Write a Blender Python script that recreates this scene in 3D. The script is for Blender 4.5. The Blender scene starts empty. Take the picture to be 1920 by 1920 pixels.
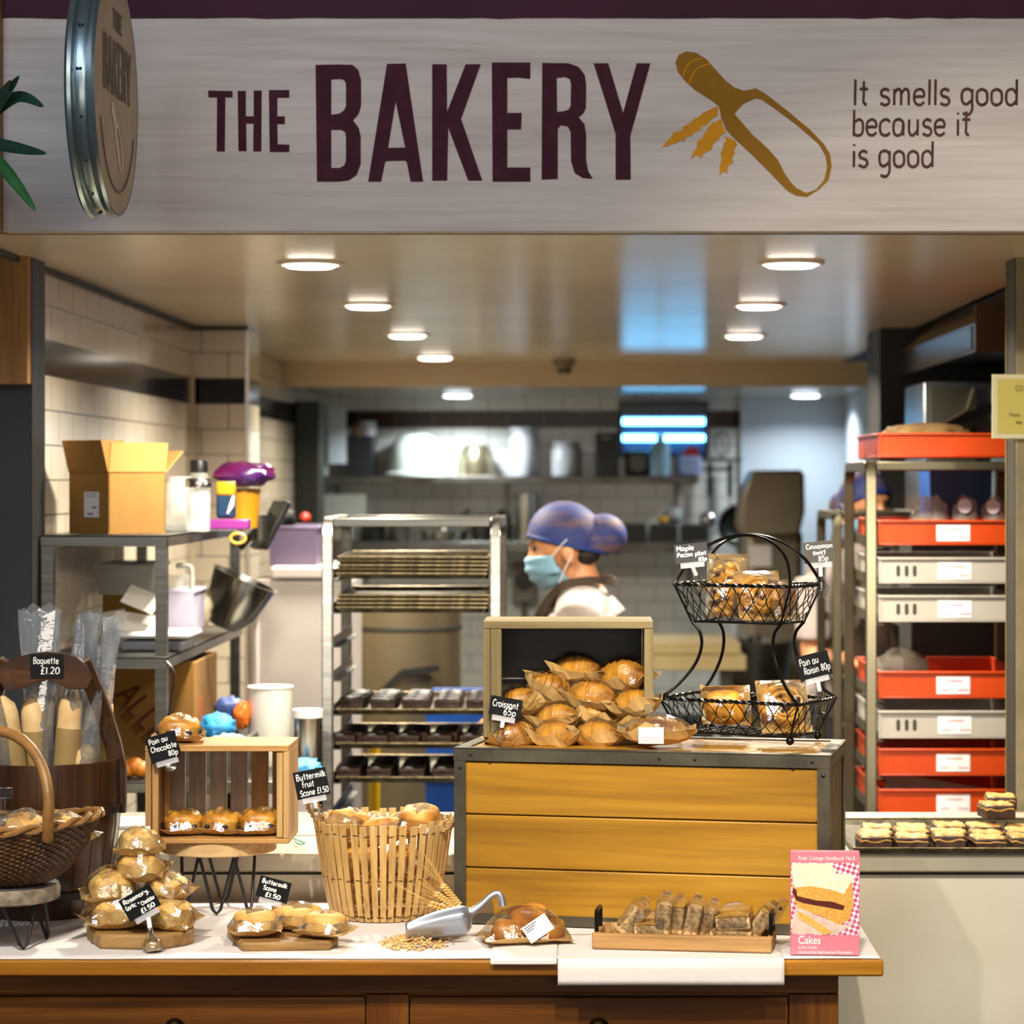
import bpy, bmesh, math, random
from mathutils import Vector, Matrix, Euler, noise
from mathutils.geometry import tessellate_polygon
S = bpy.context.scene
C = S.collection
RN = random.Random(11)
rad = math.radians
V = Vector
# ---- picture geometry: eye at the origin of X/Y, z 1.75 m; focal length 4800 px of a 1920 px frame
F, CX, CY, EZ = 4800.0, 1090.0, 900.0, 1.75
def W(px, py, y):
    return V(((px - CX) * y / F, y, EZ - (py - CY) * y / F))
def XX(px, y): return (px - CX) * y / F
def ZZ(py, y): return EZ - (py - CY) * y / F
def YON(py, z): return F * (EZ - z) / (py - CY)     # distance of a point seen at row py that stands on height z
# ------------------------------------------------------------------ camera
cam = bpy.data.cameras.new('camera')
co = bpy.data.objects.new('camera', cam); C.objects.link(co)
co.location = (0, 0, EZ); co.rotation_euler = (rad(90), 0, 0)
cam.sensor_width = 36; cam.sensor_fit = 'HORIZONTAL'; cam.lens = 36 * F / 1920
cam.shift_x = -(CX - 960) / 1920; cam.shift_y = (CY - 960) / 1920
cam.clip_start = .1; cam.clip_end = 60
cam.dof.use_dof = True; cam.dof.focus_distance = 4.95; cam.dof.aperture_fstop = 4.2
S.camera = co
# ------------------------------------------------------------------ world, exposure, large lights
S.view_settings.view_transform = 'Standard'; S.view_settings.look = 'None'
S.view_settings.gamma = 1; S.view_settings.use_curve_mapping = False
S.view_settings.exposure = 0.0
S.cycles.use_denoising = True
S.cycles.max_bounces = 8; S.cycles.transparent_max_bounces = 24; S.cycles.glossy_bounces = 4
S.cycles.sample_clamp_indirect = 4.0; S.cycles.caustics_reflective = False; S.cycles.caustics_refractive = False
w = bpy.data.worlds.new('hall'); S.world = w; w.use_nodes = True
w.node_tree.nodes['Background'].inputs[0].default_value = (.62, .70, .85, 1)
w.node_tree.nodes['Background'].inputs[1].default_value = .10
def lamp(kind, name, loc, target, power, col, **k):
    d = bpy.data.lights.new(name, kind); d.energy = power; d.color = col
    for a, b in k.items(): setattr(d, a, b)
    o = bpy.data.objects.new(name, d); C.objects.link(o); o.location = loc
    if target is not None:
        o.rotation_euler = (V(target) - V(loc)).to_track_quat('-Z', 'Y').to_euler()
    return o
WARM = (1.0, .89, .69)
lamp('SPOT', 'hall_spotlight', (-1.1, 2.9, 3.3), (-.55, 5.1, 1.05), 320, WARM, spot_size=rad(46), spot_blend=.6, shadow_soft_size=.04)
lamp('SPOT', 'hall_spotlight', (.15, 2.7, 3.3), (.35, 5.1, 1.1), 310, WARM, spot_size=rad(46), spot_blend=.6, shadow_soft_size=.04)
lamp('SPOT', 'hall_spotlight', (1.3, 2.9, 3.2), (.9, 5.6, 1.3), 190, WARM, spot_size=rad(50), spot_blend=.6, shadow_soft_size=.05)
lamp('AREA', 'hall_light', (-1.4, 2.2, 3.9), (-.6, 5.4, 1.9), 60, (.72, .82, 1.0), shape='RECTANGLE', size=2.5, size_y=1.2)
lamp('AREA', 'unseen_front_fill', (.3, -1.6, 1.7), (.1, 6, 1.7), 70, (1.0, .90, .78), shape='RECTANGLE', size=4.5, size_y=1.4)  # unseen fill behind the camera, added to brighten ceiling, sign and fronts
lamp('AREA', 'hall_light', (1.2, 1.4, 3.6), (.6, 5.4, 1.9), 45, (1.0, .84, .66), shape='RECTANGLE', size=2.5, size_y=1.0)

# ------------------------------------------------------------------ mesh builder
class G:
    def __init__(s): s.v = []; s.f = []; s.m = []
    def add(s, vs, fs, m=0, M=None):
        b = len(s.v)
        s.v += [(M @ V(p)) if M is not None else V(p) for p in vs]
        s.f += [tuple(b + i for i in f) for f in fs]; s.m += [m] * len(fs)
        return s
    def bx(s, x0, x1, y0, y1, z0, z1, m=0, M=None):
        return s.add([(x0, y0, z0), (x1, y0, z0), (x1, y1, z0), (x0, y1, z0), (x0, y0, z1), (x1, y0, z1), (x1, y1, z1), (x0, y1, z1)],
                     [(0, 3, 2, 1), (4, 5, 6, 7), (0, 1, 5, 4), (1, 2, 6, 5), (2, 3, 7, 6), (3, 0, 4, 7)], m, M)
    def box(s, c, d, m=0, M=None):
        return s.bx(c[0] - d[0] / 2, c[0] + d[0] / 2, c[1] - d[1] / 2, c[1] + d[1] / 2, c[2] - d[2] / 2, c[2] + d[2] / 2, m, M)
    def bar(s, a, b, w, h, m=0, up=(0, 0, 1)):           # a straight bar of section w x h from a to b
        a, b = V(a), V(b); d = (b - a); L = d.length; d.normalize()
        u = V(up)
        if abs(u.dot(d)) > .95: u = V((0, 1, 0))
        x = d.cross(u).normalized(); z = x.cross(d)
        M = Matrix((x, d, z)).transposed().to_4x4(); M.translation = a
        return s.bx(-w / 2, w / 2, 0, L, -h / 2, h / 2, m, M)
    def tube(s, pts, r, n=8, closed=False, m=0, M=None):
        pts = [V(p) for p in pts]; k = len(pts)
        rs = r if isinstance(r, (list, tuple)) else [r] * k
        t0 = (pts[1] - pts[0]).normalized()
        nrm = t0.orthogonal().normalized(); vs = []
        for i in range(k):
            if closed: t = (pts[(i + 1) % k] - pts[i - 1])
            else: t = pts[min(i + 1, k - 1)] - pts[max(i - 1, 0)]
            t = t.normalized() if t.length > 1e-9 else t0
            nrm = (nrm - t * nrm.dot(t)); nrm = nrm.normalized() if nrm.length > 1e-6 else t.orthogonal().normalized()
            bi = t.cross(nrm)
            for j in range(n):
                a = 2 * math.pi * j / n
                vs.append(pts[i] + (nrm * math.cos(a) + bi * math.sin(a)) * rs[i])
        fs = []
        for i in range(k if closed else k - 1):
            for j in range(n):
                a, b = i * n + j, i * n + (j + 1) % n
                c, d = ((i + 1) % k) * n + (j + 1) % n, ((i + 1) % k) * n + j
                fs.append((a, b, c, d))
        if not closed: fs += [tuple(range(n))[::-1], tuple(range((k - 1) * n, k * n))]
        return s.add(vs, fs, m, M)
    def lathe(s, prof, n=32, m=0, M=None, sx=1, sy=1, cap0=False, cap1=False):
        vs = []; fs = []
        for (r, z) in prof:
            for j in range(n):
                a = 2 * math.pi * j / n
                vs.append((r * sx * math.cos(a), r * sy * math.sin(a), z))
        for i in range(len(prof) - 1):
            for j in range(n):
                fs.append((i * n + j, i * n + (j + 1) % n, (i + 1) * n + (j + 1) % n, (i + 1) * n + j))
        if cap0: fs.append(tuple(range(n))[::-1])
        if cap1: fs.append(tuple(range((len(prof) - 1) * n, len(prof) * n)))
        return s.add(vs, fs, m, M)
    def cyl(s, c, r, h, n=24, m=0, M=None):
        T = Matrix.Translation(V(c))
        return s.lathe([(r, 0), (r, h)], n, m, (M @ T) if M is not None else T, cap0=True, cap1=True)
    def grid(s, fn, nu, nv, m=0, M=None, cu=False):
        vs = [fn(i / nu, j / nv) for j in range(nv + 1) for i in range(nu + (0 if cu else 1))]
        k = nu + (0 if cu else 1); fs = []
        for j in range(nv):
            for i in range(nu):
                a = j * k + i; b = j * k + (i + 1) % k
                fs.append((a, b, b + k, a + k))
        return s.add(vs, fs, m, M)
    def ell(s, c, r, nu=24, nv=14, m=0, M=None, fn=None):
        vs = []; c = V(c)
        for j in range(1, nv):
            t = math.pi * j / nv
            for i in range(nu):
                p = 2 * math.pi * i / nu
                d = V((math.sin(t) * math.cos(p), math.sin(t) * math.sin(p), math.cos(t)))
                q = fn(d) if fn else V((d.x * r[0], d.y * r[1], d.z * r[2]))
                vs.append(c + q)
        n0 = len(vs)
        for d in (V((0, 0, 1)), V((0, 0, -1))):
            vs.append(c + (fn(d) if fn else V((d.x * r[0], d.y * r[1], d.z * r[2]))))
        fs = [(i + j * nu, i + (j + 1) * nu, (i + 1) % nu + (j + 1) * nu, (i + 1) % nu + j * nu) for j in range(nv - 2) for i in range(nu)]
        fs += [(n0, i, (i + 1) % nu) for i in range(nu)]
        b = (nv - 2) * nu
        fs += [(n0 + 1, b + (i + 1) % nu, b + i) for i in range(nu)]
        return s.add(vs, fs, m, M)
    def prism(s, loops, d, m=0, M=None):                 # polygon(s) in local x,y (first outer, then holes), from z=0 to z=d
        loops = [[V((p[0], p[1], 0)) for p in l] for l in loops]
        tri = tessellate_polygon(loops); flat = [p for l in loops for p in l]; n = len(flat)
        vs = flat + [p + V((0, 0, d)) for p in flat]; fs = []
        for t in tri:
            a, b, c = t
            if (flat[b] - flat[a]).cross(flat[c] - flat[a]).z < 0: b, c = c, b
            fs += [(a, c, b), (a + n, b + n, c + n)]
        o = 0
        for l in loops:
            k = len(l)
            for i in range(k): fs.append((o + i, o + (i + 1) % k, o + (i + 1) % k + n, o + i + n))
            o += k
        return s.add(vs, fs, m, M)

WS = set()
def tag(o, label=None, cat=None, group=None, kind=None):
    for k, v in (('label', label), ('category', cat), ('group', group), ('kind', kind)):
        if v: o[k] = v
    return o
def mesh(name, g, mats, parent=None, smooth=40, bev=0, sub=0, solid=0):
    me = bpy.data.meshes.new(name)
    vs = g.v
    root = parent
    while root is not None and root.parent is not None: root = root.parent
    if root is not None and root.name in WS:
        L = root.location; vs = [p - L for p in vs]
    me.from_pydata([tuple(p) for p in vs], [], g.f)
    for mm in (mats if isinstance(mats, (list, tuple)) else [mats]): me.materials.append(mm)
    for p, i in zip(me.polygons, g.m): p.material_index = i
    bm = bmesh.new(); bm.from_mesh(me); bmesh.ops.recalc_face_normals(bm, faces=bm.faces); bm.to_mesh(me); bm.free()
    if smooth:
        for p in me.polygons: p.use_smooth = True
        me.set_sharp_from_angle(angle=rad(smooth))
    o = bpy.data.objects.new(name, me); C.objects.link(o)
    if parent is not None: o.parent = parent
    if solid:
        k = o.modifiers.new('s', 'SOLIDIFY'); k.thickness = solid; k.offset = 0
    if bev:
        k = o.modifiers.new('b', 'BEVEL'); k.width = bev; k.segments = 2; k.limit_method = 'ANGLE'; k.angle_limit = rad(50)
    if sub:
        k = o.modifiers.new('u', 'SUBSURF'); k.levels = sub; k.render_levels = sub
    return o
def thing(name, label, cat, loc=(0, 0, 0), rot=0, group=None, world=False):
    o = bpy.data.objects.new(name, None); C.objects.link(o); o.location = loc
    o.empty_display_size = .05
    o.rotation_euler = rot if isinstance(rot, (tuple, list, Euler)) else (0, 0, rot)
    if world: WS.add(o.name)
    return tag(o, label, cat, group)
def kids(o): return [c for c in bpy.data.objects if c.parent is o]
KID = {}
def dup(o, loc, rot=0, label=None, group=None, scale=None):
    if o.name not in KID: KID[o.name] = [(c, kids(c)) for c in kids(o)]
    r = o.copy(); C.objects.link(r); r.location = loc
    r.rotation_euler = rot if isinstance(rot, (tuple, list, Euler)) else (0, 0, rot)
    if scale: r.scale = (scale,) * 3 if not isinstance(scale, tuple) else scale
    if label: r['label'] = label
    if group: r['group'] = group
    for c, gs in KID[o.name]:
        d = c.copy(); C.objects.link(d); d.parent = r
        for e in gs:
            h = e.copy(); C.objects.link(h); h.parent = d
    return r
def struct(name, g, mats, **k): return tag(mesh(name, g, mats, **k), kind='structure')
def one(name, g, mats, label, cat, group=None, **k): return tag(mesh(name, g, mats, **k), label, cat, group)
def arc(c, r, a0, a1, n, ax='xz', ry=None):
    ry = ry or r; out = []
    for i in range(n + 1):
        a = rad(a0 + (a1 - a0) * i / n); u, v = r * math.cos(a), ry * math.sin(a)
        out.append(V(c) + (V((u, 0, v)) if ax == 'xz' else V((u, v, 0)) if ax == 'xy' else V((0, u, v))))
    return out
def spline(pts, k=6, closed=False):
    pts = [V(p) for p in pts]; n = len(pts); out = []
    for i in range(n if closed else n - 1):
        g = lambda j: pts[j % n] if closed else pts[max(0, min(n - 1, j))]
        a, b, c, d = g(i - 1), g(i), g(i + 1), g(i + 2)
        for q in range(k):
            t = q / k
            out.append(.5 * ((2 * b) + (c - a) * t + (2 * a - 5 * b + 4 * c - d) * t * t + (3 * b - a - 3 * c + d) * t ** 3))
    if not closed: out.append(pts[-1])
    return out

# ------------------------------------------------------------------ materials
def srgb(h):
    if isinstance(h, str):
        h = [int(h[i:i + 2], 16) / 255 for i in (0, 2, 4)]
        h = [c / 12.92 if c <= .04045 else ((c + .055) / 1.055) ** 2.4 for c in h]
    return (h[0], h[1], h[2], 1)
MC = {}
def nodes(name):
    m = bpy.data.materials.new(name); m.use_nodes = True
    nt = m.node_tree; return m, nt, nt.nodes['Principled BSDF'], nt.nodes, nt.links
def coords(nt, stretch=(1, 1, 1), rot=(0, 0, 0), kind='Object'):
    tc = nt.nodes.new('ShaderNodeTexCoord'); mp = nt.nodes.new('ShaderNodeMapping')
    mp.inputs['Scale'].default_value = stretch; mp.inputs['Rotation'].default_value = rot
    nt.links.new(tc.outputs[kind], mp.inputs['Vector']); return mp.outputs[0]
def ramp(nt, fac, stops):
    r = nt.nodes.new('ShaderNodeValToRGB'); e = r.color_ramp.elements
    while len(e) < len(stops): e.new(.5)
    for q, (p, c) in zip(e, stops): q.position = p; q.color = srgb(c)
    nt.links.new(fac, r.inputs[0]); return r.outputs[0]
def noisetex(nt, vec, scale, detail=4, rough=.55, dist=0):
    n = nt.nodes.new('ShaderNodeTexNoise'); n.inputs['Scale'].default_value = scale; n.inputs['Detail'].default_value = detail
    n.inputs['Roughness'].default_value = rough; n.inputs['Distortion'].default_value = dist
    nt.links.new(vec, n.inputs['Vector']); return n.outputs[0]
def bumpn(nt, h, strength, dist=.002):
    b = nt.nodes.new('ShaderNodeBump'); b.inputs['Strength'].default_value = strength; b.inputs['Distance'].default_value = dist
    nt.links.new(h, b.inputs['Height']); return b.outputs[0]
def mat(c, c2=None, rough=.5, metal=0, scale=9, stretch=(1, 1, 1), bump=0, bscale=None, spec=.5, emit=0, alpha=1, coat=0, lo=.35, hi=.65, detail=4, trans=0, sss=0, bdist=.002):
    key = (c, c2, rough, metal, scale, stretch, bump, bscale, spec, emit, alpha, coat, lo, hi, detail, trans, sss, bdist)
    if key in MC: return MC[key]
    m, nt, p, N, L = nodes('surface_%03d' % len(MC))
    p.inputs['Roughness'].default_value = rough; p.inputs['Metallic'].default_value = metal
    p.inputs['Specular IOR Level'].default_value = spec; p.inputs['Base Color'].default_value = srgb(c)
    if coat: p.inputs['Coat Weight'].default_value = coat; p.inputs['Coat Roughness'].default_value = .08
    if trans: p.inputs['Transmission Weight'].default_value = trans
    if sss: p.inputs['Subsurface Weight'].default_value = sss; p.inputs['Subsurface Radius'].default_value = (.01, .005, .002)
    if alpha < 1: p.inputs['Alpha'].default_value = alpha
    if emit: p.inputs['Emission Color'].default_value = srgb(c); p.inputs['Emission Strength'].default_value = emit
    if c2 or bump:
        v = coords(nt, stretch)
        if c2: L.new(ramp(nt, noisetex(nt, v, scale, detail), [(lo, c), (hi, c2)]), p.inputs['Base Color'])
        if bump: L.new(bumpn(nt, noisetex(nt, v, bscale or scale * 4, 3), bump, bdist), p.inputs['Normal'])
    MC[key] = m; return m
def wood(c1, c2, c3=None, axis=0, scale=1.0, rough=.5, bump=.15, lines=26, coat=0, spec=.4, fine=.55):
    key = ('wood', c1, c2, c3, axis, scale, rough, bump, lines, coat, fine)
    if key in MC: return MC[key]
    m, nt, p, N, L = nodes('wood_%03d' % len(MC))
    st = [lines * scale] * 3; st[axis] = 1.6 * scale
    v = coords(nt, tuple(st)); n1 = noisetex(nt, v, 1.0, 5, .6, .6)
    st2 = [150 * scale] * 3; st2[axis] = 6 * scale
    n2 = noisetex(nt, coords(nt, tuple(st2)), 1.0, 2)
    c3 = c3 or c2
    col = ramp(nt, n1, [(.28, c1), (.5, c2), (.72, c3)])
    mx = N.new('ShaderNodeMix'); mx.data_type = 'RGBA'; mx.blend_type = 'MULTIPLY'; mx.inputs[0].default_value = fine
    L.new(col, mx.inputs[6]); L.new(ramp(nt, n2, [(.3, (.55, .5, .45)), (.6, (1, 1, 1))]), mx.inputs[7])
    L.new(mx.outputs[2], p.inputs['Base Color'])
    p.inputs['Roughness'].default_value = rough; p.inputs['Specular IOR Level'].default_value = spec
    if coat: p.inputs['Coat Weight'].default_value = coat; p.inputs['Coat Roughness'].default_value = .15
    if bump: L.new(bumpn(nt, n2, bump, .001), p.inputs['Normal'])
    MC[key] = m; return m
def film(name, tint=(.97, .97, .96), rough=.06, amt=.10, milky=0.0, bscale=45, bstr=.5):
    m, nt, p, N, L = nodes(name); N.remove(p); out = N['Material Output']
    tr = N.new('ShaderNodeBsdfTransparent'); tr.inputs[0].default_value = (*tint, 1)
    gl = N.new('ShaderNodeBsdfGlossy'); gl.inputs['Roughness'].default_value = rough; gl.inputs[0].default_value = (1, 1, 1, 1)
    b = bumpn(nt, noisetex(nt, coords(nt), bscale, 3), bstr, .004); L.new(b, gl.inputs['Normal'])
    lw = N.new('ShaderNodeLayerWeight'); lw.inputs[0].default_value = .35; L.new(b, lw.inputs['Normal'])
    ma = N.new('ShaderNodeMath'); ma.operation = 'MULTIPLY_ADD'; ma.inputs[1].default_value = .5; ma.inputs[2].default_value = amt
    L.new(lw.outputs['Fresnel'], ma.inputs[0]); ma.use_clamp = True
    mx = N.new('ShaderNodeMixShader'); L.new(ma.outputs[0], mx.inputs[0]); L.new(tr.outputs[0], mx.inputs[1]); L.new(gl.outputs[0], mx.inputs[2])
    last = mx.outputs[0]
    if milky:
        df = N.new('ShaderNodeBsdfDiffuse'); df.inputs[0].default_value = (.86, .89, .95, 1)
        m2 = N.new('ShaderNodeMixShader'); m2.inputs[0].default_value = milky
        L.new(last, m2.inputs[1]); L.new(df.outputs[0], m2.inputs[2]); last = m2.outputs[0]
    L.new(last, out.inputs['Surface']); return m
def tilemat(name, axis, col, mortar, tw=.187, th=.0875, rough=.12, off=.5, spec=.5):
    m, nt, p, N, L = nodes(name)
    tc = N.new('ShaderNodeTexCoord'); sp = N.new('ShaderNodeSeparateXYZ'); cb = N.new('ShaderNodeCombineXYZ')
    L.new(tc.outputs['Object'], sp.inputs[0]); L.new(sp.outputs[axis], cb.inputs[0]); L.new(sp.outputs[2], cb.inputs[1])
    b = N.new('ShaderNodeTexBrick'); L.new(cb.outputs[0], b.inputs['Vector']); b.offset = off
    b.inputs['Color1'].default_value = srgb(col); b.inputs['Color2'].default_value = srgb(col); b.inputs['Mortar'].default_value = srgb(mortar)
    b.inputs['Scale'].default_value = 1; b.inputs['Brick Width'].default_value = tw; b.inputs['Row Height'].default_value = th
    b.inputs['Mortar Size'].default_value = .0022; b.inputs['Mortar Smooth'].default_value = .1
    L.new(b.outputs['Color'], p.inputs['Base Color']); p.inputs['Roughness'].default_value = rough; p.inputs['Specular IOR Level'].default_value = spec
    L.new(bumpn(nt, b.outputs['Fac'], -.6, .002), p.inputs['Normal']); return m
STEEL = mat('85847f', '716f69', rough=.36, metal=1, scale=3, stretch=(1, 1, 40), bump=.03, bscale=4)
STEELD = mat('6e6c66', '57554f', rough=.4, metal=1, scale=5)
STEELB = mat('b9b9b6', 'a3a29c', rough=.22, metal=1, scale=4)
WHITE = mat('e6e2dc', rough=.45)
WHITEP = mat('dcd8d4', 'cfcac6', rough=.4, scale=3)
BLACK = mat('0c0c0d', rough=.45)
BLACKI = mat('15110e', '241c16', rough=.35, metal=.7, scale=30)
KRAFT = mat('dab674', 'c0985a', rough=.75, scale=14, bump=.1, bscale=120)
CARD = mat('b07f3c', 'a06f30', rough=.8, scale=5)
PAPER = mat('dad4d2', 'd2cbc9', rough=.7, scale=3, bump=.25, bscale=7, bdist=.01)
FILM = film('cellophane', amt=.12, rough=.09)
FILMB = film('baguette_sleeve', tint=(.9, .93, .97), amt=.20, milky=.09, bscale=40)
CLEAR = film('clear_plastic', tint=(.93, .94, .94), amt=.12, bstr=.1)
SLATE = mat('0e0f11', '141518', rough=.7, scale=30, spec=.2)
CHALK = mat('f2f0ee', rough=.8)
# ------------------------------------------------------------------ handwriting
GL = {
'a': (5.6, '4.5,4 3,5 1,4.5 .5,2.5 1,.5 2.5,0 4,1 4.5,4 4.5,0'), 'b': (5.4, '1,8 1,0/1,.4 3,0 4.5,1 4.5,4 3,5 1,4'),
'c': (5.2, '4.5,4.2 3,5 1,4.2 .5,2.5 1,.6 3,0 4.5,.8'), 'd': (5.6, '4.5,3.5 3,5 1,4.4 .5,2.5 1,.5 2.8,0 4.5,1.5/4.5,8 4.5,0'),
'e': (5.2, '.6,2.6 2.6,2.7 4.4,2.8 4,4.5 2.5,5 .9,4.2 .5,2.3 1.2,.5 3,0 4.5,.9'), 'f': (4.4, '4,7.5 2.8,8 1.8,7 1.8,3 1.8,0/.4,4.8 3.5,4.8'),
'g': (5.6, '4.5,4 3,5 1,4.5 .5,2.7 1,.8 2.5,.3 4.3,1.5/4.5,5 4.5,1 4.5,-1.5 3.2,-3 1,-2.6'), 'h': (5.4, '1,8 1,0/1,3.2 2.6,5 4.2,4 4.4,0'),
'i': (2.2, '1,5 1,0/1,7.1 1,6.6'), 'k': (5.2, '1,8 1,0/4.2,5 1.2,2.4/1.8,2.8 4.4,0'), 'l': (2.2, '1,8 1,0'),
'm': (7.8, '1,5 1,0/1,3.4 2.4,5 3.6,4 3.7,0/3.7,3.4 5.2,5 6.5,4 6.6,0'), 'n': (5.6, '1,5 1,0/1,3.2 2.6,5 4.2,4 4.4,0'),
'o': (5.4, '2.5,5 .8,4.2 .5,2.5 .9,.7 2.5,0 4.2,.8 4.5,2.5 4.1,4.2 2.5,5'), 'p': (5.4, '1,5 1,-3/1,4 2.8,5 4.4,4 4.4,1.2 2.8,0 1,1'),
'r': (4.2, '1,5 1,0/1,3 2.2,4.8 3.6,4.8'), 's': (4.8, '4,4.4 2.5,5 1,4.2 1.4,2.9 3.4,2.3 4.1,1 2.8,0 .7,.6'),
't': (4.2, '2,7.5 2,3 2,.9 3.2,0/.5,5 3.6,5'), 'u': (5.6, '1,5 1,1.2 2.4,0 4.2,1.4/4.4,5 4.4,0'),
'w': (6, '.5,5 1.6,0/1.6,0 2.8,4/2.8,4 4,0/4,0 5.2,5'), 'y': (5.6, '.8,5 1.2,2.4 2.6,2 4.3,3/4.5,5 4.4,1 4.4,-1.6 3,-3 1,-2.4'),
'B': (5.8, '1,8 1,0/1,8 3.5,8 4.6,6.4 3.4,4.4 1,4.3/3.2,4.3 5,2.4 3.6,.1 1,0'), 'C': (5.6, '5,6.8 3,8 1.2,6.5 .6,4 1.2,1.4 3,0 5,1.2'),
'G': (5.8, '5,6.8 3,8 1.2,6.5 .6,4 1.2,1.4 3,0 4.8,.8 5,3.6/5,3.6 3.2,3.6'), 'I': (2.2, '1,8 1,0'),
'M': (7, '1,0 1,8/1,8 3.5,3/3.5,3 6,8/6,8 6,0'), 'O': (6, '3,8 1,6.4 .6,4 1,1.4 3,0 5,1.4 5.4,4 5,6.6 3,8'),
'P': (5.4, '1,8 1,0/1,8 3.6,8 4.8,6.2 3.6,4.2 1,4'), 'R': (5.6, '1,8 1,0/1,8 3.6,8 4.8,6.2 3.6,4.2 1,4/2.5,4 5,0'),
'S': (5.4, '4.6,7 3,8 1,6.8 1.4,4.8 4,3.6 4.7,1.6 3,0 .6,1'),
'A': (5.6, '.4,0 2.8,8/2.8,8 5.2,0/1.2,2.8 4.4,2.8'), 'L': (5, '1,8 1,0/1,0 4.4,0'), 'E': (5, '4.4,8 1,8/1,8 1,0/1,0 4.4,0/1,4.2 3.8,4.2'),
'0': (5.4, '2.5,8 .9,6.4 .6,4 .9,1.4 2.5,0 4.2,1.4 4.5,4 4.1,6.6 2.5,8'), '1': (2.4, '1,8 1,0'), '2': (5.4, '.8,6.5 2.4,8 4.2,6.8 3.6,4 .7,0/.7,0 4.6,0'),
'5': (5.4, '4.4,8 1.2,8/1.2,8 1,4.6 3,5 4.5,3 3.6,.6 .8,.4'), '6': (5.4, '3.8,8 1.4,5.5 .7,2.5 1.6,.3 3.6,.2 4.5,2 3.4,4 1,3.2'),
'8': (5.4, '2.5,8 1,6.6 1.6,4.8 3.8,3.4 4.4,1.6 2.5,0 .7,1.4 1.3,3.3 3.6,4.8 4.1,6.6 2.5,8'), '9': (5.4, '4.3,5 2.6,3.8 .8,5 1,7.2 2.6,8 4.3,6.8 4.3,5 4,0'),
'£': (5.6, '4.6,6.8 3.4,8 2,7 1.9,3 1.8,1 .6,0/.6,0 4.8,0/.5,4 3.8,4'), '+': (5, '2.5,4.4 2.5,.8/.8,2.6 4.2,2.6'), '.': (2.2, '.9,.5 1.1,.1'), ',': (2.2, '1.1,.4 .7,-1'), '/': (4, '.5,0 3.5,8'), '-': (3, '.5,3 2.5,3'),
}
def write(g, text, x, y, h, M, r, slant=.05, m=0, jit=.0, n=5):       # cap height h; local x,y plane of M
    k = h / 8; cx = x
    for ch in text:
        if ch == ' ': cx += 3.4 * k; continue
        wd, st = GL[ch]; dy = RN.uniform(-jit, jit) * h
        for s in st.split('/'):
            P = [tuple(float(a) for a in q.split(',')) for q in s.split()]
            P = [(cx + (a + b * slant) * k, y + b * k + dy, 0) for a, b in P]
            P = spline(P, 4) if len(P) > 2 else [V(q) for q in P]
            g.tube(P, r, n, m=m, M=M)
        cx += wd * k * 1.04
    return cx
def textw(text, h): return sum(3.4 if c == ' ' else GL[c][0] * 1.04 for c in text) * h / 8
# ================================================================== the setting
YS, YC, YK, YBEAM, YBACK = 5.45, 5.38, 6.08, 11.44, 12.9      # sign, counter front, columns, ceiling step, back wall
ZC, ZL, XL, XR = 2.279, 2.167, -1.336, 1.16
TILE_Y = tilemat('white_tile_side', 1, 'c6baa6', '665d50', rough=.15, spec=.3)
TILE_X = tilemat('white_tile_back', 0, 'bfc1bc', '6a6a66', spec=.3)
DARK_Y = tilemat('brown_tile_side', 1, '1a110c', '2e261f', spec=.12)
DARK_X = tilemat('brown_tile_back', 0, '2c180d', '6a5c4e', spec=.15)
CEIL = mat('eadbc0', 'e2d1b4', rough=.2, scale=2, bump=.02, bscale=3)
CEILW = mat('b4b1aa', rough=.16)
g = G().bx(-3, 3, 1, 13.4, -.1, 0); struct('floor', g, mat('4a4640', '3d3a35', rough=.5, scale=3))
def tiled(x0, x1, y0, y1, ztop=2.6):
    g = G(); g.bx(x0, x1, y0, y1, 0, 2.0125, 0); g.bx(x0, x1, y0, y1, 2.0125, 2.10, 1); g.bx(x0, x1, y0, y1, 2.10, ztop, 0); return g
struct('wall_left', tiled(-1.5, XL, 6.1, 13.0), [TILE_Y, DARK_Y], smooth=0)
g = tiled(XL, -1.148, 8.82, 9.12, ZC)
struct('pillar_left', g, [tilemat('white_tile_pilaster', 0, 'c6baa6', '665d50', spec=.3), tilemat('brown_tile_pilaster', 0, '120c08', '221b15', spec=.12)], smooth=0)
g = G(); g.bx(-1.156, -1.145, 8.812, 8.832, 0, ZC - .015); struct('trim_1', g, mat('b9b6ae', rough=.2, metal=.6))
struct('wall_back', tiled(-1.5, .82, YBACK, YBACK + .1), [TILE_X, DARK_X], smooth=0)
g = G().bx(.82, 1.9, YBACK - .02, YBACK + .1, 0, 2.6); g.bx(.80, .84, YBACK - .03, YBACK, 0, ZL); struct('wall_back_panel', g, mat('a3adb6', rough=.6))
g = G().bx(1.62, 1.75, 5.9, 13.0, 0, 2.8); struct('wall_right', g, mat('3a2a1a', '2a1f14', rough=.6, scale=2))
g = G().bx(1.32, 1.62, 11.2, YBACK, 0, 2.6); struct('wall_right_return', g, mat('a3adb6', rough=.6))
g = G().bx(XL, XR, 5.5, YBEAM, ZC, ZC + .06); struct('ceiling', g, CEIL)
g = G().bx(XR - .02, 1.75, 5.5, YBEAM + .3, 2.55, 2.6); struct('ceiling_right', g, mat('241a10', rough=.7))
g = G().bx(XL, 1.30, YBEAM, YBEAM + .05, ZL, ZC); struct('ceiling_step', g, mat('bfab88', rough=.4))
g = G().bx(XL, 1.7, YBEAM + .05, YBACK, ZL, ZL + .06); struct('ceiling_rear', g, CEILW)
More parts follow.
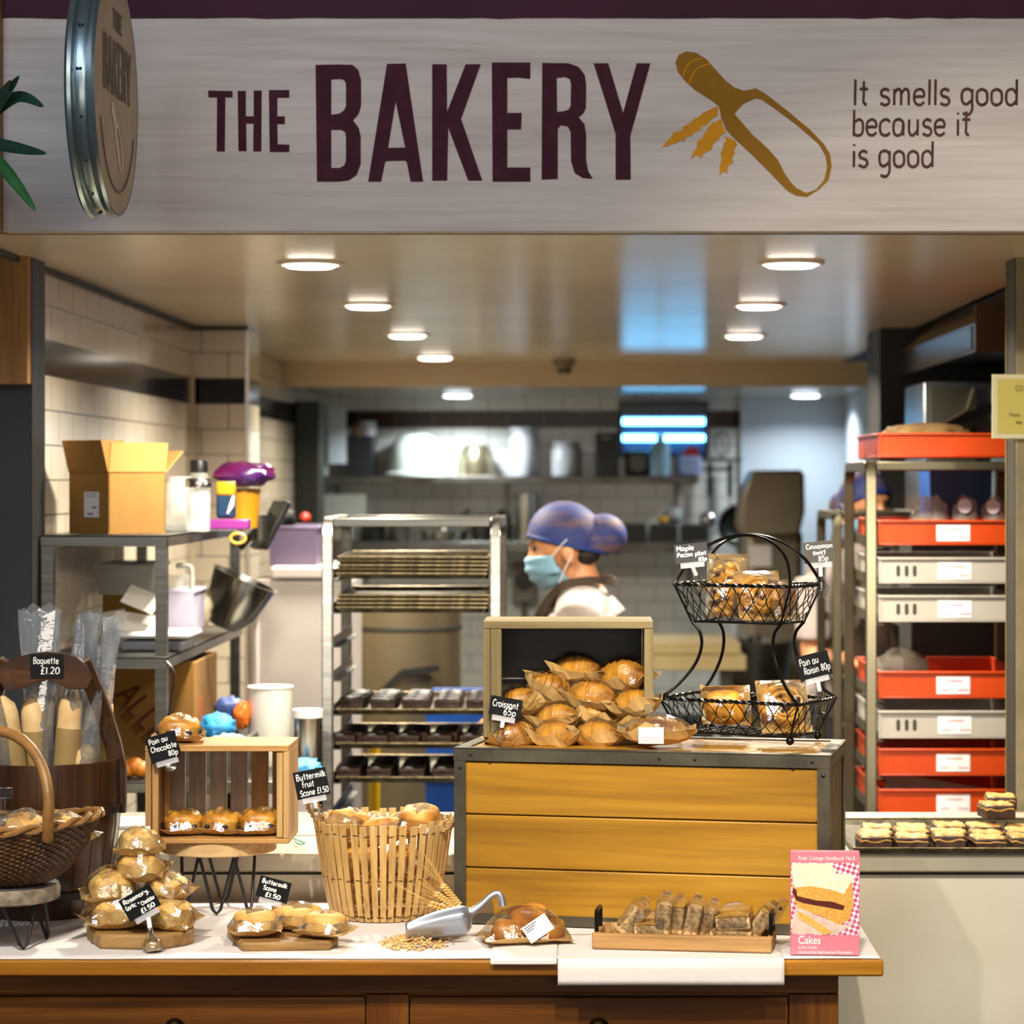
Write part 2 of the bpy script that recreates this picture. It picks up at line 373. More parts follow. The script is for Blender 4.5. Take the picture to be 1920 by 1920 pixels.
g = G().bx(1.038, 1.62, 8.9, 9.3, 0, 2.5); struct('column_right_rear', g, mat('17110a', rough=.6))
GREYP = mat('23272a', '1d2022', rough=.55, scale=4)
g = G().bx(-1.9, XX(58, YK), YK, YK + .144, 0, 3.2); struct('pillar_left_front', g, GREYP)
g = G().bx(XX(58, YK), XX(58, YK) + .003, YK - .001, YK + .146, 0, 2.33); struct('trim_2', g, mat('0b0a08', rough=.5))
OAK = wood('6f4a1f', '8d6430', 'a17638', axis=2, scale=.7, lines=20)
g = G().bx(-1.9, XX(52, 6.04), 6.04, 6.078, ZZ(720, 6.04), ZZ(438, 6.04)); struct('trim_3', g, OAK, bev=.003)
g = G().bx(-1.9, XX(5, YS), YS - .03, YS + .06, 2.279, 3.3); struct('trim_4', g, OAK)
BEIGE = mat('8f8160', '7f7254', rough=.7, scale=18, bump=.35, bscale=60)
xq = XX(1905, YK); g = G(); g.bx(xq, 1.9, YK, YK + .115, 0, 2.33, 0); g.bx(xq - .003, xq, YK + .004, YK + .112, 0, 2.31, 1); g.bx(xq - .006, xq - .002, YK + .108, YK + .116, 0, 2.31, 2)
struct('column_right_front', g, [BEIGE, mat('1b190f', rough=.6), mat('6e6340', rough=.5)], smooth=0)
g = G().bx(-1.9, 1.9, YS + .07, YS + .25, 2.29, 3.4); struct('wall_front', g, mat('40222c', rough=.6))

g = G(); g.bx(XL, XL + .012, 5.6, 8.82, ZC - .014, ZC); g.bx(XL, -1.148, 8.806, 8.82, ZC - .014, ZC); struct('trim_5', g, mat('2a241c', rough=.6))
# ---- downlights
DIFF = mat('fff1e0', emit=9.0)
DIFFC = mat('eaf4ff', emit=9.0)
RING = mat('cfc6b6', rough=.35)
def downlight(x, y, z, r, label, watt, col, diff):
    t = thing('ceiling_light', label, 'light', (x, y, z), group='ceiling downlights')
    g = G().lathe([(r * 1.22, 0), (r * 1.2, -.006), (r * 1.02, -.008), (r, -.002)], 32); mesh('trim_ring', g, RING, t)
    g = G().lathe([(r * .98, -.002), (r * .94, -.009), (r * .8, -.014), (.0001, -.016)], 32); mesh('diffuser', g, diff, t)
    lamp('AREA', 'downlight_lamp', (x, y, z - .020), (x, y, 0), watt, col, shape='DISK', size=r * 1.8, spread=rad(150))
NEAR = ['nearest the sign, above the small wooden crate', 'nearest the sign, above the red trays']
for i, (px, py, lab) in enumerate([
        (582, 492, 'round ceiling downlight nearest the sign on the side of the tiled wall'), (1483, 491, 'round ceiling downlight nearest the sign on the side of the extractor hood'),
        (690, 570, 'second round downlight from the sign on the side of the tiled wall'), (1423, 570, 'second round downlight from the sign on the side of the extractor hood'),
        (764, 626, 'third round downlight from the sign on the side of the tiled wall'), (1395, 627, 'third round downlight from the sign beside the blue ceiling reflection'),
        (816, 668, 'small round downlight just in front of the ceiling step')]):
    y = F * (ZC - EZ) / (CY - py)
    downlight(XX(px, y), y, ZC, .068 if i < 6 else .074, lab, 44 if i < 4 else 34, (1.0, .92, .76), DIFF)
for px, py, lab in [(858, 741, 'round downlight in the lower ceiling above the steel bowl shelf'), (1510, 740, 'round downlight in the lower ceiling above the floor mixer')]:
    y = 12.45; downlight(XX(px, y), y, ZL, .072, lab, 24 if px < 1000 else 11, (.86, .94, 1.0), DIFFC)
g = G().lathe([(.05, 0), (.05, -.02), (.035, -.032), (.034, -.045), (.0001, -.046)], 24); t = thing('smoke_detector', 'small round smoke detector on the ceiling in front of the step', 'detector', (XX(1058, 11.2), 11.2, ZC))
mesh('housing', g, mat('7a6c55', rough=.5), t); g = G().cyl((0, 0, -.062), .03, .02, 20); mesh('sensor_cap', g, mat('2a241a', rough=.5), t)

# ================================================================== the shop sign
def tr(o, k, pts): return [(o[0] + a / k, o[1] + b / k) for a, b in pts]
def onsign(pts, y=YS): return [(XX(a, y), ZZ(b, y)) for a, b in pts]
BK, TH, SC = ((560, 60), 2.6667), ((0, 0), 3.0), ((1220, 0), 2.743)
LB = {
'B': [[(85,165),(200,163),(270,165),(298,190),(312,240),(312,370),(300,410),(272,442),(300,480),(310,520),(310,660),(290,715),(250,742),(200,748),(92,748)], [(163,237),(215,235),(232,245),(237,265),(237,370),(228,392),(205,408),(163,415)], [(163,490),(215,490),(232,500),(237,520),(237,645),(228,668),(205,680),(163,680)]],
'A': [[(442,160),(535,158),(622,748),(560,748),(541,650),(530,643),(440,645),(432,652),(412,748),(348,748)], [(485,348),(533,578),(447,580)]],
'K': [[(668,162),(740,162),(742,400),(835,162),(910,162),(812,435),(918,743),(848,743),(748,478),(742,743),(668,743)]],
'E': [[(966,153),(1158,153),(1158,235),(1100,228),(1043,230),(1043,405),(1115,405),(1112,487),(1043,487),(1043,678),(1158,678),(1158,748),(970,748)]],
'R': [[(1218,155),(1350,157),(1400,175),(1430,215),(1437,260),(1436,380),(1425,405),(1400,428),(1428,460),(1437,510),(1437,640),(1447,695),(1470,733),(1420,730),(1380,705),(1362,645),(1360,500),(1345,472),(1310,466),(1295,485),(1295,735),(1215,738)], [(1290,230),(1330,225),(1355,235),(1362,260),(1360,370),(1350,388),(1325,397),(1292,400)]],
'Y': [[(1475,157),(1548,157),(1622,405),(1690,157),(1758,157),(1658,520),(1660,738),(1585,738),(1585,510)]]}
LT = {'T': [[(1172,510),(1308,513),(1308,548),(1268,548),(1265,852),(1220,852),(1222,548),(1173,548)]],
'H': [[(1338,512),(1383,512),(1383,655),(1428,655),(1428,510),(1472,510),(1470,852),(1425,852),(1427,695),(1385,695),(1387,850),(1342,850)]],
'E': [[(1513,507),(1627,507),(1627,550),(1560,550),(1560,655),(1602,655),(1602,698),(1560,698),(1562,812),(1628,815),(1628,855),(1518,855)]]}
SCOOP = [(180,265),(235,272),(290,308),(330,355),(380,410),(430,450),(480,467),(540,455),(580,475),(700,568),(820,668),(890,740),(922,795),(930,855),(915,925),(865,975),(805,1012),(745,1005),(700,978),(620,895),(520,795),(430,712),(390,670),(365,610),(350,545),(300,508),(230,465),(180,420),(140,370),(127,320),(145,282)]
SCOOPH = [(540,505),(570,512),(640,560),(760,650),(865,742),(900,800),(908,860),(893,925),(850,975),(800,993),(750,968),(720,938),(690,895),(655,825),(600,762),(520,690),(430,585),(475,535)]
WH = [[(345,545),(290,570),(270,580),(240,608),(230,605),(205,632),(165,652),(162,672),(118,680),(108,705),(92,715),(60,757),(95,750),(108,740),(130,738),(150,722),(170,728),(188,700),(210,700),(222,680),(250,672),(262,650),(292,640),(315,610),(345,595)],
 [(360,610),(330,632),(320,628),(290,660),(296,668),(272,688),(270,706),(238,728),(240,760),(222,775),(205,818),(230,800),(245,800),(258,815),(272,790),(300,775),(312,770),(322,738),(350,718),(358,695),(385,685)],
 [(382,700),(388,728),(375,735),(370,770),(358,790),(366,812),(358,850),(352,905),(372,880),(392,892),(398,850),(424,838),(418,812),(432,790),(428,770),(445,745),(437,725)]]
def letters(g, polys, tf, M, d, m=0):
    g.prism([tf(l) for l in polys], d, m, M)
RX = Matrix.Rotation(rad(90), 4, 'X')                       # local x,y,z -> x, z up, towards the viewer
PLUM = mat('421c28', '35141f', rough=.7, scale=25, lo=.3, hi=.7, spec=.12)
t = thing('shop_sign', 'long pale wooden fascia sign reading THE BAKERY in plum letters', 'sign', (0, YS, 2.279), world=True)
BOARD = wood('a89e97', 'b8afa8', 'c3bab2', axis=0, scale=.45, rough=.6, bump=.06, lines=16, spec=.15, fine=.3)
g = G().bx(XX(5, YS), 1.85, YS, YS + .07, 2.279, ZZ(30, YS)); mesh('board', g, BOARD, t, bev=.002)
g = G(); q = [(XX(-60 + 40 * i, YS), ZZ(34 + 3.2 * noise.noise(V((i * .9, 3, 0))), YS)) for i in range(76)]
q = [(max(a, XX(5, YS)), b) for a, b in q]
g.prism([[(p[0], p[1]) for p in q] + [(q[-1][0], 3.2), (q[0][0], 3.2)]], .004, 0, Matrix.Translation((0, YS, 0)) @ RX); mesh('header_band', g, mat('3a1428', '2e0f20', rough=.6, scale=3, spec=.15), t, smooth=0)
MS = Matrix.Translation((0, YS - .0005, 0)) @ RX
for ch, L in LT.items():
    g = G(); letters(g, L, lambda l: onsign(tr(*TH, l)), MS, .0015); mesh('letter', g, PLUM, t, smooth=0)
for ch, L in LB.items():
    g = G(); letters(g, L, lambda l: onsign(tr(*BK, l)), MS, .0015); mesh('letter', g, PLUM, t, smooth=0)
GOLD = mat('7d560e', '8a6012', rough=.6, scale=6, spec=.12); GOLDL = mat('c28413', 'b0760f', rough=.6, scale=10, spec=.12)
g = G(); g.prism([onsign(tr(*SC, [tuple(p) for p in SCOOP])), onsign(tr(*SC, SCOOPH))], .0015, 0, MS); e = mesh('scoop_emblem', g, GOLD, t, smooth=0)
g = G()
for cv in ([(168, 395), (180, 355), (212, 318), (265, 302)], [(198, 436), (212, 390), (248, 350), (305, 328)]):
    P = spline([(XX(a, YS), YS - .002, ZZ(b, YS)) for a, b in tr(*SC, cv)], 5); g.tube(P, .0022, 6)
mesh('handle_stripe', g, GOLDL, e)
g = G()
for l in WH: g.prism([onsign(tr(*SC, l))], .0012, 0, MS)
mesh('wheat_emblem', g, GOLDL, t, smooth=0)
INK = mat('3f2a24', '553a32', rough=.7, scale=60, spec=.12)
for i, (txt, px, py, px1) in enumerate((('It smells good', 1598, 197, 1912), ('because it', 1596, 254, 1822), ('is good', 1596, 313, 1754))):
    h = 48 / F * YS; w0 = textw(txt, h); sx = (XX(px1, YS) - XX(px, YS)) / w0
    g = G(); write(g, txt, 0, 0, h, Matrix.Translation((XX(px, YS), YS - .0012, ZZ(py, YS))) @ RX @ Matrix.Diagonal((sx, 1, .4, 1)), .0034, slant=.02)
    mesh('slogan_lettering', g, INK, t)
# ---- round projecting sign, seen nearly edge on
yd, rd, zd, xf = 5.06, .237, 2.51, -.9195
t = thing('projecting_sign', 'round metal-rimmed hanging sign seen edge on before the fascia', 'sign', (xf, yd, zd), world=True)
MY = Matrix.Translation((xf, yd, zd)) @ Matrix.Rotation(rad(90), 4, 'Y')       # lathe axis -> +X
ZN = mat('8fa0a4', '7d8a8c', rough=.3, metal=.9, scale=6)
g = G().lathe([(rd - .004, .0), (rd, .002), (rd + .004, -.004), (rd + .002, -.012), (rd - .006, -.017), (rd - .004, -.022), (rd - .004, -.034), (rd - .006, -.038), (rd + .002, -.043), (rd + .004, -.05), (rd - .002, -.056), (0.0001, -.056)], 72, M=MY); mesh('rim', g, ZN, t)
g = G()
for a in range(0, 360, 22):
    for s in (-.022, -.034):
        c = V((xf + s + (.003 if s < -.03 else -.003), yd + (rd - .003) * math.cos(rad(a + (3 if s < -.03 else 0))), zd + (rd - .003) * math.sin(rad(a)))); g.ell(c, (.003, .003, .003), 8, 6)
mesh('rivet', g, BLACK, t)
g = G().lathe([(rd - .004, .001), (.0001, .0015)], 64, M=MY); mesh('face', g, mat('b9a68e', 'ab977e', rough=.55, scale=9), t)
FM = Matrix.Translation((xf + .0025, yd, zd)) @ Matrix.Rotation(rad(90), 4, 'Z') @ RX      # local x -> +Y (away), y -> up
INKF = mat('6d5f55', '5d5048', rough=.6, scale=30)
def fit(L, x0, x1, y0, y1, zx0, zx1, zy0, zy1):
    return [[(x0 + (a - zx0) / (zx1 - zx0) * (x1 - x0), y1 - (b - zy0) / (zy1 - zy0) * (y1 - y0)) for a, b in l] for l in L]
g = G()
for L in LB.values(): g.prism(fit(L, -.15, .15, -.005, .105, 85, 1758, 153, 748), .0008, 0, FM)
for L in LT.values(): g.prism(fit(L, -.05, .05, .125, .165, 1172, 1628, 507, 855), .0008, 0, FM)
mesh('lettering', g, INKF, t, smooth=0)
g = G(); g.prism(fit([SCOOP, SCOOPH], -.06, .06, -.15, -.02, 127, 930, 265, 1012), .0008, 0, FM); mesh('scoop_emblem', g, mat('d8cbb8', rough=.5), t, smooth=0)
g = G(); g.tube([FM @ V((.19 * math.cos(rad(a)), .19 * math.sin(rad(a)), .0005)) for a in range(200, 342, 4)], .0016, 5); mesh('ring_line', g, INKF, t)
g = G(); g.tube([V((xf - .028, yd, zd + rd - .006)), V((xf - .028, yd, zd + .43)), V((xf - .028, yd + .02, zd + .45)), V((xf - .028, YS + .075, zd + .45))], .012, 10); mesh('bracket', g, mat('2b2b2c', rough=.4, metal=.8), t)
# ---- plant on the post by the sign
t = thing('leafy_plant', 'green plant with long pointed leaves beside the sign', 'plant', (XX(-30, 5.2), 5.2, ZZ(260, 5.2)), world=True)
LEAF = mat('1f4a1e', '2f6b33', rough=.4, scale=12); LEAFD = mat('123022', '1c4430', rough=.4, scale=12)
def leaf(a, b, c, wd, m):
    P = spline([W(*a, 5.2), W(*b, 5.15), W(*c, 5.1)], 8); n = len(P); g = G(); vs = []
    for i, p in enumerate(P):
        u = i / (n - 1); wv = wd * (math.sin(math.pi * min(1, u * .8 + .2)) ** .8 if u < .99 else 0) + .0004
        d = (P[min(i + 1, n - 1)] - P[max(i - 1, 0)]).normalized(); s = V((-d.z, .25, d.x)).normalized()
        vs += [p + s * wv, p + V((0, .3 * wv, 0)), p - s * wv]
    g.add(vs, [(3 * i + j, 3 * i + j + 1, 3 * i + j + 4, 3 * i + j + 3) for i in range(n - 1) for j in (0, 1)]); mesh('leaf', g, m, t, solid=.0012)
for a in ([(-40, 240), (0, 190), (36, 142)], [(-40, 235), (30, 182), (82, 200)], [(-40, 262), (20, 275), (88, 288)], [(-40, 265), (15, 325), (68, 396)], [(-40, 250), (5, 180), (20, 150)], [(-40, 265), (-30, 350), (-5, 420)]):
    leaf(*a, .013, LEAF if a[2][1] > 295 else LEAFD)
g = G().lathe([(.04, -.13), (.055, -.01), (.058, 0), (.05, 0), (.045, -.02)], 24, M=Matrix.Translation(t.location + V((-.03, 0, -.0)))); mesh('pot', g, mat('5a3a22', rough=.6), t)
g = G().bar(t.location + V((-.03, .05, -.05)), t.location + V((-.03, .24, -.05)), .02, .02); mesh('wall_hook', g, BLACK, t)

# ================================================================== counter, dresser
TZ = .869; CZ = EZ - 700 / F * YC
t = thing('service_counter', 'long stainless steel service counter behind the wooden dresser', 'counter', (0, YC, 0), world=True)
CST = mat('c0b9a6', 'aaa391', rough=.34, metal=.35, scale=2.5, bump=.015, bscale=5)
g = G().bx(-1.27, 1.55, YC, 6.05, CZ - .04, CZ); mesh('worktop', g, CST, t, bev=.004)
g = G().bx(-1.27, 1.55, YC + .02, 6.0, .12, CZ - .048); mesh('front_panel', g, mat('d2cdbc', 'bfb8a4', rough=.4, metal=.12, scale=1.6, bump=.03, bscale=2.5), t)
g = G().bx(-1.27, 1.55, YC + .05, 5.95, CZ - .05, CZ - .035); mesh('shadow_gap', g, BLACK, t)
g = G().bx(-1.27, 1.55, YC + .06, 5.9, 0, .12); mesh('plinth', g, BLACK, t)
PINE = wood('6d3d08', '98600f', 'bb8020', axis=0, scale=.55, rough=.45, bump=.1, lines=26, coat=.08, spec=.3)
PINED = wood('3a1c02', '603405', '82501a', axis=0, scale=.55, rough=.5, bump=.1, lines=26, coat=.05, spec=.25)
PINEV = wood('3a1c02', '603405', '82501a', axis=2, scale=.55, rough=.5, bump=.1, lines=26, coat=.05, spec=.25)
t = thing('wooden_dresser', 'long varnished pine dresser carrying the bread display', 'dresser', (0, 4.7, 0), world=True)
xr, xb = XX(1657, 4.7), XX(1572, 4.75); yb = 5.36
g = G().bx(-1.75, xr, 4.7, yb, TZ - .031, TZ - .001); mesh('top', g, PINE, t, bev=.004)
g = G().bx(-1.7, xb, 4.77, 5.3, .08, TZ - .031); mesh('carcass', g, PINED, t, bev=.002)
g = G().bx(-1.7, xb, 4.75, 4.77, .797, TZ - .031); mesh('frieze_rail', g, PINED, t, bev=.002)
BRASS = mat('6a5a34', '4d4026', rough=.3, metal=1, scale=20)
for a, b in ((-25, 685), (768, 1478)):
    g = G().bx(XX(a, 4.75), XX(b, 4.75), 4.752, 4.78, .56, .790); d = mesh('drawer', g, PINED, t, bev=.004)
    g = G().lathe([(.0001, -.030), (.012, -.029), (.019, -.022), (.02, -.016), (.012, -.008), (.008, 0)], 24, M=Matrix.Translation(((XX(a, 4.75) + XX(b, 4.75)) / 2, 4.752, ZZ(1928, 4.74))) @ Matrix.Rotation(rad(-90), 4, 'X')); mesh('knob', g, BRASS, d)
for a, b in ((685, 768), (1478, 1572)):
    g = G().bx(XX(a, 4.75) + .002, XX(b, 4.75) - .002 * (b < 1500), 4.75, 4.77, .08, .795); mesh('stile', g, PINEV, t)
for x in (-1.66, xb - .04):
    for y in (4.8, 5.25):
        g = G().bx(x - .035, x + .035, y - .035, y + .035, 0, .08); mesh('foot', g, PINEV, t)
# ---- lining paper
def sheet(name, label, x0, x1, y0, y1, z, drop=0, seed=0, amp=.0006, group=None, edge=0):
    nx, ny, nd = 60, 16, 5
    rows = [(y1 + (y0 - y1) * j / ny, 0) for j in range(ny + 1)] + ([(y0 - .002, -drop * (k + 1) / nd) for k in range(nd)] if drop else [])
    vs = []
    for j, (y, dz) in enumerate(rows):
        for i in range(nx + 1):
            x = x0 + (x1 - x0) * i / nx; q = noise.noise(V((x * 4 + seed, y * 4, seed)))
            yy = y; zz = z + amp * 2.2 * (q + .5) + dz
            if dz: yy = y - .003 - .004 * noise.noise(V((x * 5, dz * 14, seed + 3))) + dz * .02; zz = z + dz
            elif j == ny and edge: yy = y + edge * noise.noise(V((x * 7, seed, 1)))
            vs.append((x, yy, zz))
    k = nx + 1; n = len(rows)
    g = G().add(vs, [(j * k + i, j * k + i + 1, (j + 1) * k + i + 1, (j + 1) * k + i) for j in range(n - 1) for i in range(nx)])
    return one(name, g, PAPER, label, 'paper', group, solid=.0004)
sheet('lining_paper', 'large sheet of white lining paper spread over the dresser top', -1.6, xr - .004, 4.708, 5.345, TZ, seed=1, edge=.008)
sheet('lining_paper', 'white paper sheet hanging deepest over the dresser front edge', XX(1046, 4.7), XX(1470, 4.7), 4.696, 4.95, TZ + .0022, drop=.047, seed=5)
sheet('lining_paper', 'small white paper flap just overlapping the dresser front edge', XX(920, 4.7), XX(1044, 4.7), 4.696, 4.86, TZ + .0022, drop=.009, seed=9)
# ================================================================== bread and bags
CRUST = mat('82430a', 'e2a63e', rough=.4, scale=20, stretch=(1, 1, 1), bump=.25, bscale=70, lo=.3, hi=.62, spec=.45)
CRUSTD = mat('8a4a0e', 'd4923a', rough=.4, scale=20, bump=.2, bscale=60, lo=.3, hi=.65)
CHEESE = mat('b47c28', 'efca7c', rough=.55, scale=30, bump=.8, bscale=60, lo=.32, hi=.62)
SCONE = mat('b98036', 'dfb568', rough=.6, scale=18, bump=.5, bscale=70, lo=.3, hi=.6)
SCONEF = mat('a86c22', 'd8a44e', rough=.6, scale=24, bump=.5, bscale=60, lo=.3, hi=.6)
CHOC = mat('1c0d06', '2c150a', rough=.4)
RAIS = mat('24100a', rough=.5)
OATS = mat('966c38', 'e2be88', rough=.7, scale=110, bump=.8, bscale=110, lo=.35, hi=.6, bdist=.004)
OATSY = mat('b07c22', 'd2a040', rough=.6, scale=60, bump=.5, bscale=90)
BROWNIE = mat('22120a', '40240f', rough=.6, scale=60, bump=.7, bscale=80, bdist=.004)
BROWNT = mat('140d0a', '2e1d12', rough=.4, scale=40, bump=.5, bscale=50)
def nz(p, s, k): return noise.noise(V(p) * s + V((k * 7.3, k * 3.1, k * 1.7)))
def lump(r, seed, amp=.08, sc=40, flat=.35, pw=1.0):
    def fn(d):
        e = V((math.copysign(abs(d.x) ** pw, d.x), math.copysign(abs(d.y) ** pw, d.y), math.copysign(abs(d.z) ** pw, d.z)))
        q = V((e.x * r[0], e.y * r[1], e.z * r[2])); q *= 1 + amp * nz(q, sc, seed)
        if q.z < -r[2] * (1 - flat): q.z = -r[2] * (1 - flat)
        return q
    return fn
def b_roll(seed, r):
    g = G(); g.ell((0, 0, r[2] * .72), r, 28, 16, fn=lump(r, seed, .16, 42, .3, .9)); return g
def b_croissant(seed, r):
    a, b, h = r; g = G(); n = 46; pts = []; rs = []
    for i in range(n + 1):
        t = -1 + 2 * i / n; k = (1 - abs(t) ** 2.2) ** .62 if abs(t) < 1 else 0
        step = abs(t) * 4.2; saw = (step - math.floor(step)); k *= 1 - .14 * saw ** 1.5
        pts.append(V((a * t, b * .35 * t * t, b * .80))); rs.append(max(.0015, b * .86 * k))
    g.tube(pts, rs, 20)
    for v in g.v: v.z = v.z * h / (b * .86 * 1.9) * .98; 
    for v in g.v: v += V((0, 0, 1)) * .0018 * nz(v, 50, seed)
    return g
def b_pain(seed, r):
    a, b, h = r; g = G(); g.ell((0, 0, h * .48), r, 30, 18, fn=lambda d: V((math.copysign(abs(d.x) ** .6, d.x) * a, math.copysign(abs(d.y) ** .75, d.y) * b, math.copysign(abs(d.z) ** .8, d.z) * h * .5)))
    for v in g.v:
        s = math.sin(v.x / a * 9 + v.y * 60); v.z += .0022 * s * (v.z > h * .4); v += V((0, 0, .0015 * nz(v, 45, seed)))
    return g
def b_scone(seed, r):
    a, b, h = r; g = G()
    g.ell((0, 0, h * .5), r, 30, 18, fn=lambda d: V((math.copysign(abs(d.x) ** .75, d.x) * a, math.copysign(abs(d.y) ** .75, d.y) * b, math.copysign(abs(d.z) ** .55, d.z) * h * .5)))
    for v in g.v:
        ang = math.atan2(v.y, v.x); c = math.exp(-((v.z - h * .55) / (h * .1)) ** 2)
        v *= 1 + .07 * nz(v, 45, seed) - .09 * c * (.6 + .6 * nz((math.cos(ang), math.sin(ang), 0), 2, seed))
        v.z = max(v.z, 0)
    return g
def spots(seed, n, r, s, m=0, top=.3):
    g = G(); q = random.Random(seed)
    for i in range(n):
        t = q.uniform(0, 2 * math.pi); u = q.uniform(-.2, .75)
        d = V((math.cos(t) * math.cos(u), math.sin(t) * math.cos(u), math.sin(u)))
        g.ell((d.x * r[0] * .97, d.y * r[1] * .97, r[2] * .7 + d.z * r[2] * .95), (s * q.uniform(.7, 1.2), s * q.uniform(.6, 1), s * .6), 8, 6)
    return g
def bag(r, seed, pa=1.38, pb=1.3, lift=.55, top=1.12, sag=.0):
    """kraft tray sheet with turned-up rim and a crumpled clear top, sharing the rim"""
    a, b, h = r[0] * pa, r[1] * pb, r[2]; nu, nv = 9, 7
    def base(u, v):
        cu, cv = abs(u), abs(v)
        x = a * u * (1 - .10 * cv * cv + .08 * cu ** 4 * cv ** 4); y = b * v * (1 - .10 * cu * cu + .10 * cu ** 4 * cv ** 4)
        e = max(cu, cv) ** 2.6
        z = h * lift * e * (1 + .75 * nz((u * 1.7, v * 1.7, 0), 1, seed)) + h * .18 * (cu * cv) ** 3 * nz((u, v, 5), 1, seed + 2)
        q = nz((u * 3.1, v * 3.1, 1), 1, seed + 5) * .05
        return V((x + q * a * cv, y + q * b * cu, max(z, .0008) + q * h * 1.1 * e))
    def cover(u, v):
        p = base(u, v); k = (1 - abs(u) ** 2.4) * (1 - abs(v) ** 2.4)
        zt = h * (top + .02 + .17 * nz((u * 2.7, v * 2.7, 3), 1, seed + 9))
        return V((p.x * (1 - .04 * k), p.y * (1 - .04 * k), p.z * (1 - k ** .7) + zt * k ** .7))
    P = G().grid(lambda u, v: base(2 * u - 1, 2 * v - 1), nu, nv); Fm = G().grid(lambda u, v: cover(2 * u - 1, 2 * v - 1), nu + 2, nv + 2)
    return P, Fm
KINDS = {   # kind: (part name, maker, material, half sizes a,b and height)
 'croissant': ('croissant', b_croissant, CRUST, (.050, .036, .062)), 'roll': ('loaf', b_roll, CHEESE, (.044, .036, .033)),
 'pain': ('pastry', b_pain, CRUST, (.040, .034, .046)), 'scone': ('scone', b_scone, SCONE, (.041, .036, .046)), 'fruit': ('scone', b_scone, SCONEF, (.043, .037, .05)),
 'bun': ('bun', b_roll, CRUSTD, (.036, .031, .028)), 'plain': ('loaf', b_roll, SCONE, (.05, .042, .036)),
}
NAMES = {'croissant': 'wrapped_croissant', 'roll': 'wrapped_loaf', 'pain': 'wrapped_pastry', 'scone': 'wrapped_scone', 'fruit': 'wrapped_fruit_scone', 'bun': 'wrapped_bun', 'plain': 'wrapped_white_loaf'}
CATS = {'croissant': 'croissant', 'roll': 'bread', 'pain': 'pastry', 'scone': 'scone', 'fruit': 'scone', 'bun': 'bun', 'plain': 'bread'}
PROTO = {}
def wrapped(kind, var, label, loc, rot=0, group=None, scale=None):
    key = (kind, var)
    if key in PROTO: return dup(PROTO[key], loc, rot, label, group, scale)
    pn, mk, mm, r = KINDS[kind]
    t = thing(NAMES[kind], label, CATS[kind], loc, rot, group)
    if scale: t.scale = (scale,) * 3 if not isinstance(scale, tuple) else scale
    seed = var * 3 + len(kind)
    hh = r[2] if mk is not b_roll else r[2] * 1.7
    g = mk(seed, r)
    for v in g.v: v.z += .002
    bo = mesh(pn, g, mm, t, smooth=60)
    if kind in ('fruit',): mesh('raisin', spots(seed, 9, (r[0], r[1], r[2] * .55), .005), RAIS, bo)
    if kind == 'pain':
        g = G()
        for sx in (-1, 1):
            for yy in (-.012, .012): g.ell((sx * r[0] * .93, yy, r[2] * .42), (.006, .006, .005), 10, 8)
        for xx in (-.018, .02): g.ell((xx, -r[1] * .97, r[2] * .42), (.006, .005, .004), 10, 8)
        mesh('chocolate', g, CHOC, bo)
    lift = {'croissant': .62, 'pain': .30, 'scone': .3, 'fruit': .35}.get(kind, .34)
    P, Fm = bag((r[0], r[1], hh), seed, lift=lift, pa=1.26 if kind == 'croissant' else 1.24, pb=1.30 if kind == 'croissant' else 1.22)
    mesh('paper_liner', P, KRAFT, t, smooth=0, solid=.0005); mesh('film', Fm, FILM, t, smooth=8)
    PROTO[key] = t; return t
def at(px, z, y): return V((XX(px, y), y, z))
def ctr(px, py, y, h): return V((XX(px, y), y, ZZ(py, y) - h / 2))
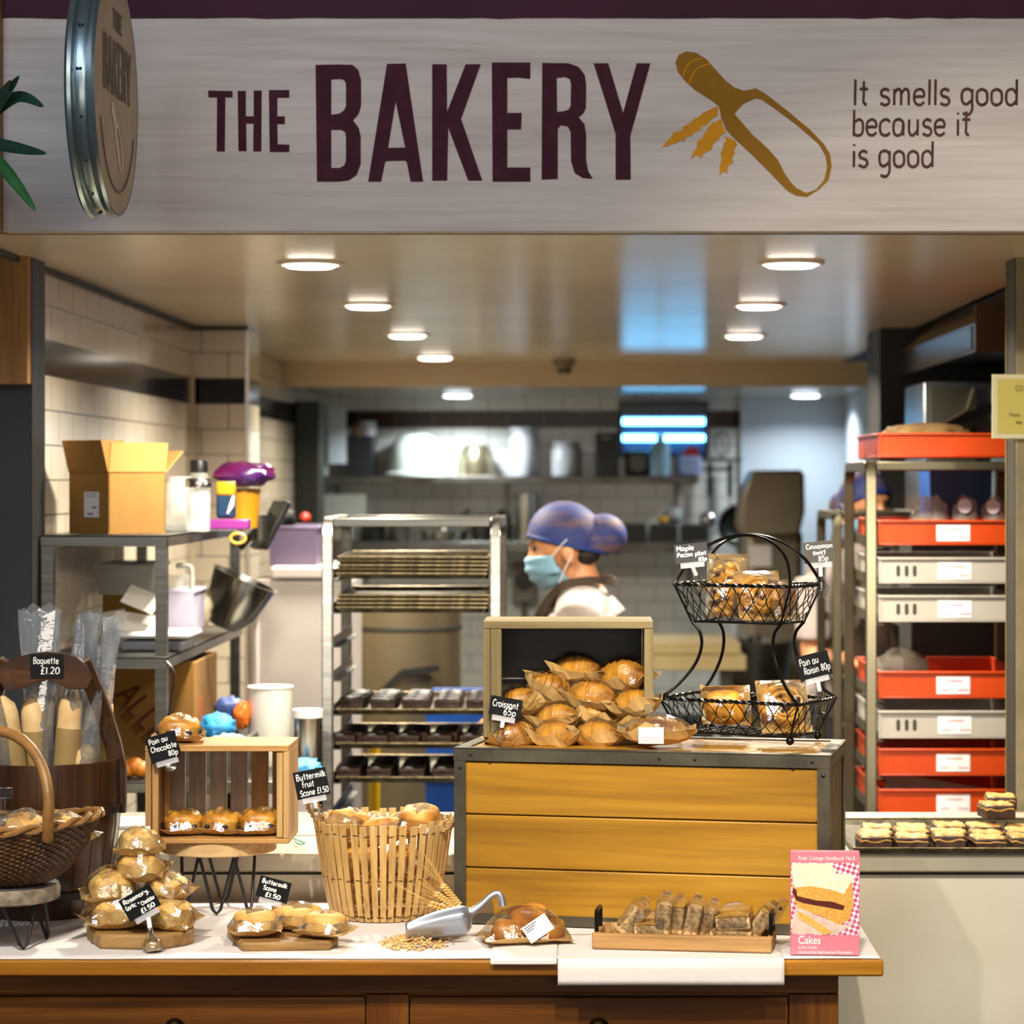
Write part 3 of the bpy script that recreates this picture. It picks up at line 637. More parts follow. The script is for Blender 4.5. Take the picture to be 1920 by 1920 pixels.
# ---- price cards
def card(label, px, py, y, wp, hp, tilt, lines, foot=None, m=SLATE, holder=True, yaw=0, base='clamp', text_r=.00105):
    k = y / F; w, h = wp * k, hp * k
    t = thing('price_card', label, 'price card', W(px, py, y), (0, rad(-tilt), rad(yaw)), 'handwritten price cards')
    g = G().bx(-w / 2, w / 2, 0, .0016, -h / 2, h / 2); mesh('slate', g, m, t, smooth=0)
    g = G()
    for txt, x0, yb, hh, x1 in lines:        # fractions of the card
        ch = hh * h; sx = (x1 - x0) * w / textw(txt, ch)
        write(g, txt, 0, 0, ch, Matrix.Translation((-w / 2 + x0 * w, -.0004, -h / 2 + yb * h)) @ RX @ Matrix.Diagonal((sx, 1, .5, 1)), text_r, jit=.04)
    mesh('lettering', g, CHALK, t)
    if holder:
        g = G().bx(-w * .36, w * .36, -.002, .004, -h / 2 - .010, -h / 2 + .001); mesh('holder', g, mat('e4e4ea', rough=.15, alpha=.45), t)
        if foot:
            e = W(*foot); inv = t.matrix_basis.inverted(); e = inv @ e; a = V((0, .001, -h / 2 - .009)); b = a + (e - a) * .3
            mesh('swivel', G().tube([a, b], .0045, 10), mat('efefef', rough=.3), t)
            if base == 'bottle':
                L = (e - b); M = Matrix.Translation(b) @ L.to_track_quat('Z', 'Y').to_matrix().to_4x4(); l = L.length
                g = G().lathe([(.0045, 0), (.006, l * .2), (.012, l * .4), (.019, l * .62), (.020, l * .8), (.016, l), (.0001, l)], 20, M=M); mesh('base', g, CLEAR, t)
                g = G().lathe([(.0001, l * .62), (.014, l * .63), (.015, l * .8), (.014, l * .98), (.0001, l * .99)], 16, M=M); mesh('sand_fill', g, mat('b89a6c', rough=.8), t)
            else:
                g = G().tube([b, b + (e - b) * .35, e], [.0065, .009, .005], 10)
                d = (e - b) * .5; g.tube([b + d * .5 + V((.004, -.006, 0)), b + d + V((.012, -.008, 0)), e + V((.006, -.004, 0))], [.003, .005, .002], 8); mesh('clamp', g, CLEAR, t)
    return t
# ================================================================== on the dresser, from the bucket to the book
BARK = mat('6b5f50', '9a8d78', rough=.9, scale=50, bump=.6, bscale=70)
ENDW = wood('b78f5d', 'cda874', 'dcbd8c', axis=0, scale=.8, rough=.6, lines=16)
DARKW = wood('23130a', '3d2514', '5c3a20', axis=2, scale=.8, rough=.32, bump=.12, lines=20, coat=.25)
DARKWX = wood('23130a', '3d2514', '5c3a20', axis=0, scale=.8, rough=.32, bump=.12, lines=20, coat=.25)
# ---- stave bucket with its tall handle
bx, by = -1.093, 5.215
t = thing('wooden_bucket', 'tall dark stave bucket full of bagged baguettes, with arched handle', 'bucket', (bx, by, TZ), world=True)
T0 = Matrix.Translation((bx, by, TZ))
g = G(); g.lathe([(.110, 0), (.124, .04), (.140, .11), (.150, .18), (.154, .24), (.153, .315), (.143, .315), (.142, .24), (.128, .06), (.0001, .05)], 48, M=T0)
for i in range(24):
    a = 2 * math.pi * (i + .4) / 24; c, s = math.cos(a), math.sin(a)
body = mesh('body', g, DARKW, t)
g = G()
for i in range(24):
    a = 2 * math.pi * (i + .4) / 24; c, s = math.cos(a), math.sin(a)
    g.tube([T0 @ V((r * c, r * s, z)) for r, z in ((.1105, .002), (.1245, .04), (.1405, .11), (.1505, .18), (.1545, .24), (.1535, .314))], .0007, 4)
mesh('stave_joint', g, BLACK, body)
for z, r in ((.215, .1535), (.05, .1285)):
    g = G().lathe([(r - .001, z - .009), (r + .004, z - .007), (r + .005, z + .007), (r, z + .009)], 48, M=T0); mesh('hoop', g, mat('2a1a10', '1c120b', rough=.6, scale=20), t)
hp = [(2, 1250), (20, 1236), (55, 1226), (88, 1222), (122, 1226), (145, 1233), (163, 1248), (172, 1272), (163, 1292), (127, 1293), (112, 1281), (88, 1275), (64, 1280), (48, 1291), (8, 1293), (-6, 1272)]
g = G(); g.prism([[(XX(a, 5.13), ZZ(b, 5.13)) for a, b in hp]], .022, 0, Matrix.Translation((0, 5.15, 0)) @ RX); mesh('handle_board', g, DARKWX, t, bev=.002)
for sx in (-1, 1):
    q = lambda px: 85 + sx * (px - 85)
    g = G(); P = [W(q(155), 1240, 5.15), W(q(176), 1290, 5.17), W(q(197), 1345, 5.2), W(q(212), 1395, 5.215), W(q(221), 1440, 5.22), W(q(221), 1520, 5.22)]
    for a, b in zip(P, P[1:]): g.bar(a, b + (b - a) * .04, .034, .018, up=(0, -1, .1))
    mesh('upright', g, DARKW, t)
# ---- baguettes in long sleeves
BAG = mat('d2aa6c', 'e6c792', rough=.6, scale=20, bump=.2, bscale=60)
def baguette(label, p0, p1, p2, r, ws, kr=True):
    """bread from p0 (inside the bucket) to p1, sleeve on to p2"""
    t = thing('wrapped_baguette', label, 'baguette', p0, group='baguettes in the bucket', world=True)
    d = (p1 - p0); n = 20
    g = G(); g.tube([p0 + d * (i / n) for i in range(n + 1)], [r * (1 - (max(0, (i / n - .9) / .1)) ** 2.5 * .8) for i in range(n + 1)], 16); mesh('baguette', g, BAG, t)
    q = (p2 - p0); m = q.to_track_quat('Z', 'Y').to_matrix().to_4x4(); m.translation = p0; L = q.length; nn = 16; sd = RN.random() * 50
    def fn(u, v):
        a = 2 * math.pi * u; k = max(0, (v - .55) / .45); wx = r * 1.12 * (1 - k) + ws * 1.25 * k; wy = r * 1.12 * (1 - k) + .008 * k
        c, s = math.cos(a), math.sin(a); j = 1 + .14 * noise.noise(V((c * 2, s * 2, v * 6 + sd)))
        return V((wx * c * j, wy * s * j, L * v + .03 * k * noise.noise(V((c * 3, s * 3, sd)))))
    g = G().grid(fn, 16, nn, 0, m, cu=True); mesh('sleeve', g, FILMB, t, smooth=20)
    if kr:
        e = p0 + (p1 - p0) * .80
        g = G(); g.tube([p0, p0 + (e - p0) * .5, e], [r * 1.05, r * 1.05, r * 1.06], 16); mesh('paper_band', g, mat('a58b58', '957a48', rough=.7, scale=9), t)
    return t
B0 = lambda px, y: V((XX(px, y), y, TZ + .08))
baguette('wrapped baguette leaning out over the bucket rim farthest from the crate of pastries', B0(60, 5.17), W(4, 1305, 5.12), W(-40, 1230, 5.10), .026, .045)
baguette('wrapped baguette with a glinting foil patch, under the middle of the arched handle', B0(75, 5.20), W(62, 1302, 5.19), W(75, 1140, 5.2), .026, .036)
baguette('wrapped baguette standing just beside the bright foil patched one, under the handle', B0(110, 5.19), W(136, 1295, 5.185), W(150, 1170, 5.2), .026, .048)
baguette('short wrapped baguette barely rising above the bucket rim inside the handle', B0(140, 5.18), W(163, 1395, 5.19), W(175, 1290, 5.2), .025, .04)
baguette('wrapped baguette leaning outside the handle upright with a tall milky sleeve', B0(140, 5.24), W(197, 1302, 5.265), W(212, 1160, 5.28), .024, .05)
baguette('wrapped baguette behind the handle whose clear sleeve stands tallest', B0(120, 5.30), W(150, 1290, 5.31), W(168, 1150, 5.33), .024, .05)
card('black price card reading Baguette on the arched bucket handle', 88, 1249, 5.125, 62, 45, 0, [('Baguette', .08, .60, .26, .86), ('£1.20', .30, .18, .27, .90)], holder=False)
# ---- bark-edged stand with the trug of white loaves
def hairpin(t, x, y, z0, z1, ang, w=.034, sp=.02, r=.0035):
    c, s = math.cos(ang), math.sin(ang)
    P = [V((x - c * w, y - s * w, z1)), V((x - c * .008 + s * sp, y - s * .008 - c * sp, z0 + .012)), V((x + s * sp, y - c * sp, z0 + .0035)), V((x + c * .008 + s * sp, y + s * .008 - c * sp, z0 + .012)), V((x + c * w, y + s * w, z1))]
    mesh('leg', G().tube(P, r, 10), BLACK, t)
sx_, sy_ = XX(12, 4.86), 4.86
t = thing('cake_stand', 'bark-edged wood slice stand on black hairpin legs under the trug', 'stand', (sx_, sy_, TZ), world=True)
g = G().lathe([(.0001, .086), (.097, .086), (.101, .089), (.102, .106), (.099, .115), (.0001, .116)], 48, M=Matrix.Translation((sx_, sy_, TZ)))
for v in g.v:
    d = v - V((sx_, sy_, v.z)); v += d * .04 * noise.noise(d * 18)
mesh('slab', g, [BARK], t)
mesh('slab_face', G().lathe([(.096, .1165), (.0001, .117)], 40, M=Matrix.Translation((sx_, sy_, TZ))), mat('6f7176', '585a5e', rough=.6, scale=12), t)
for a in (35, 125, 215, 305):
    hairpin(t, sx_ + .062 * math.sin(rad(a)), sy_ - .062 * math.cos(rad(a)), TZ, TZ + .087, rad(a))
WICK = mat('3a2413', '6d4a26', rough=.5, scale=60, lo=.3, hi=.7, bump=.2, bscale=90); WICKL = mat('7a5426', '9a6d36', rough=.45, scale=20, bump=.2, bscale=60)
tx, ty, tz = XX(-8, 4.84), 4.84, TZ + .117
t = thing('wicker_trug', 'dark woven willow trug with a bent stick handle holding white loaves', 'basket', (tx, ty, tz), world=True)
g = G(); NR = 26
def trug(u, v):        # u around, v from bottom 0 to rim 1
    a = 2 * math.pi * u; k = .45 + .55 * v ** .6; c, s = math.cos(a), math.sin(a)
    x = .195 * k * c; y = .125 * k * s; z = .105 * v + .02 * v * v * c * c
    return V((tx + x, ty + y, tz + .006 + z))
NS = 46
for j in range(NR):
    v = j / (NR - 1); P = []
    for i in range(NS * 2):
        p = trug(i / (NS * 2), v); q = trug(i / (NS * 2), v); o = V((p.x - tx, p.y - ty, 0)).normalized()
        P.append(p + o * (.0035 if (i + j) % 2 else -.0035))
    g.tube(P, .0032, 6, closed=True)
mesh('weave', g, WICK, t)
g = G()
for i in range(NS):
    g.tube([trug((i + .25) / NS, v / 6) for v in range(7)], .0022, 5)
mesh('rib_weave', g, WICKL, t)
g = G().lathe([(.092, .004), (.0001, .004)], 32, M=Matrix.Translation((tx, ty, tz)) @ Matrix.Diagonal((1, .62, 1, 1))); mesh('base', g, WICK, t)
g = G(); P = [trug(i / 60, 1.02) for i in range(60)]
for k in (0, 1): g.tube([p + V((0, 0, .006 * math.sin(i * 1.3 + k * math.pi))) + V((p.x - tx, p.y - ty, 0)).normalized() * .006 * math.cos(i * 1.3 + k * math.pi) for i, p in enumerate(P)], .0055, 7, closed=True)
mesh('rim', g, WICKL, t)
P = spline([W(89, 1575, 4.735), W(90, 1545, 4.722), W(91, 1500, 4.72), W(83, 1450, 4.74), W(60, 1405, 4.77), W(25, 1378, 4.8), W(-20, 1372, 4.82), W(-70, 1400, 4.86), W(-105, 1470, 4.9), W(-112, 1560, 4.95)], 5)
g = G().tube(P, [.0105 + .0012 * noise.noise(V((i * .5, 0, 0))) for i in range(len(P))], 12); mesh('handle', g, WICKL, t)
wrapped('plain', 0, 'pale round wrapped loaf in the trug between handle and frame edge', at(40, tz + .078, 4.79), .2, 'white loaves in the trug', 1.0)
wrapped('plain', 1, 'pale wrapped loaf in the trug outside the bent handle, near the bucket', at(118, tz + .074, 4.85), -.5, 'white loaves in the trug', .95)
wrapped('plain', 0, 'pale wrapped loaf deep at the back of the trug', at(70, tz + .045, 4.90), 1.0, 'white loaves in the trug', .9)
t = thing('sign_clip', 'clear plastic sign clip standing in the trug at the edge of view', 'clip', W(6, 1515, 4.76), world=True)
g = G(); p = t.location; g.box(p + V((0, 0, .028)), (.034, .003, .02)); mesh('holder', g, CLEAR, t, bev=.001); g = G().tube([p + V((0, 0, -.05)), p + V((0, 0, .018))], .005, 10); mesh('stem', g, CLEAR, t)
# ---- boards
OLIVE = wood('765528', '9c7844', 'b89660', axis=0, scale=.8, rough=.55, lines=18)
def board(name, label, outline, y0, z0, th, group='chopping boards'):
    """outline: pixels of the top surface as seen; each point lies on the height z0+th"""
    z = z0 + th; pts = [(XX(a, F * (EZ - z) / (b - CY)), F * (EZ - z) / (b - CY)) for a, b in outline]
    g = G(); g.prism([pts], th, 0, Matrix.Translation((0, 0, z0)))
    return one(name, g, OLIVE, label, 'board', group, bev=.006, smooth=40)
board('chopping_board', 'thick cut-corner wooden board under the pile of rosemary loaves', [(186, 1752), (300, 1754), (352, 1746), (364, 1741), (362, 1722), (330, 1712), (200, 1712), (165, 1722), (162, 1735)], 4.8, TZ + .001, .028)
board('chopping_board', 'small wooden board carrying the plain buttermilk scones', [(453, 1768), (620, 1765), (634, 1757), (632, 1738), (600, 1728), (450, 1728), (427, 1736), (426, 1744)], 4.8, TZ + .001, .017)
RG = 'wrapped rosemary loaves'
zb = TZ + .030
for i, (px, y, z, r, lab, sc) in enumerate([
    (220, 4.872, zb, .1, 'rosemary loaf at the bottom of the pile, under the tilted card edge', 1.05), (318, 4.868, zb, -.25, 'rosemary loaf at the bottom of the pile beside the glass-like card base', 1.0),
    (196, 4.962, zb, 1.4, 'rosemary loaf at the back bottom corner of the board near the bucket', .95), (276, 4.968, zb, 2.8, 'rosemary loaf hidden in the middle of the pile', .95),
    (208, 4.885, zb + .047, .35, 'rosemary loaf in the second layer on the bucket side', 1.04), (314, 4.90, zb + .045, 2.9, 'rosemary loaf in the second layer behind the tilted price card', .95),
    (264, 4.905, zb + .082, -.1, 'rosemary loaf second from the top of the pile', 1.02), (262, 4.905, zb + .130, .2, 'topmost rosemary loaf of the pile', .92)]):
    wrapped('roll', i % 3, lab, at(px, z, y), (rad(RN.uniform(-6, 6)), rad(RN.uniform(-7, 7)), r), RG, sc)
card('tilted black price card reading Rosemary, Garlic before the loaf pile', 262, 1693, 4.79, 66, 46, 30, [('Rosemary,', .08, .72, .18, .90), ('Garlic +', .06, .47, .17, .50), ('Cheddar', .52, .36, .16, .96), ('£1.50', .40, .08, .18, .86)], foot=(288, 1786, 4.77), base='bottle')
for i, (px, y, r, lab, sc) in enumerate([(478, 4.845, .1, 'plain scone at the end of its board nearest the loaf pile', 1.02), (540, 4.93, .5, 'plain scone behind the other two on the board', .95), (566, 4.905, 2.6, 'plain scone in the middle of the board, leaning on the rear one', 1.0), (610, 4.835, -.35, 'plain scone overhanging its board next to the slatted basket', .98)]):
    wrapped('scone', i % 2, 'wrapped ' + lab, at(px, TZ + .0195, y), r, 'plain buttermilk scones', sc)
card('black price card reading Buttermilk Scone above the plain scones', 513, 1668, 4.9, 60, 40, -15, [('Buttermilk', .08, .70, .21, .90), ('Scone', .17, .40, .20, .60), ('£1.50', .28, .10, .20, .78)], foot=(507, 1735, 4.89))
# ---- wood slice stand with the small slatted crate
dx, dy = XX(410, 5.25), 5.25
t = thing('cake_stand', 'pale round wood stand on black hairpin legs under the slatted crate', 'stand', (dx, dy, TZ), world=True)
zs = 1.020
g = G().lathe([(.0001, zs - .028), (.116, zs - .028), (.118, zs - .026), (.118, zs - .002), (.116, zs), (.0001, zs)], 56, M=Matrix.Translation((dx, dy, 0))); mesh('slab', g, ENDW, t)
for a in (-52, 5, 60, 180):
    hairpin(t, dx + .066 * math.sin(rad(a)), dy - .066 * math.cos(rad(a)), TZ + .001, zs - .027, rad(a), w=.036, sp=.012, r=.0034)
PALE = wood('a0743f', 'c19254', 'd3aa6c', axis=0, scale=.8, rough=.6, lines=16); PALEV = wood('8f6a3c', 'b28a55', 'c7a26b', axis=2, scale=.8, rough=.6, lines=16)
GREYW = wood('85786a', 'a49686', 'bcb0a0', axis=2, scale=.7, rough=.65, lines=14)
yf, yr_ = 5.13, 5.30; x0, x1 = XX(272, yf), XX(542, yf); z0, z1 = zs + .001, ZZ(1398, yf)
t = thing('wooden_crate', 'small pale slatted crate on its side holding pains au chocolat', 'crate', ((x0 + x1) / 2, yf, z0), world=True)
g = G().bx(x0, x1, yf, yr_, z1 - .012, z1); mesh('top_board', g, PALE, t, bev=.0015)
g = G().bx(x0, x1, yf, yr_, z0, z0 + .010); mesh('bottom_board', g, PALE, t, bev=.0015)
for a, b in ((x0, x0 + .012), (x1 - .012, x1)):
    g = G().bx(a, b, yf, yr_, z0 + .0105, z1 - .0125); mesh('side_board', g, PALEV, t, bev=.0015)
for a, b in ((x0 + .013, x0 + .026), (x1 - .026, x1 - .013)):
    for c, d in ((yf + .004, yf + .022), (yr_ - .022, yr_ - .002)): g = G().bx(a, b, c, d, z0 + .011, z1 - .013); mesh('corner_post', g, PALEV, t, bev=.002)
wdt = (x1 - x0 - .03) / 6
for i in range(6):
    a = x0 + .015 + i * wdt; g = G().bx(a + .004, a + wdt - .004, yr_, yr_ + .006, z0, z1); mesh('back_slat', g, GREYW if i < 4 else PALEV, t)
for i, (px, lab) in enumerate([(343, 'wrapped pain au chocolat in the crate at the end below the price card'), (415, 'wrapped pain au chocolat in the middle of the small crate'), (487, 'wrapped pain au chocolat in the crate nearest the slatted basket')]):
    wrapped('pain', i % 2, lab, at(px, z0 + .0115, 5.19), [.25, -.2, .15][i], 'pains au chocolat', 1.0 if i < 2 else 1.06)
wrapped('pain', 1, 'wrapped pain au chocolat lying on top of the small crate', at(336, z1 + .001, 5.2), .1, 'pains au chocolat', 1.08)
card('black price card reading Pain au Chocolate on the small crate', 306, 1401, 5.11, 58, 50, 16, [('Pain au', .08, .70, .20, .72), ('Chocolate', .08, .40, .20, .94), ('80p', .60, .12, .19, .92)], foot=(318, 1445, 5.12))
# ---- slatted basket of fruit scones
cx_, cy_ = XX(719, 5.19), 5.19
t = thing('slatted_basket', 'tall round basket of pale wooden slats tied with wire, full of fruit scones', 'basket', (cx_, cy_, TZ + .001), world=True)
def slat(i, n): return 2 * math.pi * i / n
SL = wood('b08a50', 'cfa868', 'dcbb80', axis=2, scale=.9, rough=.5, lines=14)
def prof(v): return .104 + .036 * v ** .75
hb = .19; NSL = 42
g = G()
for i in range(NSL):
    a = slat(i, NSL) + RN.uniform(-.02, .02); ln = RN.uniform(1.0, 1.05); vs = []
    for j in range(9):
        v = j / 8 * ln; r = prof(v); w = .0052 + .0022 * v
        for q in (-1, 1):
            for rr in (-.0012, .0012):
                c, s = math.cos(a), math.sin(a); vs.append(V((cx_ + (r + rr) * c - q * w * s, cy_ + (r + rr) * s + q * w * c, TZ + .002 + hb * v)))
    fs = []
    for j in range(8):
        b = j * 4
        for p, q in ((0, 1), (1, 3), (3, 2), (2, 0)): fs.append((b + p, b + q, b + 4 + q, b + 4 + p))
    fs += [(0, 1, 3, 2), (32, 33, 35, 34)]; g.add(vs, fs)
mesh('slat_wall', g, SL, t, smooth=30)
g = G()
for v in (.06, .45, .93):
    g.tube([V((cx_ + (prof(v) + .0022 * math.sin(i * 1.9)) * math.cos(i * math.pi / 60), cy_ + (prof(v) + .0022 * math.sin(i * 1.9)) * math.sin(i * math.pi / 60), TZ + hb * v + .0015 * math.sin(i))) for i in range(120)], .0009, 5, closed=True)
mesh('binding_wire', g, mat('2f2418', rough=.5, metal=.5), t)
mesh('base', G().cyl((cx_, cy_, TZ + .002), .1, .006, 32), SL, t)
ROPE = mat('a5824e', 'c4a26a', rough=.8, scale=70, bump=.4, bscale=120)
def rope(pts, r=.004):
    P = spline(pts, 8); g = G()
    for k in range(3): g.tube([p + V((math.cos(i * .8 + k * 2.09), math.sin(i * .8 + k * 2.09) * .6, math.sin(i * .8 + k * 2.09))) * r * .7 for i, p in enumerate(P)], r * .62, 6)
    return g
mesh('rope_handle', rope([W(600, 1562, 5.17), W(590, 1535, 5.16), W(577, 1512, 5.15), W(584, 1500, 5.15), W(598, 1512, 5.16), W(606, 1545, 5.19)]), ROPE, t)
mesh('rope_handle', rope([W(822, 1562, 5.13), W(838, 1552, 5.12), W(851, 1535, 5.12), W(856, 1528, 5.15), W(850, 1545, 5.2), W(838, 1562, 5.24)]), ROPE, t)
FG = 'fruit scones in the slatted basket'
for i, (px, z, y, lab) in enumerate([
    (652, 1.032, 5.17, 'fruit scone at the rim beside the basket rope and price card'), (786, 1.042, 5.17, 'fruit scone standing highest, at the rim by the plank crate'), (718, 1.018, 5.15, 'fruit scone low in the middle of the basket top'),
    (690, 1.015, 5.25, 'fruit scone at the back of the basket top'), (760, 1.02, 5.26, 'fruit scone at the back rim, under the highest one'),
    (682, .965, 5.16, 'fruit scone behind the slats one layer down, price card side'), (757, .965, 5.16, 'fruit scone behind the slats one layer down, crate side'), (716, .915, 5.155, 'fruit scone behind the slats near the basket bottom'),
    (684, .90, 5.20, 'fruit scone at the basket bottom, price card side'), (756, .905, 5.20, 'fruit scone at the basket bottom, crate side')]):
    wrapped('fruit', i % 3, 'wrapped ' + lab, at(px, z, y), (rad(RN.uniform(-20, 20)), rad(RN.uniform(-20, 20)), RN.uniform(0, 3)), FG, 1.0 if i < 3 else .88)
card('black price card reading Buttermilk Fruit Scone on the slatted basket', 584, 1469, 5.12, 62, 52, 11, [('Buttermilk', .06, .68, .22, .98), ('fruit', .20, .40, .22, .58), ('Scone £1.50', .10, .10, .21, .98)], foot=(596, 1540, 5.14))
# ---- scoop, oats, wheat
t = thing('grain_scoop', 'polished aluminium grain scoop lying beside the spilled oats', 'scoop', W(830, 1758, 4.88), (0, rad(-7), rad(4)))
ALU = mat('b9bfcb', 'a4abb8', rough=.4, metal=.95, scale=5)
g = G(); NU, NV = 22, 20
def sc(u, v):
    x = -.068 + .13 * u; a = rad(-112 + 224 * v) * (1 - .35 * (1 - u) ** 2.2); r = .036 * (1 if u < .82 else math.sqrt(max(.0, 1 - ((u - .82) / .18) ** 2)) * .92 + .08)
    return V((x, r * math.sin(a), .037 - r * math.cos(a) + (1 - u) ** 3 * .004))
g.grid(sc, NU, NV); mesh('bowl', g, ALU, t, smooth=50, solid=.0012)
P = spline([V((.058, 0, .040)), V((.078, 0, .050)), V((.10, 0, .066)), V((.114, 0, .070)), V((.12, 0, .062)), V((.121, 0, .045))], 5); n = len(P)
g = G().tube(P, [.009 - .003 * math.sin(math.pi * i / n) for i in range(n)], 12); mesh('handle', g, ALU, t)
g = G(); q = random.Random(5)
for i in range(520):
    a, r = q.uniform(0, 6.28), q.random() ** .7; px = 775 + 62 * r * math.cos(a) + 18 * q.gauss(0, .4); y = YON(1770 - 15 * r * math.sin(a), TZ)
    hz = max(0, .018 * (1 - ((px - 790) / 50) ** 2) * (1 - r)); M = Matrix.Translation((XX(px, y), y, TZ + .003 + hz * q.random())) @ Euler((q.uniform(-.5, .5), q.uniform(-.5, .5), q.uniform(0, 6))).to_matrix().to_4x4()
    g.ell((0, 0, 0), (.0042, .0028, .0011), 6, 4, M=M)
tag(mesh('oat_flakes', g, mat('c99a58', 'dcb57a', rough=.8, scale=120), smooth=50), 'small spilled heap of oat flakes in front of the scoop mouth', 'oats', kind='stuff')
STRAW = mat('c99a50', 'ddb873', rough=.6, scale=30); t = None
for i, (a, b, lab) in enumerate([((862, 1712), (800, 1692), 'lowest dried wheat ear resting on the scoop'), ((858, 1704), (812, 1672), 'middle dried wheat ear leaning on the slatted basket'), ((862, 1698), (826, 1655), 'uppermost dried wheat ear by the crate frame')]):
    t = thing('wheat_ear', lab, 'wheat', W(a[0], a[1], 5.02), group='dried wheat ears', world=True); A, B = W(*a, 5.02 - .0), W(*b, 5.0); d = (B - A)
    g = G()
    for k in range(16):
        p = A + d * (.05 + .055 * k); s = (-1) ** k; g.ell(p + V((0, -.003, .0035 * s)), (.0065, .0032, .0034), 8, 6)
    mesh('ear', g, STRAW, t)
    g = G(); q = random.Random(i)
    for k in range(14):
        p = A + d * q.uniform(.3, .95); e = p + d.normalized() * q.uniform(.05, .085) + V((0, q.uniform(-.01, .01), q.uniform(-.022, .022))); g.tube([p, (p + e) / 2 + V((0, 0, .002)), e], [.0007, .0005, .0003], 4)
    mesh('awn_hair', g, STRAW, t); mesh('stalk', G().tube([A - d * .25, A, B], [.0014, .0013, .001], 6), STRAW, t)
# ---- labelled bag of pastries in front of the plank crate
t = thing('wrapped_pastry_bag', 'clear bag of three glazed buns with white label by the scoop', 'pastry', (XX(984, 4.87), 4.87, TZ + .0015), rad(14))
for p, r, zz in (((-.036, -.012), (.032, .028, .026), 0), ((.012, .012), (.040, .034, .034), .012), ((.054, .01), (.026, .026, .024), 0)):
    g = b_roll(int(p[0] * 1000), r)
    for v in g.v: v += V((p[0], p[1], .003 + zz))
    mesh('bun', g, CRUSTD, t, smooth=60)
P, Fm = bag((.072, .046, .068), 33, pa=1.22, pb=1.2, lift=.22, top=1.02); mesh('paper_liner', P, KRAFT, t, smooth=0, solid=.0005); mesh('film', Fm, FILM, t, smooth=8)
LBL = mat('d6d3d5', rough=.5)
M = Matrix.Translation((.012, -.058, .036)) @ Euler((rad(-18), rad(-32), 0)).to_matrix().to_4x4()
g = G().bx(-.026, .026, -.0006, .0006, -.017, .017, 0, M); l = mesh('label', g, LBL, t, smooth=0)
g = G()
for k in range(3): g.bx(-.022, -.022 + .026 - .005 * k, -.0012, -.0008, .012 - k * .004, .0135 - k * .004, 0, M)
mesh('print', g, mat('55505a', rough=.7), l, smooth=0)
# ---- wooden tray of oat slices
ta = rad(-7.5); TL = V((XX(1284, 4.83), 4.83, TZ + .003))
t = thing('wooden_tray', 'long rough wooden tray with iron handles holding bagged oat slices', 'tray', TL, ta)
RAW = wood('8a6336', 'a97f4c', 'bf9762', axis=0, scale=.7, rough=.7, lines=14)
hx, hy = .170, .058
g = G()
for x_, y_, zz, th in ((-hx, -hy, 0, .032),):
    sec = [(-.068, .002), (-.066, .030), (-.054, .031), (-.046, .014), (.046, .014), (.054, .031), (.066, .030), (.068, .002), (.06, 0), (-.06, 0)]
    n = len(sec); vs = []
    for x in (-hx, hx): vs += [V((x * (1.0 if abs(y) < .06 else .985), y, z)) for y, z in sec]
    g.add(vs, [(i, (i + 1) % n, n + (i + 1) % n, n + i) for i in range(n)] + [tuple(range(n))[::-1], tuple(range(n, 2 * n))])
    g.bx(-hx + .002, -hx + .012, -.05, .05, .01, .028); g.bx(hx - .012, hx - .002, -.05, .05, .01, .028)
mesh('body', g, RAW, t, bev=.003, smooth=40)
for s in (-1, 1):
    g = G().tube(spline([V((s * (hx - .006), -.03, .024)), V((s * (hx - .006), -.03, .058)), V((s * (hx - .006), -.024, .066)), V((s * (hx - .006), .024, .066)), V((s * (hx - .006), .03, .058)), V((s * (hx - .006), .03, .024))], 4), .004, 10); mesh('handle', g, BLACKI, t)
def slice_bag(label, px, py, y, dim, rot, top=None, sg=0):
    t = thing('oat_slice', label, 'oat slice', W(px, py, y), tuple(rad(a) for a in rot), 'bagged oat slices')
    w, d, h = dim; g = G().box((0, 0, 0), dim)
    b = mesh('slice', g, OATS, t, bev=.004)
    if top: mesh('topping', G().box((0, 0, h / 2 + .0015), (w * .97, d * .97, .004)), top, b, bev=.0015)
    q = random.Random(sg)
    def fn(u, v):
        a = 2 * math.pi * u; c, s = math.cos(a), math.sin(a); e = lambda k: math.copysign(abs(k) ** .5, k)
        k = 1 if .12 < v < .80 else (.75 if v <= .12 else max(.10, 1 - (v - .8) * 5.2)); fl = .35 * max(0, v - .93) / .07
        return V((e(c) * (w / 2 + .003) * (k + fl) * (1 + .05 * noise.noise(V((c, s, v * 5 + sg)))), e(s) * (d / 2 + .003) * k, -h / 2 - .003 + (h + .028) * v))
    mesh('film', G().grid(fn, 14, 10, cu=True), FILM, t, smooth=20); return t
slice_bag('bagged oat slice leaning sideways beside the tray iron handle on the scoop side', 1182, 1727, 4.84, (.03, .05, .06), (0, 38, 8), sg=1)
slice_bag('bagged oat slice lying flat between the leaning and standing ones', 1222, 1743, 4.83, (.062, .05, .024), (0, -2, -8), OATSY, 2)
slice_bag('tallest bagged oat slice standing with a twisted film top', 1246, 1722, 4.83, (.03, .055, .058), (0, 6, -10), sg=3)
slice_bag('bagged oat slice with yellow apricot side, second of the standing ones', 1272, 1724, 4.845, (.026, .05, .052), (0, 4, -10), OATSY, 4)
slice_bag('bagged oat slice third of the standing ones, tilted against its neighbour', 1300, 1726, 4.83, (.028, .052, .056), (0, 12, -8), sg=5)
slice_bag('bagged oat slice fourth of the standing ones, darkest in film', 1328, 1730, 4.85, (.026, .05, .052), (0, 16, -12), sg=6)
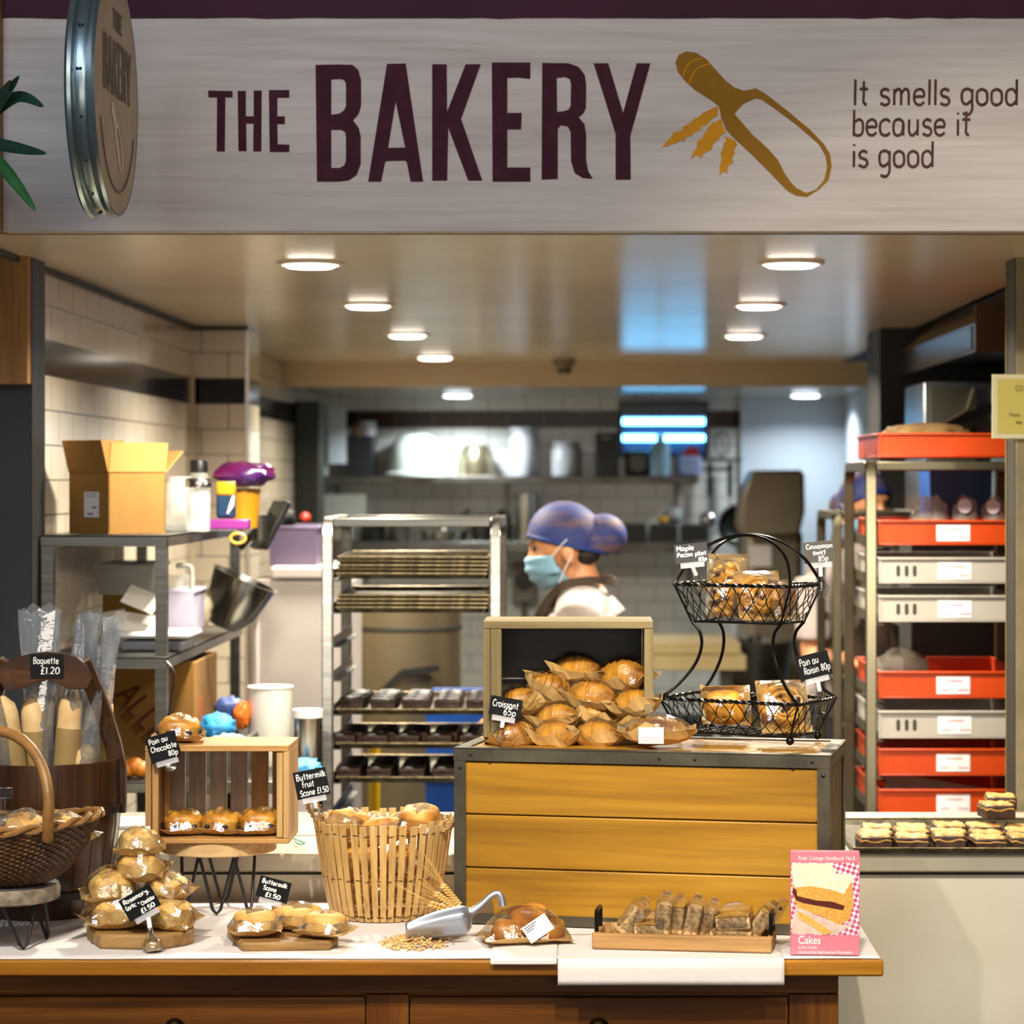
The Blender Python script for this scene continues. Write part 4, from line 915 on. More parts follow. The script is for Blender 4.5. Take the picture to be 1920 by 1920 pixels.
slice_bag('bagged dark oat slice lying under the yellow topped one', 1372, 1750, 4.82, (.08, .055, .016), (0, 0, -8), sg=7)
slice_bag('bagged thick oat slice with a yellow top, lying on another', 1378, 1729, 4.82, (.066, .05, .026), (0, -6, -14), OATSY, 8)
slice_bag('bagged oat slice leaning outwards by the tray handle on the book side', 1424, 1732, 4.82, (.028, .05, .056), (0, 36, -8), OATSY, 9)
t = thing('sign_clip', 'empty clear plastic sign clip on the tray handle beside the pink book', 'clip', W(1450, 1728, 4.80), (0, rad(28), 0))
g = G().bx(-.009, .009, -.003, .003, .004, .048); mesh('holder', g, CLEAR, t, bev=.002); mesh('swivel', G().box((0, -.0035, .028), (.006, .003, .006)), BLACK, t); mesh('clamp', G().tube([V((-.004, 0, -.018)), V((0, 0, .008))], [.004, .006], 10), CLEAR, t)
# ---- the book
yb = YON(1795, TZ) + .004
t = thing('book', 'upright pink cake cookbook with a photographed sponge slice on its cover', 'book', (XX(1547, yb), yb, TZ + .0035), rad(-2.5))
w, h, d = .1275, .191, .020
PINK = mat('dc7a8c', 'd67284', rough=.35, scale=4)
g = G().bx(-w / 2, w / 2, 0, .002, 0, h); mesh('front_cover', g, PINK, t, bev=.0008)
g = G().bx(-w / 2, w / 2, d - .002, d, 0, h); mesh('back_cover', g, PINK, t, bev=.0008)
g = G().bx(-w / 2, -w / 2 + .003, .001, d - .001, 0, h); mesh('spine', g, PINK, t, bev=.0008)
g = G().bx(-w / 2 + .004, w / 2 - .003, .0025, d - .0025, .002, h - .003); mesh('page_block', g, mat('e8e0d2', rough=.7), t)
def cov(a, b): return ((a - 1481) / 131 * w - w / 2, h - (b - 1600) / 195 * h)
def cg(px): return [cov(a, b) for a, b in px]
CM = Matrix.Translation((0, -.0002, 0)) @ RX
def layer(name, polys, m, lift, p):
    g = G()
    for q in polys: g.prism([cg(q)], .0002, 0, Matrix.Translation((0, -lift, 0)) @ RX)
    return mesh(name, g, m, p, smooth=0)
m, nt, pb, N, L = nodes('gingham'); vv = coords(nt, (1, 1, 1), (0, rad(28), 0)); ck = N.new('ShaderNodeTexChecker'); ck.inputs['Scale'].default_value = 150; ck.inputs['Color1'].default_value = srgb('e9d3dc'); ck.inputs['Color2'].default_value = srgb('c04a78'); L.new(vv, ck.inputs[0]); L.new(ck.outputs[0], pb.inputs['Base Color'])
pic = layer('picture', [[(1482, 1621), (1611, 1621), (1611, 1757), (1482, 1757)]], m, .0001, t)
SUG = mat('e6cfa6', 'f0e4d0', rough=.6, scale=160); CRU = mat('c98a2e', 'd9a850', rough=.7, scale=180); JAM = mat('3f0d06', '5c1a0c', rough=.4, scale=200); PLATE = mat('d6c2b4', 'c7a99a', rough=.5, scale=60); CRU2 = mat('d39a3a', 'dcae5a', rough=.7, scale=150)
layer('picture_plate', [[(1484, 1735), (1492, 1700), (1530, 1720), (1585, 1740), (1600, 1728), (1606, 1710), (1598, 1738), (1570, 1755), (1484, 1756)]], PLATE, .0004, pic)
layer('picture_back_slice', [[(1483, 1622), (1558, 1622), (1568, 1640), (1535, 1650), (1486, 1664)]], SUG, .0004, pic)
layer('picture_icing', [[(1486, 1660), (1510, 1655), (1548, 1641), (1597, 1642), (1600, 1650), (1582, 1680), (1560, 1672), (1520, 1665), (1490, 1668)]], SUG, .0006, pic)
layer('picture_sponge', [[(1484, 1660), (1520, 1663), (1582, 1678), (1597, 1650), (1600, 1700), (1592, 1728), (1575, 1738), (1540, 1722), (1494, 1705), (1488, 1690)]], CRU, .0005, pic)
layer('picture_jam', [[(1485, 1668), (1492, 1672), (1494, 1684), (1530, 1692), (1560, 1694), (1584, 1702), (1580, 1710), (1545, 1704), (1505, 1697), (1492, 1692), (1486, 1680)]], JAM, .0008, pic)
layer('picture_crumb', [[(1494, 1712), (1515, 1722), (1540, 1738), (1560, 1752), (1545, 1757), (1520, 1740), (1496, 1726)]], CRU2, .0009, pic)
def typeset(name, txt, px, py, px1, hpx, m, parent, off=.0004, bold=0):
    cu = bpy.data.curves.new(name, 'FONT'); cu.body = txt; cu.size = 1; cu.extrude = 0; cu.offset = bold
    o = bpy.data.objects.new('typeset', cu); C.objects.link(o); bpy.context.view_layer.update()
    me = bpy.data.meshes.new_from_object(o.evaluated_get(bpy.context.evaluated_depsgraph_get())); bpy.data.objects.remove(o)
    g = G(); xs = [v.co.x for v in me.vertices]; ys = [v.co.y for v in me.vertices]; a, b = cov(px, py); c, _ = cov(px1, py)
    k = (c - a) / (max(xs) - min(xs)); ky = hpx / 195 * h / (max(ys) - 0)
    g.add([(a + (v.co.x - min(xs)) * k, -off, b + v.co.y * ky) for v in me.vertices], [tuple(p.vertices) for p in me.polygons])
    return mesh(name, g, m, parent, smooth=0)
TX = mat('f6e6e4', rough=.5)
typeset('title_lettering', 'Cakes', 1496, 1774, 1538, 15, TX, t, bold=.01); typeset('series_lettering', 'River Cottage Handbook No.8', 1496, 1616, 1603, 8, TX, t)
typeset('author_lettering', 'by Pam Corbin', 1496, 1783, 1531, 5, TX, t); typeset('credit_lettering', 'introduced by Hugh Fearnley-Whittingstall', 1496, 1792, 1598, 5, TX, t)
# ================================================================== the plank crate and what stands on it
CA = rad(-11.5); KZ = 1.219; KW, KD, KH = .742, .305, KZ - TZ - .004
kc = V((.4766, 4.93, TZ + .003))                          # its front corner nearest the book
ex, ey = V((math.cos(CA), math.sin(CA), 0)), V((-math.sin(CA), math.cos(CA), 0))
org = kc - ex * (KW / 2) + ey * (KD / 2)
t = thing('plank_crate', 'large wooden plank crate in a riveted steel angle frame', 'crate', org, CA)
IRON = mat('4f4a40', '6a6454', rough=.45, metal=.75, scale=8, bump=.15, bscale=60)
HONEY = wood('6a460a', '9e7018', 'b88a2e', axis=0, scale=.42, rough=.42, bump=.06, lines=15, coat=.1)
HONEYY = wood('80560c', 'a87618', 'bf8c28', axis=1, scale=.42, rough=.42, bump=.06, lines=22, coat=.1)
hx, hy = KW / 2, KD / 2
ph = (KH - .03) / 3
for i in range(3):
    g = G().bx(-hx + .012, hx - .012, -hy + .003, -hy + .02, .006 + i * ph, .006 + (i + 1) * ph - .0022); mesh('front_plank', g, HONEY, t, bev=.0025)
g = G().bx(-hx + .003, -hx + .018, -hy + .021, hy - .01, .006, KH - .02); mesh('side_panel', g, HONEYY, t)
SIDEW = wood('4a3a22', '655030', '7d6540', axis=2, scale=.6, rough=.6, lines=16)
g = G().bx(hx - .018, hx - .003, -hy + .021, hy - .01, .006, KH - .02); mesh('side_panel', g, SIDEW, t)
g = G().bx(-hx + .02, hx - .02, hy - .02, hy - .004, .006, KH - .02); mesh('back_panel', g, HONEY, t)
g = G().bx(-hx + .004, hx - .004, -hy + .004, hy - .004, KH - .018, KH - .001); mesh('top_panel', g, HONEY, t)
fw = .024
g = G(); g.bx(-hx - .002, hx + .002, -hy - .002, -hy + .002, KH - fw, KH + .001); g.bx(-hx - .002, hx + .002, -hy - .002, -hy + fw, KH - .001, KH + .002)
mesh('top_rail', g, IRON, t)
g = G(); g.bx(-hx - .002, hx + .002, hy - .002, hy + .002, KH - fw, KH + .001); g.bx(-hx - .002, hx + .002, hy - fw, hy + .002, KH - .001, KH + .002); mesh('top_rail', g, IRON, t)
for s in (-1, 1):
    g = G(); g.bx(min(s * hx, s * (hx + .003)), max(s * hx, s * (hx + .003)), -hy, hy, KH - fw, KH + .001); g.bx(min(s * hx, s * (hx - fw)), max(s * hx, s * (hx - fw)), -hy + fw, hy - fw, KH - .001, KH + .002); mesh('top_rail', g, IRON, t)
    for q in (-1, 1):
        g = G(); a, b = sorted((s * (hx + .0015), s * (hx - .022))); g.bx(a, b, *sorted((q * hy, q * (hy + .002))), 0, KH - fw - .0005); c, e = sorted((s * (hx - .001), s * (hx + .002))); d_, f_ = sorted((q * hy, q * (hy - .022))); g.bx(c, e, d_, f_, 0, KH - fw - .0005); mesh('corner_post', g, IRON, t)
g = G(); g.bx(-hx, hx, -hy - .002, -hy + .002, 0, .02); mesh('bottom_rail', g, IRON, t)
g = G()
for x in (-hx + .032, .04, .11, hx - .032): g.ell((x, -hy - .002, KH - .012), (.0035, .002, .0035), 10, 8)
for s in (-1, 1): g.ell((s * (hx - .011), -hy - .002, KH - .038), (.0042, .002, .0042), 10, 8); g.ell((s * (hx - .07), -hy + .002, KH - .027), (.003, .002, .003), 10, 8)
mesh('rivet', g, BLACK, t)
g = G().prism([[(-hx + .05, .018), (-hx + .05, .03), (-hx + .056, .043), (-hx + .066, .047), (-hx + .076, .043), (-hx + .078, .03), (-hx + .078, .018)]], .002, 0, Matrix.Translation((0, -hy + .003, 0)) @ RX); mesh('bracket_tab', g, mat('5e4a2a', rough=.5), t)
# ---- weathered box of croissants
OLDW = wood('574a2e', '776845', '8f8058', axis=2, scale=.7, rough=.7, lines=16); OLDX = wood('645534', '867650', '9f8e64', axis=0, scale=.7, rough=.7, lines=16)
SLATEW = wood('1c1d20', '2b2a2a', '3a352e', axis=0, scale=.6, rough=.5, lines=14)
yb0 = 5.15; x0, x1 = XX(906, yb0), XX(1225, yb0); zk = KZ + .002; zt = ZZ(1165, yb0); yb1 = 5.33
t = thing('wooden_box', 'weathered wooden box standing open on the plank crate, piled with croissants', 'box', ((x0 + x1) / 2, yb0, zk), world=True)
g = G().bx(x0, x1, yb0, yb1, zt - .015, zt); mesh('top_board', g, OLDX, t, bev=.0015)
g = G().bx(x0, x1, yb0 + .01, yb1, zk, zk + .01); mesh('bottom_board', g, OLDX, t)
g = G().bx(x0, x0 + .014, yb0, yb1, zk + .0105, zt - .0155); mesh('side_board', g, OLDW, t, bev=.0015)
g = G().bx(x0 + .0145, x0 + .037, yb0, yb0 + .016, zk, zt - .0155); mesh('corner_batten', g, OLDW, t, bev=.002)
g = G().bx(x1 - .018, x1, yb0, yb1, zk + .0105, zt - .0155); mesh('side_board', g, OLDW, t, bev=.0015)
hbk = (zt - zk - .03) / 2
for i in range(2): g = G().bx(x0 + .015, x1 - .019, yb1 - .012, yb1, zk + .011 + i * hbk, zk + .011 + (i + 1) * hbk - .003); mesh('back_board', g, SLATEW, t)
CR = [
 (1080, 1258, 5.262, (8, -6, 170), 'topmost wrapped croissant in the middle of the pile', 1.0), (1172, 1268, 5.24, (-8, 4, 160), 'plump wrapped croissant high in the pile on the wire basket side', 1.08),
 (1022, 1290, 5.232, (10, 25, 20), 'wrapped croissant tipped diagonally near the top of the pile', .98), (1108, 1305, 5.215, (-4, -8, 165), 'wrapped croissant in the centre of the pile', .98),
 (978, 1318, 5.19, (5, 12, 150), 'wrapped croissant behind the croissant price card', .95), (1192, 1320, 5.19, (0, 8, 170), 'wrapped croissant poking past the box side towards the wire basket', .95),
 (1046, 1346, 5.18, (4, 6, 160), 'wrapped croissant in the second layer with a darker crust', .9), (1116, 1344, 5.20, (6, -5, 200), 'wrapped croissant squeezed under the centre one', .85),
 (1184, 1352, 5.20, (0, 0, 150), 'wrapped croissant in the second layer at the side of the wire basket', .88), (968, 1379, 5.158, (4, -10, 30), 'bottom wrapped croissant beside the card clamp', .9),
 (1042, 1380, 5.15, (0, 2, 172), 'second wrapped croissant of the bottom layer from the card clamp', .9), (1118, 1379, 5.15, (3, -4, 168), 'third wrapped croissant of the bottom layer from the card clamp', .92), (1185, 1376, 5.20, (0, 0, 10), 'bottom wrapped croissant behind the labelled bag', .85)]
for i, (px, py, y, r, lab, sc) in enumerate(CR):
    wrapped('croissant', i % 3, lab, ctr(px, py, y, .062 * sc), tuple(rad(a) for a in r), 'wrapped croissants', sc)
t = wrapped('croissant', 5, 'long bagged croissant with a plain white label lying before the box', at(1232, KZ + .004, 5.09), rad(-4), None, (1.25, .95, .9))
g = G().bx(-.028, .012, -.0487, -.0477, .008, .044); l = mesh('label', g, LBL, t, smooth=0)
g = G()
for k in range(5): g.bx(-.026, .010, -.0492, -.0489, .010 + k * .003, .0108 + k * .003)
mesh('print', g, mat('b9b4bd', rough=.7), l, smooth=0)
card('black price card reading Croissant on the weathered box', 948, 1326, 5.13, 60, 36, -10, [('Croissant', .08, .48, .34, .90), ('65p', .46, .10, .34, .86)], foot=(935, 1392, 5.13))
# ---- two-tier wire basket
BC = V((.339, 5.208)); A0 = rad(-30)
t = thing('wire_basket', 'black two-tier wire basket with twisted rims and a looped handle', 'basket', (BC.x, BC.y, KZ + .003), A0)
def rect(L, D, z): return [V((-L / 2, -D / 2, z)), V((L / 2, -D / 2, z)), V((L / 2, D / 2, z)), V((-L / 2, D / 2, z))]
zr1, zb1, zr2, zb2 = .084, .016, .316, .240
R1, Q1, R2, Q2 = rect(.31, .182, zr1), rect(.25, .13, zb1), rect(.26, .15, zr2), rect(.20, .11, zb2)
def twist(P, r=.0026):
    g = G(); pts = []
    for i in range(4):
        a, b = P[i], P[(i + 1) % 4]; n = max(6, int((b - a).length / .004)); pts += [a + (b - a) * (k / n) for k in range(n)]
    for s in (0, math.pi): g.tube([p + V((0, math.cos(i * .9 + s), math.sin(i * .9 + s))) * r * .8 for i, p in enumerate(pts)], r, 6, closed=True)
    return g
def wires(Rm, Bt):
    g = G()
    for i in range(4):
        a, b, c, d = Rm[i], Rm[(i + 1) % 4], Bt[i], Bt[(i + 1) % 4]; n = max(4, round((b - a).length / .034))
        pt = lambda u, v: (a + (b - a) * u) * (1 - v) + (c + (d - c) * u) * v
        for k in range(-1, n + 1):
            for s in (1, -1):          # a loop at the top, then a straight diagonal
                P = []
                for q in range(13):
                    v = q / 12; off = (math.sin(min(v / .45, 1) * math.pi / 2) * .55 if v < .45 else .55 + (v - .45) / .55 * 1.15)
                    u = (k + .5 + s * (off - .55) + (0)) / n
                    if 0 <= u <= 1: P.append(pt(u, v))
                if len(P) > 2: g.tube(P, .0011, 5)
    return g
def floorw(Bt):
    g = G(); a, b, c, d = Bt
    for k in range(1, 10): u = k / 10; g.tube([a + (b - a) * u, d + (c - d) * u], .0009, 5)
    for k in range(1, 6): u = k / 6; g.tube([a + (d - a) * u, b + (c - b) * u], .0009, 5)
    return g
WIRE = mat('100d0c', rough=.3, metal=.6)
for Rm, Bt in ((R1, Q1), (R2, Q2)):
    rim = mesh('rim', twist(Rm), WIRE, t); g = wires(Rm, Bt); mesh('wire_mesh', g, WIRE, t)
    g = floorw(Bt); g.tube(Bt, .002, 6, closed=True); mesh('floor_mesh', g, WIRE, t)
    g = G()
    for i in range(4): g.tube([Rm[i], Bt[i]], .0024, 8)
    mesh('corner_frame', g, WIRE, t)
for i in range(4):
    a, b = R1[i], Q2[i]; cdir = V((b.x * .62, b.y * .6, 0))
    P = spline([a, V((a.x * .80, a.y * .82, zr1 + .026)), V((a.x * .60, a.y * .62, zr1 + .068)), V((a.x * .52, a.y * .55, zr1 + .105)), V((a.x * .54, a.y * .56, zr1 + .135)), b], 6); mesh('upright', G().tube(P, .0034, 8), WIRE, t)
for s in (-1, 1):
    P = [R2[0] if s < 0 else R2[3]] + [V((.125 * math.cos(rad(a)) , s * (.075 - .062 * math.sin(rad(a))), zr2 + .100 * math.sin(rad(a)))) for a in range(160, 10, -12)] + [R2[1] if s < 0 else R2[2]]
    mesh('handle', G().tube(spline(P, 3), .0034, 8), WIRE, t)
for i in range(4): mesh('foot', G().ell(Q1[i] + V((0, 0, -.007)), (.0085, .0085, .0085), 14, 10), WIRE, t)
def inb(x, y, z):                                  # basket-local to world
    return Matrix.Translation((BC.x, BC.y, KZ + .003)) @ Matrix.Rotation(A0, 4, 'Z') @ V((x, y, z))
def swirl(label, loc, rot, r, th, m, ras=0, group='pastry swirls', paper=True):
    t = thing('pastry_swirl', label, 'pastry', loc, tuple(rad(a) for a in rot), group)
    P = []; n = 64
    for i in range(n + 1):
        a = i / n * 2 * math.pi * 2.6; rr = .010 + (r - .016) * i / n; P.append(V((rr * math.cos(a), rr * math.sin(a), 0)))
    g = G(); g.tube(P, [.0088 * (.75 + .3 * i / n) for i in range(n + 1)], 10)
    for v in g.v: v.z *= th / .0088 * .75
    b = mesh('swirl', g, m, t)
    if ras:
        g = G(); q = random.Random(ras)
        for i in range(9): a = q.uniform(0, 6.3); k = q.uniform(.3, .95) * r; g.ell((k * math.cos(a), k * math.sin(a), th * .72), (.004, .0035, .003), 8, 6)
        mesh('raisin', g, RAIS, b)
    def fn(u, v):
        a, c = 2 * u - 1, 2 * v - 1; k = (1 - abs(a) ** 3) * (1 - abs(c) ** 3); return V((a * r * 1.08, c * r * 1.12, th * (1.3 + .3 * nz((a, c, 0), 2.3, ras)) * k ** .6))
    mesh('film', G().grid(fn, 11, 11), FILM, t, smooth=14)
    g = G().grid(lambda u, v: V(((2 * u - 1) * r * 1.08, (2 * v - 1) * r * 1.12, -th * .9 * ((1 - abs(2 * u - 1) ** 3) * (1 - abs(2 * v - 1) ** 3)) ** .6 + .003 * nz((u, v, 1), 5, ras))), 9, 9); mesh('paper_liner', g, KRAFT, t, smooth=14)
    return t
SW = mat('b97a1e', 'd8a648', rough=.4, scale=22, bump=.25, bscale=60); SWD = mat('9c6420', 'c99040', rough=.4, scale=22, bump=.25, bscale=60)
t = thing('pecan_plait', 'bagged maple pecan plait standing upright in the upper wire basket', 'pastry', inb(-.055, .0, zb2 + .010), (rad(-8), 0, rad(-14)))
g = G()
for k in range(3): g.tube([V((.016 * math.sin(i * .55 + k * 2.1), .009 * math.sin(i * 1.1 + k * 4.2), .004 + .0042 * i)) for i in range(25)], [.0155 * math.sin(math.pi * (.15 + .7 * i / 24)) for i in range(25)], 12)
b = mesh('plait', g, SW, t); g = G(); q = random.Random(4)
for i in range(8): g.ell((q.uniform(-.018, .018), -.024, q.uniform(.02, .09)), (.006, .003, .004), 8, 6)
mesh('pecan', g, mat('3a1a0c', '5c2f16', rough=.5, scale=60), b)
g = G().grid(lambda u, v: V(((2 * u - 1) * .042, .022 - .004 * nz((u, v, 0), 5, 3), .13 * v)), 6, 8); mesh('paper_liner', g, KRAFT, t, smooth=18, solid=.0005)
g = G().grid(lambda u, v: V(((2 * u - 1) * .042, .021 - .058 * ((1 - abs(2 * u - 1) ** 2.6) * (1 - max(0, v * 1.0) ** 3)) ** .7 * (1 + .12 * nz((u, v, 0), 6, 8)), .13 * v)), 9, 9); mesh('film', g, FILM, t, smooth=14)
swirl('bagged cinnamon swirl standing in the middle of the upper wire basket', inb(.03, -.01, zb2 + .054), (72, 0, 20), .046, .017, SW, 0)
swirl('bagged cinnamon swirl at the end of the upper wire basket under its card', inb(.078, .005, zb2 + .046), (75, 0, 50), .037, .015, SWD, 0)
swirl('bagged raisin swirl standing in the end of the lower wire basket', inb(.085, -.01, zb1 + .056), (66, 0, 16), .050, .019, SW, 7)
t = wrapped('pain', 4, 'kraft bagged pastry lying on its side in the lower wire basket', inb(-.045, -.005, zb1 + .058), (rad(108), 0, rad(-14)), None, 1.05)
card('grey price card reading Maple Pecan Plait clipped on the upper basket', 1296, 1037, 5.16, 62, 36, 6, [('Maple', .06, .66, .24, .60), ('Pecan plait', .06, .34, .22, .96), ('85p', .70, .06, .18, .96)], foot=(1318, 1112, 5.19), m=mat('3a383c', rough=.5))
card('grey price card reading Cinnamon Swirl clipped on the upper basket', 1536, 1035, 5.20, 58, 40, 5, [('Cinnamon', .08, .66, .22, .95), ('swirl', .28, .38, .22, .70), ('85p', .45, .08, .24, .78)], foot=(1541, 1122, 5.2), m=mat('57524a', rough=.5))
card('black price card reading Pain au Raisin clipped on the lower basket', 1526, 1248, 5.19, 62, 46, 14, [('Pain au', .08, .58, .28, .68), ('Raisin 80p', .16, .22, .27, .98)], foot=(1545, 1335, 5.2))
# ---- brownie tray on the steel counter
TRAYM = mat('3f3a30', '6b6350', rough=.4, metal=.8, scale=25, bump=.1, bscale=50); TRAYE = mat('776848', '453b2a', rough=.4, metal=.7, scale=60)
def baking_tray(t, w, d, h=.012, name='pan'):
    g = G(); sec = [(0, 0), (.0, .0), (.010, h), (.016, h)]
    hx, hy = w / 2, d / 2; e = .012
    vs = [(-hx + e, -hy + e, 0), (hx - e, -hy + e, 0), (hx - e, hy - e, 0), (-hx + e, hy - e, 0), (-hx, -hy, h), (hx, -hy, h), (hx, hy, h), (-hx, hy, h)]
    g.add(vs, [(0, 1, 2, 3), (0, 4, 5, 1), (1, 5, 6, 2), (2, 6, 7, 3), (3, 7, 4, 0)]); p = mesh(name, g, TRAYM, t, smooth=0, solid=.0012)
    g = G().tube([V(v) for v in vs[4:]], .0028, 8, closed=True); mesh('rolled_rim', g, TRAYE, p)
yt0, yt1 = YON(1592, CZ + .012), YON(1536, CZ + .012)
xt0, xt1 = XX(1600, yt0), XX(1600, yt0) + .46
BT = V(((xt0 + xt1) / 2, (yt0 + yt1) / 2, CZ + .001))
t = thing('baking_tray', 'dark baking tray of iced brownies on the steel counter', 'tray', BT); baking_tray(t, xt1 - xt0, yt1 - yt0)
ICING = mat('a97c3a', 'c99e58', rough=.55, scale=30, bump=.6, bscale=40, bdist=.004); 
def brownie(label, loc, rot, w, d, h, iced=None, group=None, base=BROWNIE, name='brownie'):
    t = thing(name, label, 'brownie', loc, rot, group); sd = RN.random() * 99
    g = G(); g.grid(lambda u, v: V(((u - .5) * w, (v - .5) * d, 0)), 1, 1)
    g = G().bx(-w / 2, w / 2, -d / 2, d / 2, 0, h * .82); mesh('cake', g, base, t, bev=.003)
    g = G().grid(lambda u, v: V(((u - .5) * w * 1.03, (v - .5) * d * 1.03, h * .83 + .0035 * noise.noise(V((u * 5 + sd, v * 9, sd))) + (-.010 if min(u, v, 1 - u, 1 - v) < .02 else .002))), 12, 10); mesh('icing', g, iced or BROWNT, t, smooth=60, solid=.002)
    return t
nb = 0; BG = 'iced brownies on the counter tray'; proto = None
ROWN = ['front row', 'middle row', 'back row']; COLN = ['at the end by the plank crate', 'second from the plank crate', 'third from the plank crate', 'fourth from the plank crate', 'fifth from the plank crate']
for r in range(3):
    for c in range(5):
        y = yt0 + .058 + r * .086 + RN.uniform(-.006, .006); x = xt0 + .050 + c * .079 + r * .012 + RN.uniform(-.004, .004)
        if c == 4 and r == 2: y += 0
        lab = 'iced brownie %s of the tray\'s %s' % (COLN[c], ROWN[r]); rot = rad(RN.uniform(-6, 6))
        if proto is None: proto = brownie(lab, (x, y, CZ + .003), rot, .066, .074, .036, ICING, BG)
        else: dup(proto, (x, y, CZ + .003), rot + (math.pi if (r + c) % 2 else 0), lab, BG, (RN.uniform(.95, 1.08), RN.uniform(.93, 1.05), RN.uniform(.85, 1.12)))
for k, (px, yy, z) in enumerate([(1868, 5.62, .040), (1876, 5.75, .042)]):
    dup(proto, (XX(px, yy), yy, CZ + .004 + z), rad(8 - 12 * k), ['iced brownie stacked on the back of the tray near the column', 'iced brownie stacked highest, right before the column'][k], BG)
# ---- loose papers on the counter
def paper_flat(name, label, px, py, w, d, rot, z=0, m=None, group=None):
    y = YON(py, CZ + .002); t_ = G().bx(-w / 2, w / 2, -d / 2, d / 2, 0, .0012 + z); o = one(name, t_, m or mat('d9d6d2', rough=.7), label, 'paper', group, smooth=0); o.location = (XX(px, y), y, CZ + .0012); o.rotation_euler = (0, 0, rad(rot)); return o
paper_flat('note_pad', 'white order pad with green cord on the counter behind the slatted basket', 562, 1560, .14, .10, 8, .004)
paper_flat('white_tray', 'flat white plastic tray on the counter beside the small crate', 250, 1545, .12, .16, 0, .006)
P = spline([W(545, 1580, 5.55) + V((0, 0, 0)), W(560, 1576, 5.5), W(572, 1583, 5.46), W(560, 1588, 5.45), W(552, 1580, 5.5)], 5); P = [V((p.x, p.y, CZ + .010)) for p in P]
one('green_cord', G().tube(P, .0015, 6), mat('2f8a6a', rough=.5), 'thin green cord looped on the order pad', 'cord')
# ================================================================== the kitchen behind the counter
def part(name, parent, mats, fn, **k):
    g = G(); fn(g); return mesh(name, g, mats, parent, **k)
def T3(x, y, z, rz=0): return Matrix.Translation((x, y, z)) @ Matrix.Rotation(rad(rz), 4, 'Z')
# ---- shelving unit along the tiled wall
xa, xb2, ya, yb2 = -1.300, XX(315, 6.15), 6.15, 7.5
t = thing('shelving_unit', 'open stainless steel shelving unit along the tiled wall', 'shelf', ((xa + xb2) / 2, ya, 0), world=True)
SH = [ZZ(1003, 6.15), ZZ(1232, 6.15), 1.026]
for z in SH: part('shelf', t, STEEL, lambda g: (g.bx(xa, xb2, ya, yb2, z - .006, z), g.bx(xa, xb2, ya, ya + .004, z - .028, z), g.bx(xb2 - .004, xb2, ya, yb2, z - .028, z)), bev=.0015)
for x in (xa + .002, xb2 - .032):
    for y in (ya + .006, yb2 - .034): part('post', t, STEEL, lambda g: g.bx(x, x + .028, y, y + .028, 0, SH[0] - .007))
# ---- cardboard box with open flaps
cz, s, h = SH[0] + .001, .168, .150
t = thing('cardboard_box', 'open brown cardboard box with white shipping label on the top shelf', 'box', (XX(218, 6.3), 6.315, cz), rad(45))
CB = mat('8c6426', '7f581e', rough=.85, scale=4)
part('body', t, CB, lambda g: (g.bx(-s / 2, s / 2, -s / 2, s / 2, 0, .004), g.bx(-s / 2, s / 2, -s / 2, -s / 2 + .004, .004, h), g.bx(-s / 2, s / 2, s / 2 - .004, s / 2, .004, h), g.bx(-s / 2, -s / 2 + .004, -s / 2, s / 2, .004, h), g.bx(s / 2 - .004, s / 2, -s / 2, s / 2, .004, h)), smooth=0)
def flap(hx0, hy0, hx1, hy1, ox, oy, oz):
    part('flap', t, CB, lambda g: g.add([(hx0, hy0, h), (hx1, hy1, h), (hx1 + ox, hy1 + oy, h + oz), (hx0 + ox, hy0 + oy, h + oz)], [(0, 1, 2, 3)]), smooth=0, solid=.004)
q = s / 2
flap(-q, -q, -q, q, -.020, 0, .078); flap(-q, q, q, q, 0, .01, .08); flap(q, -q, q, q, .06, .01, .052); 
flap(-q, -q, q, -q, .022, .022, .072)
l = part('label', t, LBL, lambda g: g.bx(-q - .0012, -q - .0006, -.045, .018, .040, .102), smooth=0)
part('print', l, mat('55504c', rough=.8), lambda g: [g.bx(-q - .0018, -q - .0013, -.038, .010, .096 - i * .006, .0975 - i * .006) for i in (0, 1)] + [g.bx(-q - .0018, -q - .0013, -.02, .004, .046, .050), g.bx(-q - .0018, -q - .0013, -.036, -.016, .062, .066)], smooth=0)
# ---- other things on the top shelf
GLASS = mat('d9dcd8', rough=.08, alpha=.28, spec=.8)
def jar(name, label, x, y, z, r, h, lid, lidc, m=None, cat='jar', group=None, lr=1.0):
    t = thing(name, label, cat, (x, y, z), group=group)
    part('body', t, m or GLASS, lambda g: g.lathe([(r * .96, 0), (r, .006), (r, h * .82), (r * .86, h * .92), (r * .8, h)], 28, cap0=True))
    if lid: part('lid', t, lidc, lambda g: g.lathe([(r * lr, h), (r * lr, h + lid), (r * .9 * lr, h + lid + .004), (.0001, h + lid + .004)], 28))
    return t
z0 = SH[0] + .001
jar('storage_jar', 'tall clear storage jar with shiny steel lid beside the cardboard box', XX(372, 6.5), 6.5, z0, .030, .112, .020, STEELB, lr=1.12)
jar('storage_jar', 'clear jar half hidden against the cardboard box flap', XX(338, 6.62), 6.62, z0, .038, .14, 0, None)
jar('storage_jar', 'jar with a black lid behind the clear storage jars', XX(373, 6.8), 6.80, z0, .030, .15, .03, BLACK, lr=.8)
